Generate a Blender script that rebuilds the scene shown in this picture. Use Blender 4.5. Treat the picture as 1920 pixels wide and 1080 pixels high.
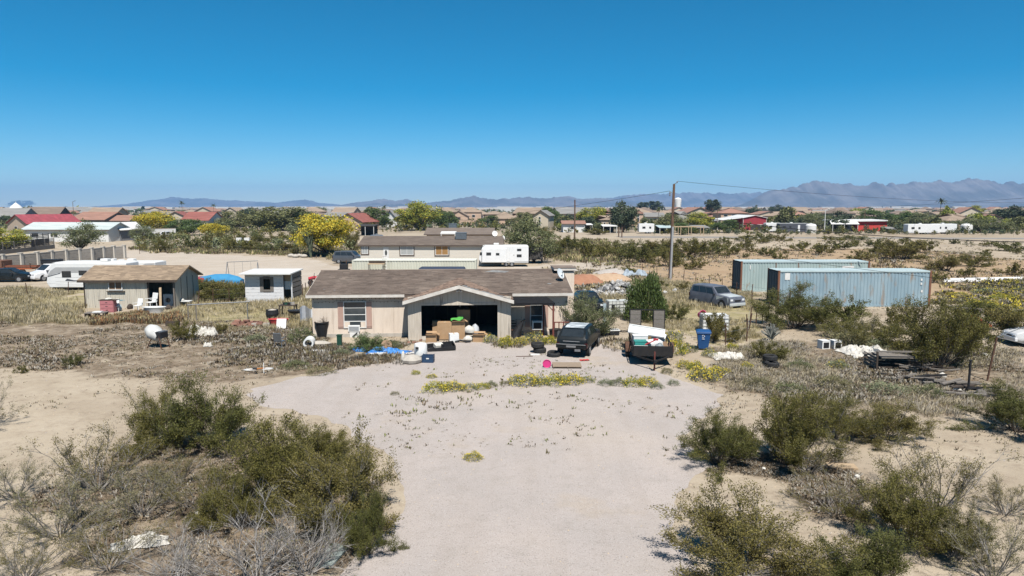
import bpy, math, random
import numpy as np
from mathutils import Vector, Matrix, Euler

for o in list(bpy.data.objects): bpy.data.objects.remove(o, do_unlink=True)
scene = bpy.context.scene
COL = scene.collection

# ---------------------------------------------------------------- camera
F, CAMH = 1300.0, 8.0
TILT = math.atan(153 / F)
cam_d = bpy.data.cameras.new('camera'); cam = bpy.data.objects.new('camera', cam_d); COL.objects.link(cam)
cam.location = (0, 0, CAMH); cam.rotation_euler = (math.pi / 2 - TILT, 0, 0)
cam_d.sensor_width = 36; cam_d.lens = F / 1920 * 36; cam_d.clip_start = 0.1; cam_d.clip_end = 90000
scene.camera = cam
# ---------------------------------------------------------------- sky, sun, exposure
SUN_EL, SUN_AZ = math.radians(58), math.radians(167)
world = bpy.data.worlds.new('World'); scene.world = world; world.use_nodes = True
wn = world.node_tree; wn.nodes.clear()
sky = wn.nodes.new('ShaderNodeTexSky'); sky.sky_type = 'NISHITA'; sky.sun_disc = False
sky.sun_elevation = SUN_EL; sky.sun_rotation = SUN_AZ; sky.altitude = 500; sky.air_density = 0.7; sky.dust_density = 0.0; sky.ozone_density = 3.0
hsv = wn.nodes.new('ShaderNodeHueSaturation'); hsv.inputs['Saturation'].default_value = 1.54; hsv.inputs['Hue'].default_value = 0.483
bg = wn.nodes.new('ShaderNodeBackground'); bg.inputs['Strength'].default_value = 0.0705
out = wn.nodes.new('ShaderNodeOutputWorld')
wn.links.new(sky.outputs[0], hsv.inputs['Color']); wn.links.new(hsv.outputs[0], bg.inputs['Color']); wn.links.new(bg.outputs[0], out.inputs['Surface'])
sun_d = bpy.data.lights.new('sun', 'SUN'); sun = bpy.data.objects.new('sun', sun_d); COL.objects.link(sun)
sun_d.energy = 5.0; sun_d.angle = math.radians(0.53); sun_d.color = (1.0, 0.955, 0.89)
SUNV = Vector((math.sin(SUN_AZ) * math.cos(SUN_EL), math.cos(SUN_AZ) * math.cos(SUN_EL), math.sin(SUN_EL)))
sun.rotation_euler = SUNV.to_track_quat('Z', 'Y').to_euler(); sun.location = (0, 0, 60)
scene.view_settings.view_transform = 'Standard'; scene.view_settings.look = 'None'
scene.view_settings.exposure = 0.72; scene.view_settings.gamma = 1.0
scene.render.engine = 'CYCLES'
scene.cycles.max_bounces = 5; scene.cycles.diffuse_bounces = 2; scene.cycles.glossy_bounces = 2
scene.cycles.transparent_max_bounces = 6; scene.cycles.transmission_bounces = 2; scene.cycles.volume_bounces = 0
scene.cycles.use_denoising = True; scene.cycles.sample_clamp_indirect = 4

# ---------------------------------------------------------------- photo pixel -> place
CT, ST = math.cos(TILT), math.sin(TILT)
def ray(px, py):
    x = (px - 960) / F; y = (540 - py) / F
    return Vector((x, CT + y * ST, -ST + y * CT))
def gp(px, py, z=0.0):                       # point on the horizontal plane z
    d = ray(px, py); t = (z - CAMH) / d.z
    return Vector((d.x * t, d.y * t, z))
def pd(px, py, Y):                           # point at distance Y ahead
    d = ray(px, py); t = Y / d.y
    return Vector((d.x * t, Y, CAMH + d.z * t))
def zat(py, Y): return pd(960, py, Y).z
def toward(px, Y): return (px - 960) / F * Y / CT * 1.0 if False else pd(px, 450, Y).x
def proj(p):
    y = p[1] * CT - (p[2] - CAMH) * ST; z = p[1] * ST + (p[2] - CAMH) * CT
    y = max(y, .1)
    return 960 + F * p[0] / y, 540 - F * z / y
R = math.radians

# ---------------------------------------------------------------- materials
MATS = {}
def M(name, c, c2=None, scale=4.0, rough=.85, metal=0.0, bump=0.0, bscale=None, stretch=(1, 1, 1), detail=5, lo=.35, hi=.65, spec=.3, rnd=0.0, world_co=False, c3=None, s3=.6, lo3=.5, hi3=.7, alpha=1.0, trans=0.0, isl=0.0, coat=0.0):
    if name in MATS: return MATS[name]
    m = bpy.data.materials.new(name); m.use_nodes = True; nt = m.node_tree; N = nt.nodes; L = nt.links
    p = N['Principled BSDF']; p.inputs['Roughness'].default_value = rough; p.inputs['Metallic'].default_value = metal
    p.inputs['Specular IOR Level'].default_value = spec
    if coat: p.inputs['Coat Weight'].default_value = coat; p.inputs['Coat Roughness'].default_value = .08
    if alpha < 1: p.inputs['Alpha'].default_value = alpha
    c = tuple(x * .74 for x in c) + (1,)
    if c2 is None: c2 = tuple(min(1, x * 1.12) for x in c[:3])
    else: c2 = tuple(x * .74 for x in c2)
    c2 = tuple(c2) + (1,)
    if world_co: co = N.new('ShaderNodeNewGeometry').outputs['Position']
    else: co = N.new('ShaderNodeTexCoord').outputs['Object']
    mp = N.new('ShaderNodeMapping'); mp.inputs['Scale'].default_value = stretch; L.new(co, mp.inputs['Vector'])
    nz = N.new('ShaderNodeTexNoise'); nz.inputs['Scale'].default_value = scale; nz.inputs['Detail'].default_value = detail; nz.inputs['Roughness'].default_value = .6
    L.new(mp.outputs[0], nz.inputs['Vector'])
    def ramp(src, lo, hi):
        r = N.new('ShaderNodeMapRange'); r.inputs['From Min'].default_value = lo; r.inputs['From Max'].default_value = hi; L.new(src, r.inputs['Value']); return r.outputs[0]
    def mix(f, a, b, mode='MIX'):
        x = N.new('ShaderNodeMix'); x.data_type = 'RGBA'; x.blend_type = mode
        if isinstance(f, float): x.inputs['Factor'].default_value = f
        else: L.new(f, x.inputs['Factor'])
        for s, v in ((x.inputs['A'], a), (x.inputs['B'], b)):
            if isinstance(v, tuple): s.default_value = v
            else: L.new(v, s)
        return x.outputs['Result']
    colr = mix(ramp(nz.outputs['Fac'], lo, hi), c, c2)
    if c3 is not None:
        n3 = N.new('ShaderNodeTexNoise'); n3.inputs['Scale'].default_value = s3; n3.inputs['Detail'].default_value = 6; L.new(mp.outputs[0], n3.inputs['Vector'])
        colr = mix(ramp(n3.outputs['Fac'], lo3, hi3), colr, tuple(x * .74 for x in c3) + (1,))
    if rnd or isl:
        src = N.new('ShaderNodeObjectInfo').outputs['Random'] if rnd else N.new('ShaderNodeNewGeometry').outputs['Random Per Island']
        a = rnd or isl
        r = N.new('ShaderNodeMapRange'); r.inputs['To Min'].default_value = 1 - a; r.inputs['To Max'].default_value = 1 + a; L.new(src, r.inputs['Value'])
        h = N.new('ShaderNodeHueSaturation'); L.new(r.outputs[0], h.inputs['Value']); L.new(colr, h.inputs['Color']); colr = h.outputs[0]
    L.new(colr, p.inputs['Base Color'])
    if bump:
        nb = N.new('ShaderNodeTexNoise'); nb.inputs['Scale'].default_value = bscale or scale * 4; nb.inputs['Detail'].default_value = 5; L.new(mp.outputs[0], nb.inputs['Vector'])
        b = N.new('ShaderNodeBump'); b.inputs['Strength'].default_value = 1; b.inputs['Distance'].default_value = bump; L.new(nb.outputs['Fac'], b.inputs['Height']); L.new(b.outputs[0], p.inputs['Normal'])
    if trans:
        o = N['Material Output']; t = N.new('ShaderNodeBsdfTranslucent'); L.new(colr, t.inputs['Color'])
        mx = N.new('ShaderNodeMixShader'); mx.inputs[0].default_value = trans; L.new(p.outputs[0], mx.inputs[1]); L.new(t.outputs[0], mx.inputs[2]); L.new(mx.outputs[0], o.inputs['Surface'])
    MATS[name] = m
    return m

# ---------------------------------------------------------------- mesh helpers
class MB:
    def __init__(s): s.v = []; s.f = []; s.mi = []; s.cur = 0
    def add(s, vs, fs):
        n = len(s.v); s.v += [tuple(v) for v in vs]
        for f in fs: s.f.append(tuple(i + n for i in f)); s.mi.append(s.cur)
        return s
    def box(s, x0, x1, y0, y1, z0, z1):
        return s.add([(x0,y0,z0),(x1,y0,z0),(x1,y1,z0),(x0,y1,z0),(x0,y0,z1),(x1,y0,z1),(x1,y1,z1),(x0,y1,z1)],
                     [(0,3,2,1),(4,5,6,7),(0,1,5,4),(1,2,6,5),(2,3,7,6),(3,0,4,7)])
    def cbox(s, c, d, rot=(0, 0, 0)):
        m = Euler(rot).to_matrix(); k = len(s.v)
        s.box(-d[0]/2, d[0]/2, -d[1]/2, d[1]/2, -d[2]/2, d[2]/2)
        for i in range(k, len(s.v)): s.v[i] = tuple(m @ Vector(s.v[i]) + Vector(c))
        return s
    def prism(s, pts, a, b, axis='y'):       # 2-D outline extruded from a to b along an axis
        n = len(pts)
        def P(u, w, t): return {'y': (u, t, w), 'x': (t, u, w), 'z': (u, w, t)}[axis]
        vs = [P(u, w, a) for u, w in pts] + [P(u, w, b) for u, w in pts]
        fs = [tuple(range(n))[::-1], tuple(range(n, 2 * n))] + [(i, (i + 1) % n, n + (i + 1) % n, n + i) for i in range(n)]
        return s.add(vs, fs)
    def bar(s, p, q, r, r2=None, n=6, cap=True):
        p, q = Vector(p), Vector(q); r2 = r if r2 is None else r2
        d = (q - p).normalized(); u = d.orthogonal().normalized(); w = d.cross(u); vs = []
        for c, rr in ((p, r), (q, r2)):
            for i in range(n):
                a = 2 * math.pi * i / n; vs.append(c + (u * math.cos(a) + w * math.sin(a)) * rr)
        fs = [(i, (i + 1) % n, n + (i + 1) % n, n + i) for i in range(n)]
        if cap: fs += [tuple(range(n))[::-1], tuple(range(n, 2 * n))]
        return s.add(vs, fs)
    def tube(s, pts, r, n=5):
        pts = [Vector(p) for p in pts]; k = len(pts); vs = []
        for i, c in enumerate(pts):
            d = (pts[min(i + 1, k - 1)] - pts[max(i - 1, 0)]).normalized(); u = d.cross(Vector((.13, .21, 1))).normalized() if abs(d.z) < .95 else d.cross(Vector((1, 0, .1))).normalized(); w = d.cross(u)
            rr = r[i] if isinstance(r, (list, tuple)) else r
            for j in range(n):
                a = 2 * math.pi * j / n; vs.append(c + (u * math.cos(a) + w * math.sin(a)) * rr)
        fs = [(i*n+j, i*n+(j+1) % n, (i+1)*n+(j+1) % n, (i+1)*n+j) for i in range(k-1) for j in range(n)]
        fs += [tuple(range(n))[::-1], tuple(range((k-1)*n, k*n))]
        return s.add(vs, fs)
    def lathe(s, prof, n=14, c=(0, 0, 0), axis='z', sx=1, sy=1):   # (radius, height) profile
        k = len(prof); vs = []
        for r, h in prof:
            for j in range(n):
                a = 2 * math.pi * j / n; u, w = r * math.cos(a) * sx, r * math.sin(a) * sy
                p = {'z': (u, w, h), 'y': (u, h, w), 'x': (h, u, w)}[axis]; vs.append((p[0]+c[0], p[1]+c[1], p[2]+c[2]))
        fs = [(i*n+j, i*n+(j+1) % n, (i+1)*n+(j+1) % n, (i+1)*n+j) for i in range(k-1) for j in range(n)]
        fs += [tuple(range(n))[::-1], tuple(range((k-1)*n, k*n))]
        return s.add(vs, fs)
    def loft(s, rings, cap=True):
        n = len(rings[0]); k = len(rings); vs = [p for r in rings for p in r]
        fs = [(i*n+j, i*n+(j+1) % n, (i+1)*n+(j+1) % n, (i+1)*n+j) for i in range(k-1) for j in range(n)]
        if cap: fs += [tuple(range(n))[::-1], tuple(range((k-1)*n, k*n))]
        return s.add(vs, fs)
    def sheet(s, w, d, nx, ny, fz, thick=.0, fxy=None):   # crumpled sheet, height from fz(u,v)
        vs = []
        for j in range(ny + 1):
            for i in range(nx + 1):
                u, v = i / nx, j / ny; x, y = (u - .5) * w, (v - .5) * d
                if fxy: x, y = fxy(x, y, u, v)
                vs.append((x, y, fz(u, v)))
        fs = [(j*(nx+1)+i, j*(nx+1)+i+1, (j+1)*(nx+1)+i+1, (j+1)*(nx+1)+i) for j in range(ny) for i in range(nx)]
        return s.add(vs, fs)
    def xf(s, mat, k=0):
        for i in range(k, len(s.v)): s.v[i] = tuple(mat @ Vector(s.v[i]))
        return s
    def mesh(s, name, mats, smooth=False):
        me = bpy.data.meshes.new(name); me.from_pydata(s.v, [], s.f)
        for m in (mats if isinstance(mats, (list, tuple)) else [mats]): me.materials.append(m)
        if any(s.mi): me.polygons.foreach_set('material_index', s.mi)
        if smooth: me.polygons.foreach_set('use_smooth', [True] * len(me.polygons))
        me.update(); return me
    def build(s, name, mats, parent=None, smooth=False, bevel=0.0, loc=None, rz=None, rot=None):
        o = bpy.data.objects.new(name, s.mesh(name, mats, smooth)); COL.objects.link(o)
        if parent: o.parent = parent
        if loc is not None: o.location = loc
        if rz is not None: o.rotation_euler = (0, 0, rz)
        if rot is not None: o.rotation_euler = rot
        if bevel:
            b = o.modifiers.new('bevel', 'BEVEL'); b.width = bevel; b.segments = 2; b.limit_method = 'ANGLE'; b.angle_limit = R(40)
        if smooth:
            es = o.modifiers.new('edges', 'EDGE_SPLIT'); es.split_angle = R(38)
        return o
def npmesh(name, verts, faces, mats, mi=None, smooth=False):   # numpy arrays -> mesh, faces (n,3) or (n,4)
    me = bpy.data.meshes.new(name); nv, (nf, k) = len(verts), faces.shape
    me.vertices.add(nv); me.vertices.foreach_set('co', np.ascontiguousarray(verts, np.float32).ravel())
    me.loops.add(nf * k); me.loops.foreach_set('vertex_index', np.ascontiguousarray(faces, np.int32).ravel())
    me.polygons.add(nf); me.polygons.foreach_set('loop_start', np.arange(0, nf * k, k, dtype=np.int32)); me.polygons.foreach_set('loop_total', np.full(nf, k, np.int32))
    for m in mats: me.materials.append(m)
    if mi is not None: me.polygons.foreach_set('material_index', np.ascontiguousarray(mi, np.int32))
    if smooth: me.polygons.foreach_set('use_smooth', np.ones(nf, bool))
    me.update(calc_edges=True); return me
def tag(o, label, cat=None, group=None, kind=None):
    if label: o['label'] = label
    if cat: o['category'] = cat
    if group: o['group'] = group
    if kind: o['kind'] = kind
    return o
def thing(name, label, cat, loc=(0, 0, 0), rz=0.0, group=None, rot=None):
    o = bpy.data.objects.new(name, None); COL.objects.link(o); o.empty_display_size = .3
    o.location = loc; o.rotation_euler = rot or (0, 0, rz); return tag(o, label, cat, group)
def link_mesh(name, me, parent=None, loc=None, rz=None, scale=None):
    o = bpy.data.objects.new(name, me); COL.objects.link(o)
    if parent: o.parent = parent
    if loc is not None: o.location = loc
    if rz is not None: o.rotation_euler = (0, 0, rz)
    if scale is not None: o.scale = scale
    return o
def copy_tree(o, parent=None):
    c = o.copy(); COL.objects.link(c); c.parent = parent
    for ch in list(o.children): copy_tree(ch, c)
    return c
# smooth value noise for ground zones
_rs = np.random.RandomState(7); _tab = _rs.rand(256, 256)
def vnoise(x, y):
    xi, yi = np.floor(x).astype(int), np.floor(y).astype(int); fx, fy = x - xi, y - yi
    fx, fy = fx * fx * (3 - 2 * fx), fy * fy * (3 - 2 * fy)
    g = lambda a, b: _tab[a % 256, b % 256]
    return (g(xi, yi) * (1 - fx) + g(xi + 1, yi) * fx) * (1 - fy) + (g(xi, yi + 1) * (1 - fx) + g(xi + 1, yi + 1) * fx) * fy
def fbm(x, y, o=4):
    t, a, n = 0, .5, 0
    for i in range(o): t = t + a * vnoise(x * 2 ** i + 13.7 * i, y * 2 ** i + 7.3 * i); n += a; a *= .5
    return t / n
def inpoly(X, Y, poly):
    r = np.zeros(X.shape, bool); n = len(poly)
    for i in range(n):
        (x1, y1), (x2, y2) = poly[i], poly[(i + 1) % n]
        c = (y1 > Y) != (y2 > Y); r ^= c & (X < (x2 - x1) * (Y - y1) / (y2 - y1 + 1e-12) + x1)
    return r
def gpoly(pts): return [tuple(gp(*p)[:2]) for p in pts]
# ================================================================ ground, drive, road, mountains
DRIVE = [(500,1500),(640,1080),(700,1020),(750,960),(742,880),(640,800),(520,762),(470,742),(486,726),(560,708),(640,694),(690,682),(760,676),(790,652),(800,642),(930,640),(1000,648),(1050,634),(1130,642),(1195,662),(1212,690),(1290,716),(1358,738),(1300,790),(1262,826),(1340,872),(1272,925),(1244,1000),(1330,1080),(1450,1500)]
GRASS = [[(-60,545),(160,540),(162,600),(120,610),(-60,605)], [(330,560),(600,545),(598,625),(520,620),(420,620),(330,600)], [(1140,545),(1210,520),(1260,530),(1420,545),(1440,590),(1420,640),(1330,640),(1230,610),(1140,585)]]
LITTER = [[(-60,600),(330,595),(600,620),(640,660),(720,680),(560,705),(300,720),(150,690),(-60,690)], [(1330,650),(1480,640),(1720,640),(1930,660),(1930,780),(1700,770),(1560,760),(1400,740),(1320,715)],
          [(220,840),(480,820),(720,900),(720,1100),(200,1100),(60,950)], [(1300,850),(1560,860),(1640,930),(1560,1000),(1480,900),(1330,890)]]
RED = [[(1020,505),(1110,500),(1200,520),(1160,545),(1080,545)], [(1130,450),(1990,452),(1990,535),(1780,560),(1300,540),(1210,515)]]
PALE = [[(100,528),(236,472),(300,474),(420,478),(560,482),(620,492),(660,505),(1000,498),(1120,490),(1200,512),(1140,528),(1080,545),(640,545),(380,530),(240,500)], [(230,474),(262,462),(420,462),(430,476),(300,476)]]
x0, x1, y0, y1, st = -76., 76., 8., 132., .4
gx, gy = np.arange(x0, x1 + .01, st), np.arange(y0, y1 + .01, st)
GX, GY = np.meshgrid(gx, gy)
def warp(X, Y, a=1.0):
    s = np.clip(Y / 40, .5, 2.2) * a
    return X + (fbm(X * .6, Y * .6, 5) - .5) * 3.2 * s + (fbm(X * 2.3 + 9, Y * 2.3, 3) - .5) * 1.0 * s, Y + (fbm(X * .6 + 31, Y * .6 + 17, 5) - .5) * 4.0 * s + (fbm(X * 2.3, Y * 2.3 + 40, 3) - .5) * 1.2 * s
WX, WY = warp(GX, GY)
def zone(polys, X=None, Y=None):
    X, Y = (WX, WY) if X is None else (X, Y)
    r = np.zeros(X.shape)
    for p in polys: r = np.maximum(r, inpoly(X, Y, gpoly(p)))
    return r
z = [zone(GRASS), zone(LITTER), zone(PALE), zone(RED)]
gv = np.stack([GX.ravel(), GY.ravel(), np.zeros(GX.size)], 1)
ny_, nx_ = GX.shape
ii = (np.arange(ny_ - 1)[:, None] * nx_ + np.arange(nx_ - 1)[None]).ravel()
gf = np.stack([ii, ii + 1, ii + nx_ + 1, ii + nx_], 1)
BIG = 11500.
xs_, ys_ = [-BIG, -600, x0, x1, 600, BIG], [-2000, y0, y1, 700, BIG]
ov, of = [], []
for j in range(4):
    for i in range(5):
        if i == 2 and j == 1: continue
        k = len(ov) + len(gv); ov += [(xs_[i], ys_[j], 0), (xs_[i+1], ys_[j], 0), (xs_[i+1], ys_[j+1], 0), (xs_[i], ys_[j+1], 0)]; of.append((k, k+1, k+2, k+3))
gv = np.concatenate([gv, np.array(ov, float)]); gf = np.concatenate([gf, np.array(of)])
zc = np.zeros((len(gv), 4), np.float32)
for i in range(4): zc[:GX.size, i] = z[i].ravel()

def ground_mat(name, drive=False):
    m = bpy.data.materials.new(name); m.use_nodes = True; nt = m.node_tree; N = nt.nodes; L = nt.links; p = N['Principled BSDF']
    p.inputs['Roughness'].default_value = .95; p.inputs['Specular IOR Level'].default_value = .1
    pos = N.new('ShaderNodeNewGeometry').outputs['Position']
    def noise(s, d=5, rg=.6):
        n = N.new('ShaderNodeTexNoise'); n.inputs['Scale'].default_value = s; n.inputs['Detail'].default_value = d; n.inputs['Roughness'].default_value = rg; L.new(pos, n.inputs['Vector']); return n.outputs['Fac']
    def rng(src, a, b, c=0., d=1.):
        r = N.new('ShaderNodeMapRange'); r.inputs['From Min'].default_value = a; r.inputs['From Max'].default_value = b; r.inputs['To Min'].default_value = c; r.inputs['To Max'].default_value = d; L.new(src, r.inputs['Value']); return r.outputs[0]
    def mix(f, a, b):
        x = N.new('ShaderNodeMix'); x.data_type = 'RGBA'
        if isinstance(f, float): x.inputs['Factor'].default_value = f
        else: L.new(f, x.inputs['Factor'])
        for s, v in ((x.inputs['A'], a), (x.inputs['B'], b)):
            if isinstance(v, tuple): s.default_value = tuple(q * .66 for q in v) + (1,)
            else: L.new(v, s)
        return x.outputs['Result']
    def mul(a, b):
        x = N.new('ShaderNodeMath'); x.operation = 'MULTIPLY'; L.new(a, x.inputs[0])
        if isinstance(b, float): x.inputs[1].default_value = b
        else: L.new(b, x.inputs[1])
        return x.outputs[0]
    vor = N.new('ShaderNodeTexVoronoi'); vor.inputs['Scale'].default_value = 16; L.new(pos, vor.inputs['Vector'])
    if drive:
        c = mix(rng(noise(.35, 4), .38, .62), (.54, .472, .43), (.49, .435, .40))
        c = mix(mul(rng(noise(.16, 5, .65), .56, .68), .8), c, (.52, .42, .31))          # sandy worn patches
        c = mix(mul(rng(noise(1.6, 6, .7), .50, .66), .5), c, (.42, .37, .325)); c = mix(mul(rng(noise(6, 5, .75), .52, .66), .5), c, (.39, .345, .305))
        mp = N.new('ShaderNodeMapping'); mp.inputs['Scale'].default_value = (1.1, .06, 1); mp.inputs['Rotation'].default_value = (0, 0, .05); L.new(pos, mp.inputs['Vector']); nw = N.new('ShaderNodeTexNoise'); nw.inputs['Scale'].default_value = .9; nw.inputs['Detail'].default_value = 5; L.new(mp.outputs[0], nw.inputs['Vector'])
        c = mix(mul(rng(nw.outputs['Fac'], .48, .62), .38), c, (.44, .38, .335))                  # wheel-worn lanes
        c = mix(mul(rng(noise(.06, 4, .6), .52, .62), .45), c, (.58, .49, .41))
        c = mix(rng(noise(22, 3, .8), .57, .68), c, (.22, .195, .175))                    # dark stones
        c = mix(rng(noise(31, 2, .8), .60, .68), c, (.66, .62, .58))
    else:
        at = N.new('ShaderNodeAttribute'); at.attribute_name = 'zone'; sp = N.new('ShaderNodeSeparateColor'); L.new(at.outputs['Color'], sp.inputs[0])
        c = mix(rng(noise(.5, 5), .35, .65), (.57, .48, .365), (.49, .405, .30))
        c = mix(mul(rng(noise(.12, 7, .68), .46, .62), .6), c, (.36, .285, .205)); c = mix(mul(rng(noise(1.7, 6, .75), .50, .66), .55), c, (.31, .24, .175))
        c = mix(mul(rng(noise(.012, 5), .48, .62), .5), c, (.33, .25, .16))
        sx = N.new('ShaderNodeSeparateXYZ'); L.new(pos, sx.inputs[0]); c = mix(mul(rng(sx.outputs['Y'], 196, 250), rng(noise(.03, 5, .7), .35, .6, .35, .85)), c, (.30, .255, .195))      # older, greyer soil of the built-up plain
        c = mix(mul(at.outputs['Alpha'], .8), c, mix(rng(noise(.22, 5, .7), .35, .65), (.50, .355, .215), (.40, .27, .16)))
        c = mix(mul(sp.outputs[2], .9), c, mix(rng(noise(.3, 5), .35, .65), (.60, .525, .44), (.54, .46, .375)))
        c = mix(mul(sp.outputs[0], rng(noise(.8, 6, .7), .30, .55, .35, 1.)), c, mix(rng(noise(1.1, 5), .4, .6), (.44, .37, .20), (.32, .28, .14)))
        c = mix(mul(sp.outputs[1], rng(noise(1.0, 7, .72), .36, .56, .2, .95)), c, mix(rng(noise(4.5, 5), .4, .6), (.27, .20, .135), (.15, .115, .08)))
        c = mix(mul(rng(noise(19, 4, .8), .56, .68), .5), c, (.20, .145, .10))
        c = mix(mul(rng(noise(26, 3, .8), .58, .68), .4), c, (.62, .52, .40))
    L.new(c, p.inputs['Base Color'])
    b = N.new('ShaderNodeBump'); b.inputs['Strength'].default_value = .9; b.inputs['Distance'].default_value = .02 if drive else .045
    L.new(noise(7 if not drive else 18, 6, .75), b.inputs['Height']); L.new(b.outputs[0], p.inputs['Normal'])
    return m
me = npmesh('ground', gv, gf, [ground_mat('desert_ground')])
ca = me.color_attributes.new('zone', 'FLOAT_COLOR', 'POINT'); ca.data.foreach_set('color', zc.ravel())
tag(link_mesh('ground', me), 'tan desert ground of sand, dry weeds and pale gravel', kind='structure')

def ragged(poly, z, step=.35, amp=.5, seed=0):            # densified outline with an uneven edge
    P = [Vector((x, y)) for x, y in poly]; o = []
    for i in range(len(P)):
        a, b = P[i], P[(i + 1) % len(P)]; n = max(1, int((b - a).length / step))
        for k in range(n):
            q = a.lerp(b, k / n); f = amp * min(1.6, q.y / 25)
            o.append((q.x + f * 2.4 * (float(fbm(np.array(q.x * .7 + seed), np.array(q.y * .7), 5)) - .5), q.y + f * 2.4 * (float(fbm(np.array(q.x * .7), np.array(q.y * .7 + 50 + seed), 5)) - .5), z))
    return o
import bmesh
def flat(name, label, outline, mat, kind='structure'):
    bm = bmesh.new(); f = bm.faces.new([bm.verts.new(p) for p in outline]); bm.normal_update()
    if f.normal.z < 0: f.normal_flip()
    bmesh.ops.triangulate(bm, faces=bm.faces[:], ngon_method='EAR_CLIP'); me = bpy.data.meshes.new(name); bm.to_mesh(me); bm.free(); me.materials.append(mat)
    return tag(link_mesh(name, me), label, kind=kind)
flat('driveway', 'wide pale pinkish grey gravel driveway running up to the open garage', ragged(gpoly(DRIVE), .004, .3, .55), ground_mat('driveway_gravel', True))
DRIVE_W = gpoly(DRIVE)
m_road = M('road_dirt', (.30, .27, .235), (.25, .225, .20), scale=.4, rough=.95, world_co=True)
flat('road', 'grey unpaved road crossing behind the open desert', ragged([(28, 178), (110, 171), (420, 150), (420, 158), (110, 180), (28, 189)], .006, 3, .25), m_road)

def mountains(name, label, prof, D, seed, depth=2600, col=((.13, .12, .12), (.22, .20, .19))):
    px = np.array([p[0] for p in prof], float); py = np.array([p[1] for p in prof], float)
    n, mz = 420, 40
    U = np.linspace(px[0], px[-1], n); hh = np.array([zat(v, D) for v in np.interp(U, px, py)]); hh = np.maximum(hh, 0)
    rs = np.random.RandomState(seed); jag = fbm(U * .11 + seed, U * 0 + seed, 4) - .5; hh = hh * (1 + jag * .22 + (fbm(U * .45, U * 0 + 3, 3) - .5) * .12)
    X = (U - 960) / F * D; T = np.linspace(0, 1, mz)
    XX, TT = np.meshgrid(X, T); HH = np.broadcast_to(hh, XX.shape)
    prof_t = np.where(TT < .55, (TT / .55) ** 1.5, ((1 - TT) / .45) ** 1.2)
    gul = np.abs(fbm(XX / 130 + seed, TT * 3 + seed, 5) - .5) * 2
    gul2 = fbm(XX / 48 + seed, TT * 7, 4)
    env = np.clip(1 - np.abs(TT - .55) / .5, 0, 1) 
    Z = HH * np.clip(prof_t * (1 - (1 - env) * .5 * gul) - (.25 * gul + .1 * gul2) * env * (1 - prof_t) * 1.6, 0, 1.0) - 2
    Z[prof_t > .97] = (HH - 2)[prof_t > .97]
    YY = D + (TT - .55) * depth + (fbm(XX / 270 + seed, TT * 2, 3) - .5) * 270
    v = np.stack([XX.ravel(), YY.ravel(), Z.ravel()], 1); i = (np.arange(mz - 1)[:, None] * n + np.arange(n - 1)[None]).ravel()
    f = np.stack([i, i + 1, i + n + 1, i + n], 1)
    mm = M(name + '_rock', col[0], col[1], scale=.008, rough=.95, world_co=True, c3=(.10, .095, .085), s3=.003, lo3=.45, hi3=.6)
    tag(link_mesh(name, npmesh(name, v, f, [mm])), label, kind='structure')
mountains('mountains', 'high craggy blue grey mountain range at the right', [(1380,387),(1405,376),(1425,362),(1440,355),(1455,352),(1480,349),(1500,342),(1520,338),(1545,343),(1580,345),(1615,346),(1630,342),(1650,344),(1690,343),(1720,340),(1740,337),(1760,338),(1775,342),(1800,338),(1822,332),(1845,336),(1875,341),(1920,340),(2000,346),(2100,360),(2250,388)], 6200, 3, 1500)
mountains('far_mountains', 'long faint blue ridge behind the utility pole', [(1040,388),(1100,375),(1170,366),(1200,362),(1240,363),(1290,360),(1330,361),(1380,361),(1425,360),(1470,364),(1560,370),(1700,388)], 9200, 11, 1800)
mountains('low_mountains', 'low pale blue hills above the centre roofs', [(620,388),(660,380),(690,376),(722,371),(740,376),(762,372),(790,380),(810,379),(850,374),(868,370),(890,366),(905,370),(930,373),(965,370),(990,369),(1010,372),(1060,367),(1090,372),(1120,370),(1160,374),(1230,388)], 7200, 23, 1500)
mountains('left_mountains', 'faint far blue ridge at the left', [(180,388),(250,381),(280,376),(325,369),(355,372),(385,371),(410,374),(470,376),(520,380),(560,375),(575,373),(600,379),(680,388)], 10000, 37, 1800)
# ================================================================ the house
C_wall = M('house_wall', (.76, .645, .53), (.68, .57, .47), scale=1.2, stretch=(3, 3, .5), rough=.9, c3=(.58, .47, .37), s3=.9, lo3=.55, hi3=.78)
C_trim = M('white_trim', (.70, .66, .60), (.58, .53, .47), scale=3, rough=.8)
C_weather = M('weathered_panel', (.62, .55, .46), (.50, .435, .355), scale=2.2, stretch=(4, 4, .35), rough=.95, c3=(.24, .205, .17), s3=2.0, lo3=.61, hi3=.70)
C_soffit = M('soffit_paint', (.34, .29, .25), scale=3)
C_roof = M('brown_shingle', (.215, .165, .133), (.175, .135, .11), scale=1.1, rough=.95, bump=.01, bscale=30, isl=.16, c3=(.265, .21, .17), s3=.5, lo3=.45, hi3=.7)
C_roofg = M('garage_shingle', (.30, .205, .15), (.19, .13, .098), scale=2, rough=.95, isl=.3)
C_felt = M('roof_felt', (.27, .265, .255), (.19, .19, .19), scale=5, rough=.95)
C_glass = M('window_glass', (.045, .055, .06), (.07, .08, .085), scale=2, rough=.08, spec=.6)
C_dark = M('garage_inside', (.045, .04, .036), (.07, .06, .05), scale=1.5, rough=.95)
C_white = M('white_paint', (.78, .77, .74), (.70, .69, .66), scale=3, rough=.55)
C_conc = M('concrete', (.50, .46, .40), (.42, .38, .33), scale=3, rough=.95, bump=.01)
C_shut = M('pink_shutter', (.50, .335, .27), (.44, .29, .235), scale=4, stretch=(4, 4, .5))
C_redwood = M('red_post_paint', (.20, .06, .045), (.14, .045, .035), scale=5)
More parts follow.
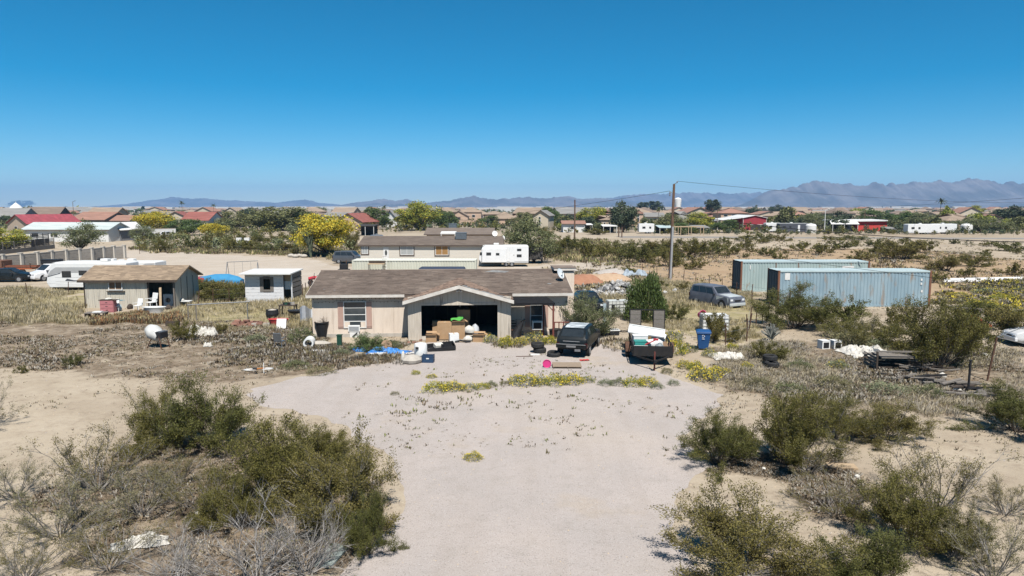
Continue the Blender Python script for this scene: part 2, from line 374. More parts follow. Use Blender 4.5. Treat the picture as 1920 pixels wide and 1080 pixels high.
C_black = M('black_cloth', (.018, .019, .021), (.024, .024, .026), scale=6, rough=.95, spec=.05)
C_blackpl = M('black_plastic', (.02, .02, .022), (.03, .03, .032), scale=8, rough=.55, spec=.2)
C_steel = M('grey_steel', (.42, .43, .44), (.34, .35, .36), scale=5, rough=.4, metal=.7)
C_rust = M('rusty_iron', (.13, .065, .04), (.085, .05, .035), scale=7, rough=.9)
C_rubber = M('tyre_rubber', (.022, .022, .023), (.035, .034, .033), scale=9, rough=.85)
C_card = M('cardboard', (.46, .30, .17), (.40, .255, .14), scale=3, rough=.9)

def slab(mb, pts, t):                         # sloping slab under four top corners
    a = [Vector(p) for p in pts]; n = (a[1] - a[0]).cross(a[-1] - a[0]).normalized()
    if n.z < 0: n = -n
    b = [p - n * t for p in a]; k = len(a)
    fs = [tuple(range(k)), tuple(range(k, 2 * k))[::-1]] + [(i, k + i, k + (i + 1) % k, (i + 1) % k) for i in range(k)]
    mb.add(a + b, fs); return mb
def shingles(mb, A, B, C, D, course=.15, tab=.33, lift=.012, rs=None, clip=None, off=.012):
    A, B, C, D = map(Vector, (A, B, C, D)); n = (B - A).cross(D - A).normalized(); n = n if n.z > 0 else -n
    rs = rs or random.Random(3); nc = max(1, round(((D - A).length + (C - B).length) / 2 / course))
    for i in range(nc):
        v0, v1 = i / nc, min(1, (i + 1.0) / nc); L0, R0, L1, R1 = A.lerp(D, v0), B.lerp(C, v0), A.lerp(D, v1), B.lerp(C, v1)
        w = (R0 - L0).length; nt = max(1, round(w / tab)); sh = rs.random() / nt
        for j in range(-1, nt):
            u0, u1 = max(0, j / nt + sh), min(1, (j + 1) / nt + sh - .012 / nt)
            if u1 - u0 < .02 / nt: continue
            h = lift * rs.uniform(.7, 1.5)
            q = [L0.lerp(R0, u0) + n * (h + off), L0.lerp(R0, u1) + n * (h + off), L1.lerp(R1, u1) + n * off, L1.lerp(R1, u0) + n * off]
            if clip and not clip((q[0] + q[2]) / 2): continue
            mb.add(q, [(0, 1, 2, 3)])
    return mb
def window(parent, x0, x1, z0, z1, y, nrow=2, ncol=1, fr=.05, fmat=None, gmat=None, dep=.06, name='window'):
    w = MB()
    w.box(x0, x1, y - dep, y, z0, z0 + fr); w.box(x0, x1, y - dep, y, z1 - fr, z1); w.box(x0, x0 + fr, y - dep, y, z0 + fr, z1 - fr); w.box(x1 - fr, x1, y - dep, y, z0 + fr, z1 - fr)
    o = w.build(name, fmat or C_white, parent)
    ih = (z1 - z0 - 2 * fr) / nrow; iw = (x1 - x0 - 2 * fr) / ncol; br = MB()
    for r in range(1, nrow): br.box(x0 + fr, x1 - fr, y - dep * .8, y - .01, z0 + fr + r * ih - fr * .3, z0 + fr + r * ih + fr * .3)
    for c in range(1, ncol): br.box(x0 + fr + c * iw - fr * .3, x0 + fr + c * iw + fr * .3, y - dep * .9, y - .012, z0 + fr, z1 - fr)
    if br.v: br.build('glazing_bar', fmat or C_white, o)
    for r in range(nrow):
        for c in range(ncol):
            MB().box(x0 + fr + c * iw + .002, x0 + fr + (c + 1) * iw - .002, y - dep * .4, y - dep * .2, z0 + fr + r * ih + .002, z0 + fr + (r + 1) * ih - .002).build('pane', gmat or C_glass, o)
    return o

A_ = gp(588, 633); B_ = gp(1063, 627)
HRZ = math.atan2(B_.y - A_.y, B_.x - A_.x); HW = (B_ - A_).length
house = thing('manufactured_house', 'beige single-storey house with brown shingle roof and open front garage', 'house', A_, HRZ)
def hl(px, py, Y=None):                        # pixel -> house local on the front wall plane y=0
    d = ray(px, py); n = Vector((-math.sin(HRZ), math.cos(HRZ), 0)); o = Vector((0, 0, CAMH))
    off = (0 if Y is None else Y); t = ((A_ - o).dot(n) + off) / d.dot(n); p = o + d * t - A_
    return Vector((p.x * math.cos(HRZ) + p.y * math.sin(HRZ), off, p.z))
GX0, GX1, GY = hl(765, 600, -1.35).x, hl(958, 600, -1.35).x, -1.35
OX0, OX1 = hl(790, 600, -1.35).x, hl(933, 600, -1.35).x
HD, EZ, RZ_ = 8.6, 2.52, 3.70                    # depth, wall top, ridge height
# walls: sheet siding panels, each its own piece
def siding(x0, x1, y, z0, z1, holes=(), w=1.22, mat=None, name='siding_panel'):
    xs = [x0]
    while xs[-1] + w * 1.3 < x1: xs.append(xs[-1] + w)
    xs.append(x1)
    for a, b in zip(xs, xs[1:]):
        mb = MB(); segs = [(a + .004, b - .004)]
        hs = [h for h in holes if h[0] < b and h[1] > a]
        if not hs: mb.box(a + .004, b - .004, y, y + .1, z0, z1)
        else:
            h = hs[0]; l, r = max(a + .004, h[0]), min(b - .004, h[1])
            if l > a + .01: mb.box(a + .004, l, y, y + .1, z0, z1)
            if r < b - .01: mb.box(r, b - .004, y, y + .1, z0, z1)
            mb.box(l, r, y, y + .1, z0, h[2]); mb.box(l, r, y, y + .1, h[3], z1)
        k = len(mb.v)
        mb.build(name, mat or C_wall, house)
w0, w1 = hl(643.5, 565), hl(687.5, 614.5)
siding(0, GX0 + .1, 0, .22, EZ, [(w0.x + .05, w1.x - .05, w1.z + .05, w0.z - .05)])
v0, v1 = hl(994, 571), hl(1018, 612)
siding(GX1 - .1, HW, 0, .22, EZ, [(v0.x + .05, v1.x - .05, v1.z + .05, v0.z - .05)])
for q in ((-.02, GX0 + .1, -.05, .12, 0, .22), (GX1, HW + .02, -.05, .12, 0, .22), (-.03, .12, .121, HD, 0, .22), (HW - .12, HW + .03, .121, HD, 0, .22)): MB().box(*q).build('skirting', C_conc, house)
MB().prism([(.1, .22), (HD, .22), (HD, EZ), (HD / 2, RZ_ - .12), (.1, EZ)], -.0, .1, 'x').build('side_wall', C_wall, house)
MB().prism([(.1, .22), (HD, .22), (HD, EZ), (HD / 2, RZ_ - .12), (.1, EZ)], HW - .1, HW, 'x').build('side_wall', C_wall, house)
MB().box(.1, HW - .1, HD - .1, HD, 0.2, EZ).build('back_wall', C_wall, house)
win = window(house, w0.x, w1.x, w1.z, w0.z, -.002, 1, 1)                                  # tall window: three bands
ww, zz = w1.x - w0.x, w0.z - w1.z
MB().box(w0.x + .05, w1.x - .05, -.05, -.012, w1.z + zz * .50 - .02, w1.z + zz * .50 + .02).box(w0.x + .05, w1.x - .05, -.048, -.012, w1.z + zz * .75 - .012, w1.z + zz * .75 + .012).box(w0.x + .05, w1.x - .05, -.05, -.012, w1.z + zz * .25 - .025, w1.z + zz * .25 + .025).build('glazing_bar', C_white, win)
for q in ((w0.x + .05, w0.x + ww * .27), (w1.x - ww * .25, w1.x - .05)): MB().box(*q, -.045, -.016, w1.z + .05, w1.z + zz * .23).build('plywood_infill', C_wall, win)
C_curtain = M('grey_curtain', (.25, .25, .25), (.12, .12, .12), scale=5, stretch=(5, 1, 1))
cu = MB(); n = 24
for i in range(n):
    a, b = i / n, (i + 1) / n; fx = lambda t: w0.x + .08 + t * (ww - .16); fy = lambda t: .10 + .03 * math.sin(t * 40)
    dz = lambda t: w1.z + zz * (.30 + .10 * abs(math.sin(t * 6.3)))
    cu.add([(fx(a), fy(a), dz(a)), (fx(b), fy(b), dz(b)), (fx(b), fy(b), w0.z - .1), (fx(a), fy(a), w0.z - .1)], [(0, 1, 2, 3)])
cu.build('curtain', C_curtain, win)
for sx, a, b in ((0, hl(633.8, 600).x, w0.x - .01), (1, w1.x + .01, hl(697.5, 600).x)):
    s = MB().box(a, b, -.035, -.002, w1.z - .02, w0.z - .02).build('shutter', C_shut, house)
    for k in range(3): MB().box(a + .01 + k * (b - a - .02) / 3 + .006, a + (k + 1) * (b - a - .02) / 3, -.046, -.036, w1.z + .02, w0.z - .06).build('slat', C_shut, s)
    for zf in (.08, .92): MB().box(a, b, -.062, -.047, w1.z + zz * zf - .05, w1.z + zz * zf + .05).build('batten', C_shut, s)
win2 = window(house, v0.x, v1.x, v1.z, v0.z, -.002, 2, 1)
for a, b in ((v0.x - .32, v0.x - .01), (v1.x + .01, v1.x + .32)): MB().box(a, b, -.035, -.002, v1.z - .02, v0.z - .02).build('shutter', C_shut, house)
for q in ((HW - .06, HW + .02), (-.02, .06)): MB().box(*q, -.03, -.001, .22, EZ).build('corner_trim', C_wall, house)
# main roof
OV, SO = .38, .30
e_f, e_b = (-OV, 2.66), (HD + OV, 2.66); rg = (HD / 2, 3.74)
rf = MB(); slab(rf, [(-SO, e_f[0], e_f[1]), (HW + SO, e_f[0], e_f[1]), (HW + SO, rg[0], rg[1]), (-SO, rg[0], rg[1])], .14)
roof = rf.build('roof', C_roof, house)
slab(MB(), [(-SO, rg[0], rg[1]), (HW + SO, rg[0], rg[1]), (HW + SO, e_b[0], e_b[1]), (-SO, e_b[0], e_b[1])], .14).build('rear_slope', C_roof, roof)
o = shingles(MB(), (-SO, e_f[0] - .02, e_f[1]), (HW + SO, e_f[0] - .02, e_f[1]), (HW + SO, rg[0], rg[1]), (-SO, rg[0], rg[1]), .16, .42, .014).build('shingles', C_roof, roof); o['kind'] = 'stuff'
MB().cbox((HW / 2, rg[0] - .07, rg[1] + .012), (HW + 2 * SO, .16, .02), (.23, 0, 0)).build('ridge_cap', C_roof, roof)
PXA, PXB = hl(755, 560, -1.8).x, hl(963, 560, -1.8).x
MB().box(-SO, PXA - .02, -OV - .045, -OV - .02, 2.50, 2.67).build('fascia', C_trim, house)
MB().box(PXB + .02, HW + SO, -OV - .045, -OV - .02, 2.50, 2.67).build('fascia', C_trim, house)
for q in ((-SO, GX0 + .1), (GX1 - .1, HW + SO)): MB().box(*q, -OV - .018, -.002, 2.49, 2.505).build('soffit', C_soffit, house)
for sx in (-SO - .03, HW + SO + .004):
    mb = MB()
    slab(mb, [(sx, e_f[0], e_f[1]), (sx + .026, e_f[0], e_f[1]), (sx + .026, rg[0], rg[1]), (sx, rg[0], rg[1])], .17); slab(mb, [(sx, rg[0], rg[1]), (sx + .026, rg[0], rg[1]), (sx + .026, e_b[0], e_b[1]), (sx, e_b[0], e_b[1])], .17); mb.build('bargeboard', C_trim, house)
# garage wing
RY = -1.82                                        # front edge of the garage roof
gcx = (PXA + PXB) / 2 + .03; gz, ge = 3.35, 2.42
yb = -OV + (gz - 2.66) / ((3.74 - 2.66) / (HD / 2 + OV)) + .25
gr = MB(); slab(gr, [(PXA, RY, ge), (gcx, RY, gz), (gcx, yb, gz), (PXA, -.1, ge)], .12); slab(gr, [(gcx, RY, gz), (PXB, RY, ge), (PXB, -.1, ge), (gcx, yb, gz)], .12)
groof = gr.build('garage_roof', C_roofg, house)
def below_main(p): return p.z > 2.66 + (p.y + OV) * (3.74 - 2.66) / (HD / 2 + OV) - .01 or p.y < -OV
rs = random.Random(5)
mb = MB(); shingles(mb, (PXA, RY, ge), (PXA, yb, ge), (gcx, yb, gz), (gcx, RY, gz), .17, .30, .03, rs, below_main, .014)
o = mb.build('shingles', C_roofg, groof); o['kind'] = 'stuff'
mb = MB(); shingles(mb, (PXB, yb, ge), (PXB, RY, ge), (gcx, RY, gz), (gcx, yb, gz), .17, .30, .03, rs, lambda p: below_main(p) and not (p.y < RY + .75 + .35 * math.sin(p.x * 5) and gcx + .15 < p.x), .014)
o = mb.build('shingles', C_roofg, groof); o['kind'] = 'stuff'
def rs_pt(x, y, dz=.02): return (x, y, gz - (gz - ge) * abs(x - gcx) / (PXB - gcx) + dz)
for pts in ([(gcx + .12, RY + .35), (gcx + .9, RY + .05), (gcx + 1.3, RY + .5), (gcx + .8, RY + .95), (gcx + .3, RY + .8)], [(gcx + 1.2, RY + .05), (gcx + 2.4, RY + .02), (gcx + 2.8, RY + .35), (gcx + 2.1, RY + .6), (gcx + 1.5, RY + .55)], [(gcx + 2.2, RY + .5), (gcx + 3.0, RY + .1), (gcx + 3.1, RY + .5), (gcx + 2.7, RY + .9)]):
    MB().add([rs_pt(x, y) for x, y in pts], [tuple(range(len(pts)))]).build('bare_roof_patch', C_felt, groof)
def mr_pt(x, y): return (x, y, 2.66 + (y + OV) * (3.74 - 2.66) / (HD / 2 + OV) + .03)
for pts in ([(10.6, 3.7), (12.0, 3.55), (12.3, 3.85), (11.2, 4.1)], [(14.55, 1.25), (14.8, 1.2), (14.85, 1.35), (14.6, 1.4)], [(.5, .55), (.62, .5), (.66, .65)], [(1.2, .4), (1.34, .38), (1.3, .5)]):
    MB().add([mr_pt(x, y) for x, y in pts], [tuple(range(len(pts)))]).build('bare_roof_patch', C_felt, roof)
fz = .19
for a, b in (((PXA - .02, ge), (gcx, gz)), ((gcx, gz), (PXB + .02, ge))):
    MB().add([(a[0], RY - .03, a[1] + .02), (b[0], RY - .03, b[1] + .02), (b[0], RY - .03, b[1] - fz), (a[0], RY - .03, a[1] - fz), (a[0], RY - .002, a[1] + .02), (b[0], RY - .002, b[1] + .02), (b[0], RY - .002, b[1] - fz), (a[0], RY - .002, a[1] - fz)],
             [(0, 3, 2, 1), (4, 5, 6, 7), (0, 1, 5, 4), (3, 7, 6, 2), (0, 4, 7, 3), (1, 2, 6, 5)]).build('fascia', C_trim, house)
hz = hl(860, 571.5, GY).z
for a, b in ((GX0, OX0), (OX1, GX1)): MB().box(a, b, GY, GY + .12, 0, 2.62).build('garage_pier', C_weather, house)
MB().add([(OX0, GY + .003, hz), (OX1, GY + .003, hz), (OX1, GY + .003, 2.70), (gcx, GY + .003, gz - .12), (OX0, GY + .003, 2.70), (OX0, GY + .1, hz), (OX1, GY + .1, hz), (OX1, GY + .1, 2.70), (gcx, GY + .1, gz - .12), (OX0, GY + .1, 2.70)], [(0, 1, 2, 3, 4), (9, 8, 7, 6, 5), (0, 5, 6, 1), (1, 6, 7, 2), (2, 7, 8, 3), (3, 8, 9, 4), (4, 9, 5, 0)]).build('gable_wall', C_weather, house)
MB().box(OX0, OX1, GY - .03, GY + .002, hz - .02, hz + .10).build('door_header', C_weather, house)
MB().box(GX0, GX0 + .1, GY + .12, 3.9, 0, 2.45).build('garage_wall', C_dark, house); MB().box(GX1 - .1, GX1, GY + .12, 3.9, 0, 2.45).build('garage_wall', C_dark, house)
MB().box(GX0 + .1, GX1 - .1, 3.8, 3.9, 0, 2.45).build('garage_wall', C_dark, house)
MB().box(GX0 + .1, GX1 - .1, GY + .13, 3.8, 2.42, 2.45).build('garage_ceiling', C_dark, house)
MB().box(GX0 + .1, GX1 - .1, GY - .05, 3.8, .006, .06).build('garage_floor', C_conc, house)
mb = MB(); mb.box(gcx - .05, gcx + .05, GY - .06, GY, gz - .42, gz - .24).bar((gcx - .04, GY - .06, gz - .34), (gcx - .14, GY - .2, gz - .38), .05, .07, 8).bar((gcx + .04, GY - .06, gz - .34), (gcx + .14, GY - .2, gz - .38), .05, .07, 8); mb.build('floodlight', C_white, house)
mb = MB().bar((gcx - .12, .3, 2.42), (gcx + .05, .3, 1.75), .02).bar((gcx + .18, .3, 2.42), (gcx + .05, .3, 1.75), .02).box(gcx - .2, gcx + .25, .1, .5, 2.3, 2.41).build('door_opener', C_steel, house)
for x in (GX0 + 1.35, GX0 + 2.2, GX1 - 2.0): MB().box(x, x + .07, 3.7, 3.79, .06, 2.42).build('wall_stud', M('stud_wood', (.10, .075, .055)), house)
# chimney chase at the right end, against the gable wall
MB().box(HW + .002, HW + .95, 3.3, 5.0, 0, 3.62).build('chimney_chase', C_wall, house)
MB().box(HW - .42, HW + 1.05, 3.18, 5.1, 3.74, 3.90).build('chase_fascia', C_trim, house); MB().box(HW - .45, HW + 1.08, 3.15, 5.13, 3.902, 3.93).build('chase_roof', C_roof, house)
MB().box(HW + .0, HW + .93, 3.32, 4.98, 3.62, 3.74).build('chase_shadow_neck', C_soffit, house)  # darker soffit tone here paints in the shadow below the cap
# awning on red posts
az0, az1, ay = 2.46, 2.23, -1.55
ax0, ax1 = PXB + .02, hl(1041, 571, ay).x
awn = thing('awning', 'black cloth awning on red posts beside the garage', 'awning', A_, HRZ)
slab(MB(), [(ax0, ay, az1), (ax1, ay, az1), (ax1 - .38, -.42, az0), (ax0 - .1, -.42, az0)], .03).build('canopy', C_black, awn)
MB().box(ax0, ax1, ay - .02, ay + .02, az1 - .12, az1 - .002).build('valance', C_black, awn)
pxp = ax1 - .10
MB().box(pxp - .05, pxp + .05, ay + .03, ay + .13, 0, az1 - .04).build('post', C_redwood, awn)
MB().box(ax1 - .6, ax1 - .52, -.30, -.22, 0, az0 - .06).build('post', C_redwood, awn)
MB().bar((pxp, ay + .08, 1.72), (pxp - .42, ay + .08, az1 - .06), .035, n=4).build('brace', C_redwood, awn)
MB().bar((pxp - .32, ay + .1, az1 - .07), (pxp - .5, -.26, az0 - .08), .03, n=4).build('brace', C_redwood, awn)
# low red railing beside the post
rl = thing('railing', 'short red wooden railing beside the awning post', 'railing', A_, HRZ); x = pxp + .16
for k in range(4): MB().box(x + k * .28, x + k * .28 + .06, -.62, -.56, 0, .85).build('baluster', C_redwood, rl)
MB().box(x - .02, x + .95, -.63, -.55, .852, .91).build('top_rail', C_redwood, rl)
# string lights
sl = thing('string_lights', 'string of small dark bulbs hanging along the left eave', 'string lights', A_, HRZ)
mb, cb = MB(), MB(); pts = []
for k in range(27):
    x = -.1 + k * .232; zz_ = 2.48 - .045 * abs(math.sin(k * .8)); pts.append((x, -.3, zz_)); mb.bar((x, -.3, zz_), (x, -.3, zz_ - .07), .018, .01, 5)
cb.tube(pts, .007, 4); cb.build('cable', C_blackpl, sl); o = mb.build('bulbs', C_blackpl, sl); o['kind'] = 'stuff'
sl2 = thing('string_lights', 'second bulb string pinned across the wall beside the tall window', 'string lights', A_, HRZ)
mb, cb = MB(), MB(); pts = []
for k in range(27):
    x = .15 + k * .22; zz_ = 2.24 - .05 * abs(math.sin(k * .7 + 1)); 
    if w0.x - .4 < x < w1.x + .3: zz_ = 2.30
    pts.append((x, -.05, zz_)); mb.bar((x, -.05, zz_), (x, -.05, zz_ - .06), .016, .01, 5)
cb.tube(pts, .006, 4); cb.build('cable', C_blackpl, sl2); o = mb.build('bulbs', C_blackpl, sl2); o['kind'] = 'stuff'
# dishes
def dish(name, label, loc, rz, w=.5, h=.62, mat=None, tilt=50, mast=.5):
    t = thing(name, label, 'satellite dish', loc, rz)
    prof = [(0.001, 0), (.3, .02), (.6, .07), (.85, .15), (1, .2), (1, .22), (.85, .17), (.6, .09), (.3, .04), (.001, .02)]
    mb = MB().lathe([(r, hh) for r, hh in prof], 20); m = Matrix.Translation((0, -.12, mast + h * .4)) @ Matrix.Rotation(R(tilt), 4, 'X') @ Matrix.Diagonal((w, h, .9 * w, 1)); mb.xf(m); mb.build('reflector', mat or M('dish_grey', (.60, .64, .66), (.5, .55, .58), scale=3, rough=.5), t, smooth=True)
    MB().tube([(0, .12, 0), (0, .1, mast * .7), (0, 0, mast + h * .25)], .025, 6).build('mast', C_steel, t)
    q = m @ Vector((0, -.9, .1)); q2 = m @ Vector((0, 0, 1.1))
    MB().tube([q, q.lerp(q2, .5) + Vector((0, 0, -.05)), q2], .014, 5).cbox(q2, (.1, .07, .07)).build('feed_arm', C_steel, t); return t
p = hl(1058, 541); 
dish('satellite_dish', 'blue grey satellite dish on the right end of the main roof', A_ + Matrix.Rotation(HRZ, 3, 'Z') @ Vector((15.4, 1.9, 3.20)), HRZ + R(35), .26, .36, tilt=62, mast=.32)
# ================================================================ sheds, containers, mobile homes, walls, fences
C_shedwall = M('shed_boards', (.62, .575, .48), (.50, .455, .375), scale=3, stretch=(7, 7, .3), rough=.95, c3=(.24, .225, .20), s3=1.6, lo3=.55, hi3=.72)
C_tanroof = M('tan_shingle', (.36, .27, .185), (.29, .215, .15), scale=2, rough=.95, isl=.2)
C_dkwood = M('dark_wood', (.085, .065, .05), (.06, .045, .035), scale=4, rough=.9)
C_oldwood = M('grey_old_wood', (.235, .21, .185), (.17, .15, .13), scale=3, stretch=(6, 1, 6), rough=.95)
C_pale = M('pale_wood', (.52, .39, .25), (.45, .33, .21), scale=4)
C_whwood = M('whitewashed_boards', (.76, .76, .76), (.66, .66, .665), scale=4, stretch=(1, 1, 5), c3=(.40, .41, .43), s3=2.2, lo3=.60, hi3=.70)
def gable_box(t, x0, x1, y0, y1, ez, rz, axis='x', wall=None, roofm=None, ov=.3, thick=.1, tabs=None, wname='wall', fascia=None, holes=()):
    """four walls + gable roof; ridge along axis; holes (x0,x1,z0,z1) cut in the front wall"""
    th = .1
    if axis == 'x':
        ym = (y0 + y1) / 2
        xs = [x0] + sorted([h[0] for h in holes] + [h[1] for h in holes]) + [x1]
        for a, b in zip(xs, xs[1:]):
            h = [q for q in holes if abs(q[0] - a) < 1e-6]
            if h:
                if h[0][2] > .02: MB().box(a, b, y0, y0 + th, 0, h[0][2]).build('front_wall', wall, t)
                MB().box(a, b, y0, y0 + th, h[0][3], ez).build('front_wall', wall, t)
            else: MB().box(a, b, y0, y0 + th, 0, ez).build('front_wall', wall, t)
        MB().box(x0, x1, y1 - th, y1, 0, ez).build('back_wall', wall, t)
        for a in (x0, x1 - th): MB().prism([(y0 + th, 0), (y1 - th, 0), (y1 - th, ez), (ym, rz - .06), (y0 + th, ez)], a, a + th, 'x').build('side_wall', wall, t)
        s = (rz - ez) / (ym - y0); e = ez - s * ov + .05
        q1 = [(x0 - ov, y0 - ov, e), (x1 + ov, y0 - ov, e), (x1 + ov, ym, rz), (x0 - ov, ym, rz)]; q2 = [(x0 - ov, ym, rz), (x1 + ov, ym, rz), (x1 + ov, y1 + ov, e), (x0 - ov, y1 + ov, e)]
        r = slab(MB(), q1, thick).build('roof', roofm, t); slab(MB(), q2, thick).build('rear_slope', roofm, r)
        if tabs: o = shingles(MB(), *q1, tabs, tabs * 2.4, .012).build('shingles', roofm, r); o['kind'] = 'stuff'
        if fascia: MB().box(x0 - ov, x1 + ov, y0 - ov - .03, y0 - ov - .002, e - .16, e + .01).build('fascia', fascia, t)
    else:
        xm = (x0 + x1) / 2; s = (rz - ez) / (xm - x0); e = ez - s * ov + .05
        MB().prism([(x0, 0), (x1, 0), (x1, ez), (xm, rz - .06), (x0, ez)], y0, y0 + th, 'y').build('front_wall', wall, t); MB().prism([(x0, 0), (x1, 0), (x1, ez), (xm, rz - .06), (x0, ez)], y1 - th, y1, 'y').build('back_wall', wall, t)
        for a in (x0, x1 - th): MB().box(a, a + th, y0 + th, y1 - th, 0, ez).build('side_wall', wall, t)
        r = slab(MB(), [(x0 - ov, y0 - ov, e), (xm, y0 - ov, rz), (xm, y1 + ov, rz), (x0 - ov, y1 + ov, e)], thick).build('roof', roofm, t)
        slab(MB(), [(xm, y0 - ov, rz), (x1 + ov, y0 - ov, e), (x1 + ov, y1 + ov, e), (xm, y1 + ov, rz)], thick).build('right_slope', roofm, r)
        if fascia:
            for a, b in (((x0 - ov, e), (xm, rz)), ((xm, rz), (x1 + ov, e))):
                MB().add([(a[0], y0 - ov - .04, a[1] + .01), (b[0], y0 - ov - .04, b[1] + .01), (b[0], y0 - ov - .04, b[1] - .2), (a[0], y0 - ov - .04, a[1] - .2)], [(0, 3, 2, 1)]).build('fascia', fascia, t)
    return r
# ---- grey board shed
p = gp(160, 578); q = gp(331, 577); SHRZ = math.atan2(q.y - p.y, q.x - p.x) - R(1)
shed = thing('shed', 'grey vertical-board shed with tan shingle roof and open doorway', 'shed', p, SHRZ); SW = (q - p).length
def sl_(px): return (pd(px, 550, 54.4).x - p.x)
dx0, dx1 = sl_(279), sl_(325)
gable_box(shed, 0, SW, 0, 4.4, 2.32, 3.22, 'x', C_shedwall, C_tanroof, .32, .09, .18, fascia=C_dkwood, holes=[(dx0, dx1, 0, zat(527, 54.4))])
for x in np.arange(.3, dx0, .3): MB().box(x, x + .03, -.018, -.001, 0, 2.3).build('batten', C_shedwall, shed)
window(shed, sl_(206), sl_(232), zat(544, 54.4), zat(527, 54.4), -.02, 1, 2, .07, C_white, M('boarded_pane', (.20, .13, .085)), .07)
MB().box(sl_(203), sl_(236), -.16, -.001, zat(545.4, 54.4) - .05, zat(545.4, 54.4)).build('sill', C_dkwood, shed)
for x in (dx0 - .08, dx1): MB().box(x, x + .1, -.05, -.002, 0, zat(526, 54.4)).build('door_jamb', C_oldwood if x > dx0 else C_dkwood, shed)
MB().box(SW - .1, SW + .015, -.03, -.001, 0, 2.3).build('corner_board', C_dkwood, shed); MB().box(-.015, .08, -.03, -.001, 0, 2.3).build('corner_board', C_dkwood, shed)
MB().box(.12, SW - .12, .12, 4.25, .005, .04).build('floor', C_dark, shed)
for y in (1.1, 2.2, 3.3): MB().box(SW + .001, SW + .02, y, y + .04, 0, 2.3).build('batten', C_dkwood, shed)
# ---- small white shed
p = gp(461, 566.5); q = gp(549, 566.5); WD = p.y; ws = thing('small_shed', 'small white plank shed with flat white roof and one dark window', 'shed', p, 0.0); W2 = (q - p).length
def wl(px, D=WD): return pd(px, 550, D).x - p.x
ztop = zat(512, WD)
doorx = wl(530); n = 9
wz0, wz1, wx0, wx1 = zat(543, WD), zat(523, WD), wl(494.5), wl(507.5)
for k in range(n):                              # planks, one piece each
    a, b = k * ztop / n, (k + 1) * ztop / n - .012
    for xa, xb in (((0, wx0), (wx1, doorx)) if wz0 < b and a < wz1 else ((0, doorx),)):
        MB().box(xa + .002, xb - .002, -.02 + .012 * (k % 2 == 0) * 0, .02, a, b).build('plank', C_whwood, ws)
MB().box(0, .04, .021, 2.6, 0, ztop).build('side_wall', C_whwood, ws); MB().box(0, W2 - .05, 2.6, 2.64, 0, ztop).build('back_wall', C_pale, ws)
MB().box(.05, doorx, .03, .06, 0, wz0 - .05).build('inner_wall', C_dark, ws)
for xx in (doorx, W2 - .09): MB().box(xx, xx + .09, -.03, .06, 0, ztop).build('door_post', C_whwood, ws)
sd = MB()
for k in range(6): MB().box(W2 - .02, W2 + .02, .08, 2.6, k * ztop / 6, (k + 1) * ztop / 6 - .07).build('plank', C_oldwood, ws)
slab(MB(), [(-.25, -.7, ztop + .02), (W2 + .1, -.7, ztop + .02), (W2 + .1, 2.9, ztop + .12), (-.25, 2.9, ztop + .12)], .09).build('roof', C_white, ws)
wf = MB().box(wx0 - .28, wx1 + .28, -.05, -.021, wz1, wz1 + .16).build('window_board', C_oldwood, ws); MB().box(wx0 - .28, wx1 + .28, -.06, -.021, wz0 - .17, wz0).build('window_board', C_oldwood, ws)
for a in (wx0 - .28, wx1 + .002): MB().box(a, a + .278, -.045, -.021, wz0 + .001, wz1 - .001).build('shutter', C_oldwood, ws)
MB().box(doorx + .1, W2 - .1, .25, .28, 1.05, 1.75).build('half_door', C_white, ws); MB().box(doorx + .1, W2 - .1, .28, .30, 1.76, 2.3).build('panel', C_pale, ws)
# ---- shipping containers (corrugated, each rib a real fold)
def container(name, label, loc, rz, L=12.19, W=2.44, H=2.85, paint=None, roofm=None, endm=None, rust=None):
    t = thing(name, label, 'container', loc, rz, 'shipping containers in the desert yard'); n = 44
    def side(y, sgn, nm, x0=.16, x1=L - .16):
        vs, fs = [], []; prof = []
        for k in range(n):
            a = x0 + (x1 - x0) * k / n; w = (x1 - x0) / n; prof += [(a, 0), (a + w * .30, 0), (a + w * .5, .036), (a + w * .8, .036)]
        prof.append((x1, 0))
        for x, d in prof: vs += [(x, y + sgn * d, .16), (x, y + sgn * d, H - .12)]
        fs = [(2*i, 2*i+2, 2*i+3, 2*i+1) for i in range(len(prof) - 1)]; MB().add(vs, fs).build(nm, paint, t)
    side(.04, 1, 'side_panel'); side(W - .04, -1, 'side_panel')
    for x in (0, L - .16):
        for y in (0, W - .16): MB().box(x, x + .16, y, y + .16, 0, H).build('corner_post', rust, t)
    for y in (0, W - .1):
        MB().box(.16, L - .16, y, y + .1, 0, .16).build('bottom_rail', paint, t); MB().box(.16, L - .16, y, y + .08, H - .12, H - .001).build('top_rail', roofm, t)
    rv = MB(); nn = 40
    for k in range(nn):
        a, b = .02 + (L - .04) * k / nn, .02 + (L - .04) * (k + .5) / nn; c = .02 + (L - .04) * (k + 1) / nn
        rv.add([(a, .02, H - .02), (b, .02, H + .005), (c, .02, H - .02), (a, W - .02, H - .02), (b, W - .02, H + .005), (c, W - .02, H - .02)], [(0, 1, 4, 3), (1, 2, 5, 4)])
    rv.build('roof', roofm, t)

    for k in range(2):
        d = MB().box(.03, .07, .17 + k * 1.05, .17 + k * 1.05 + 1.03, .17, H - .13).build('door', endm, t)
        for yy in (.3, .75): MB().bar((.015, .17 + k * 1.05 + yy, .2), (.015, .17 + k * 1.05 + yy, H - .15), .018).build('lock_bar', endm, d)
    MB().box(L - .07, L - .03, .17, W - .17, .17, H - .13).build('end_wall', endm, t); MB().box(.17, L - .17, .17, W - .17, .02, .15).build('floor', C_dark, t)
    return t
C_contb = M('container_blue', (.31, .41, .46), (.23, .33, .39), scale=.9, rough=.7, stretch=(1, 1, .35), c3=(.30, .25, .20), s3=2.2, lo3=.56, hi3=.72)
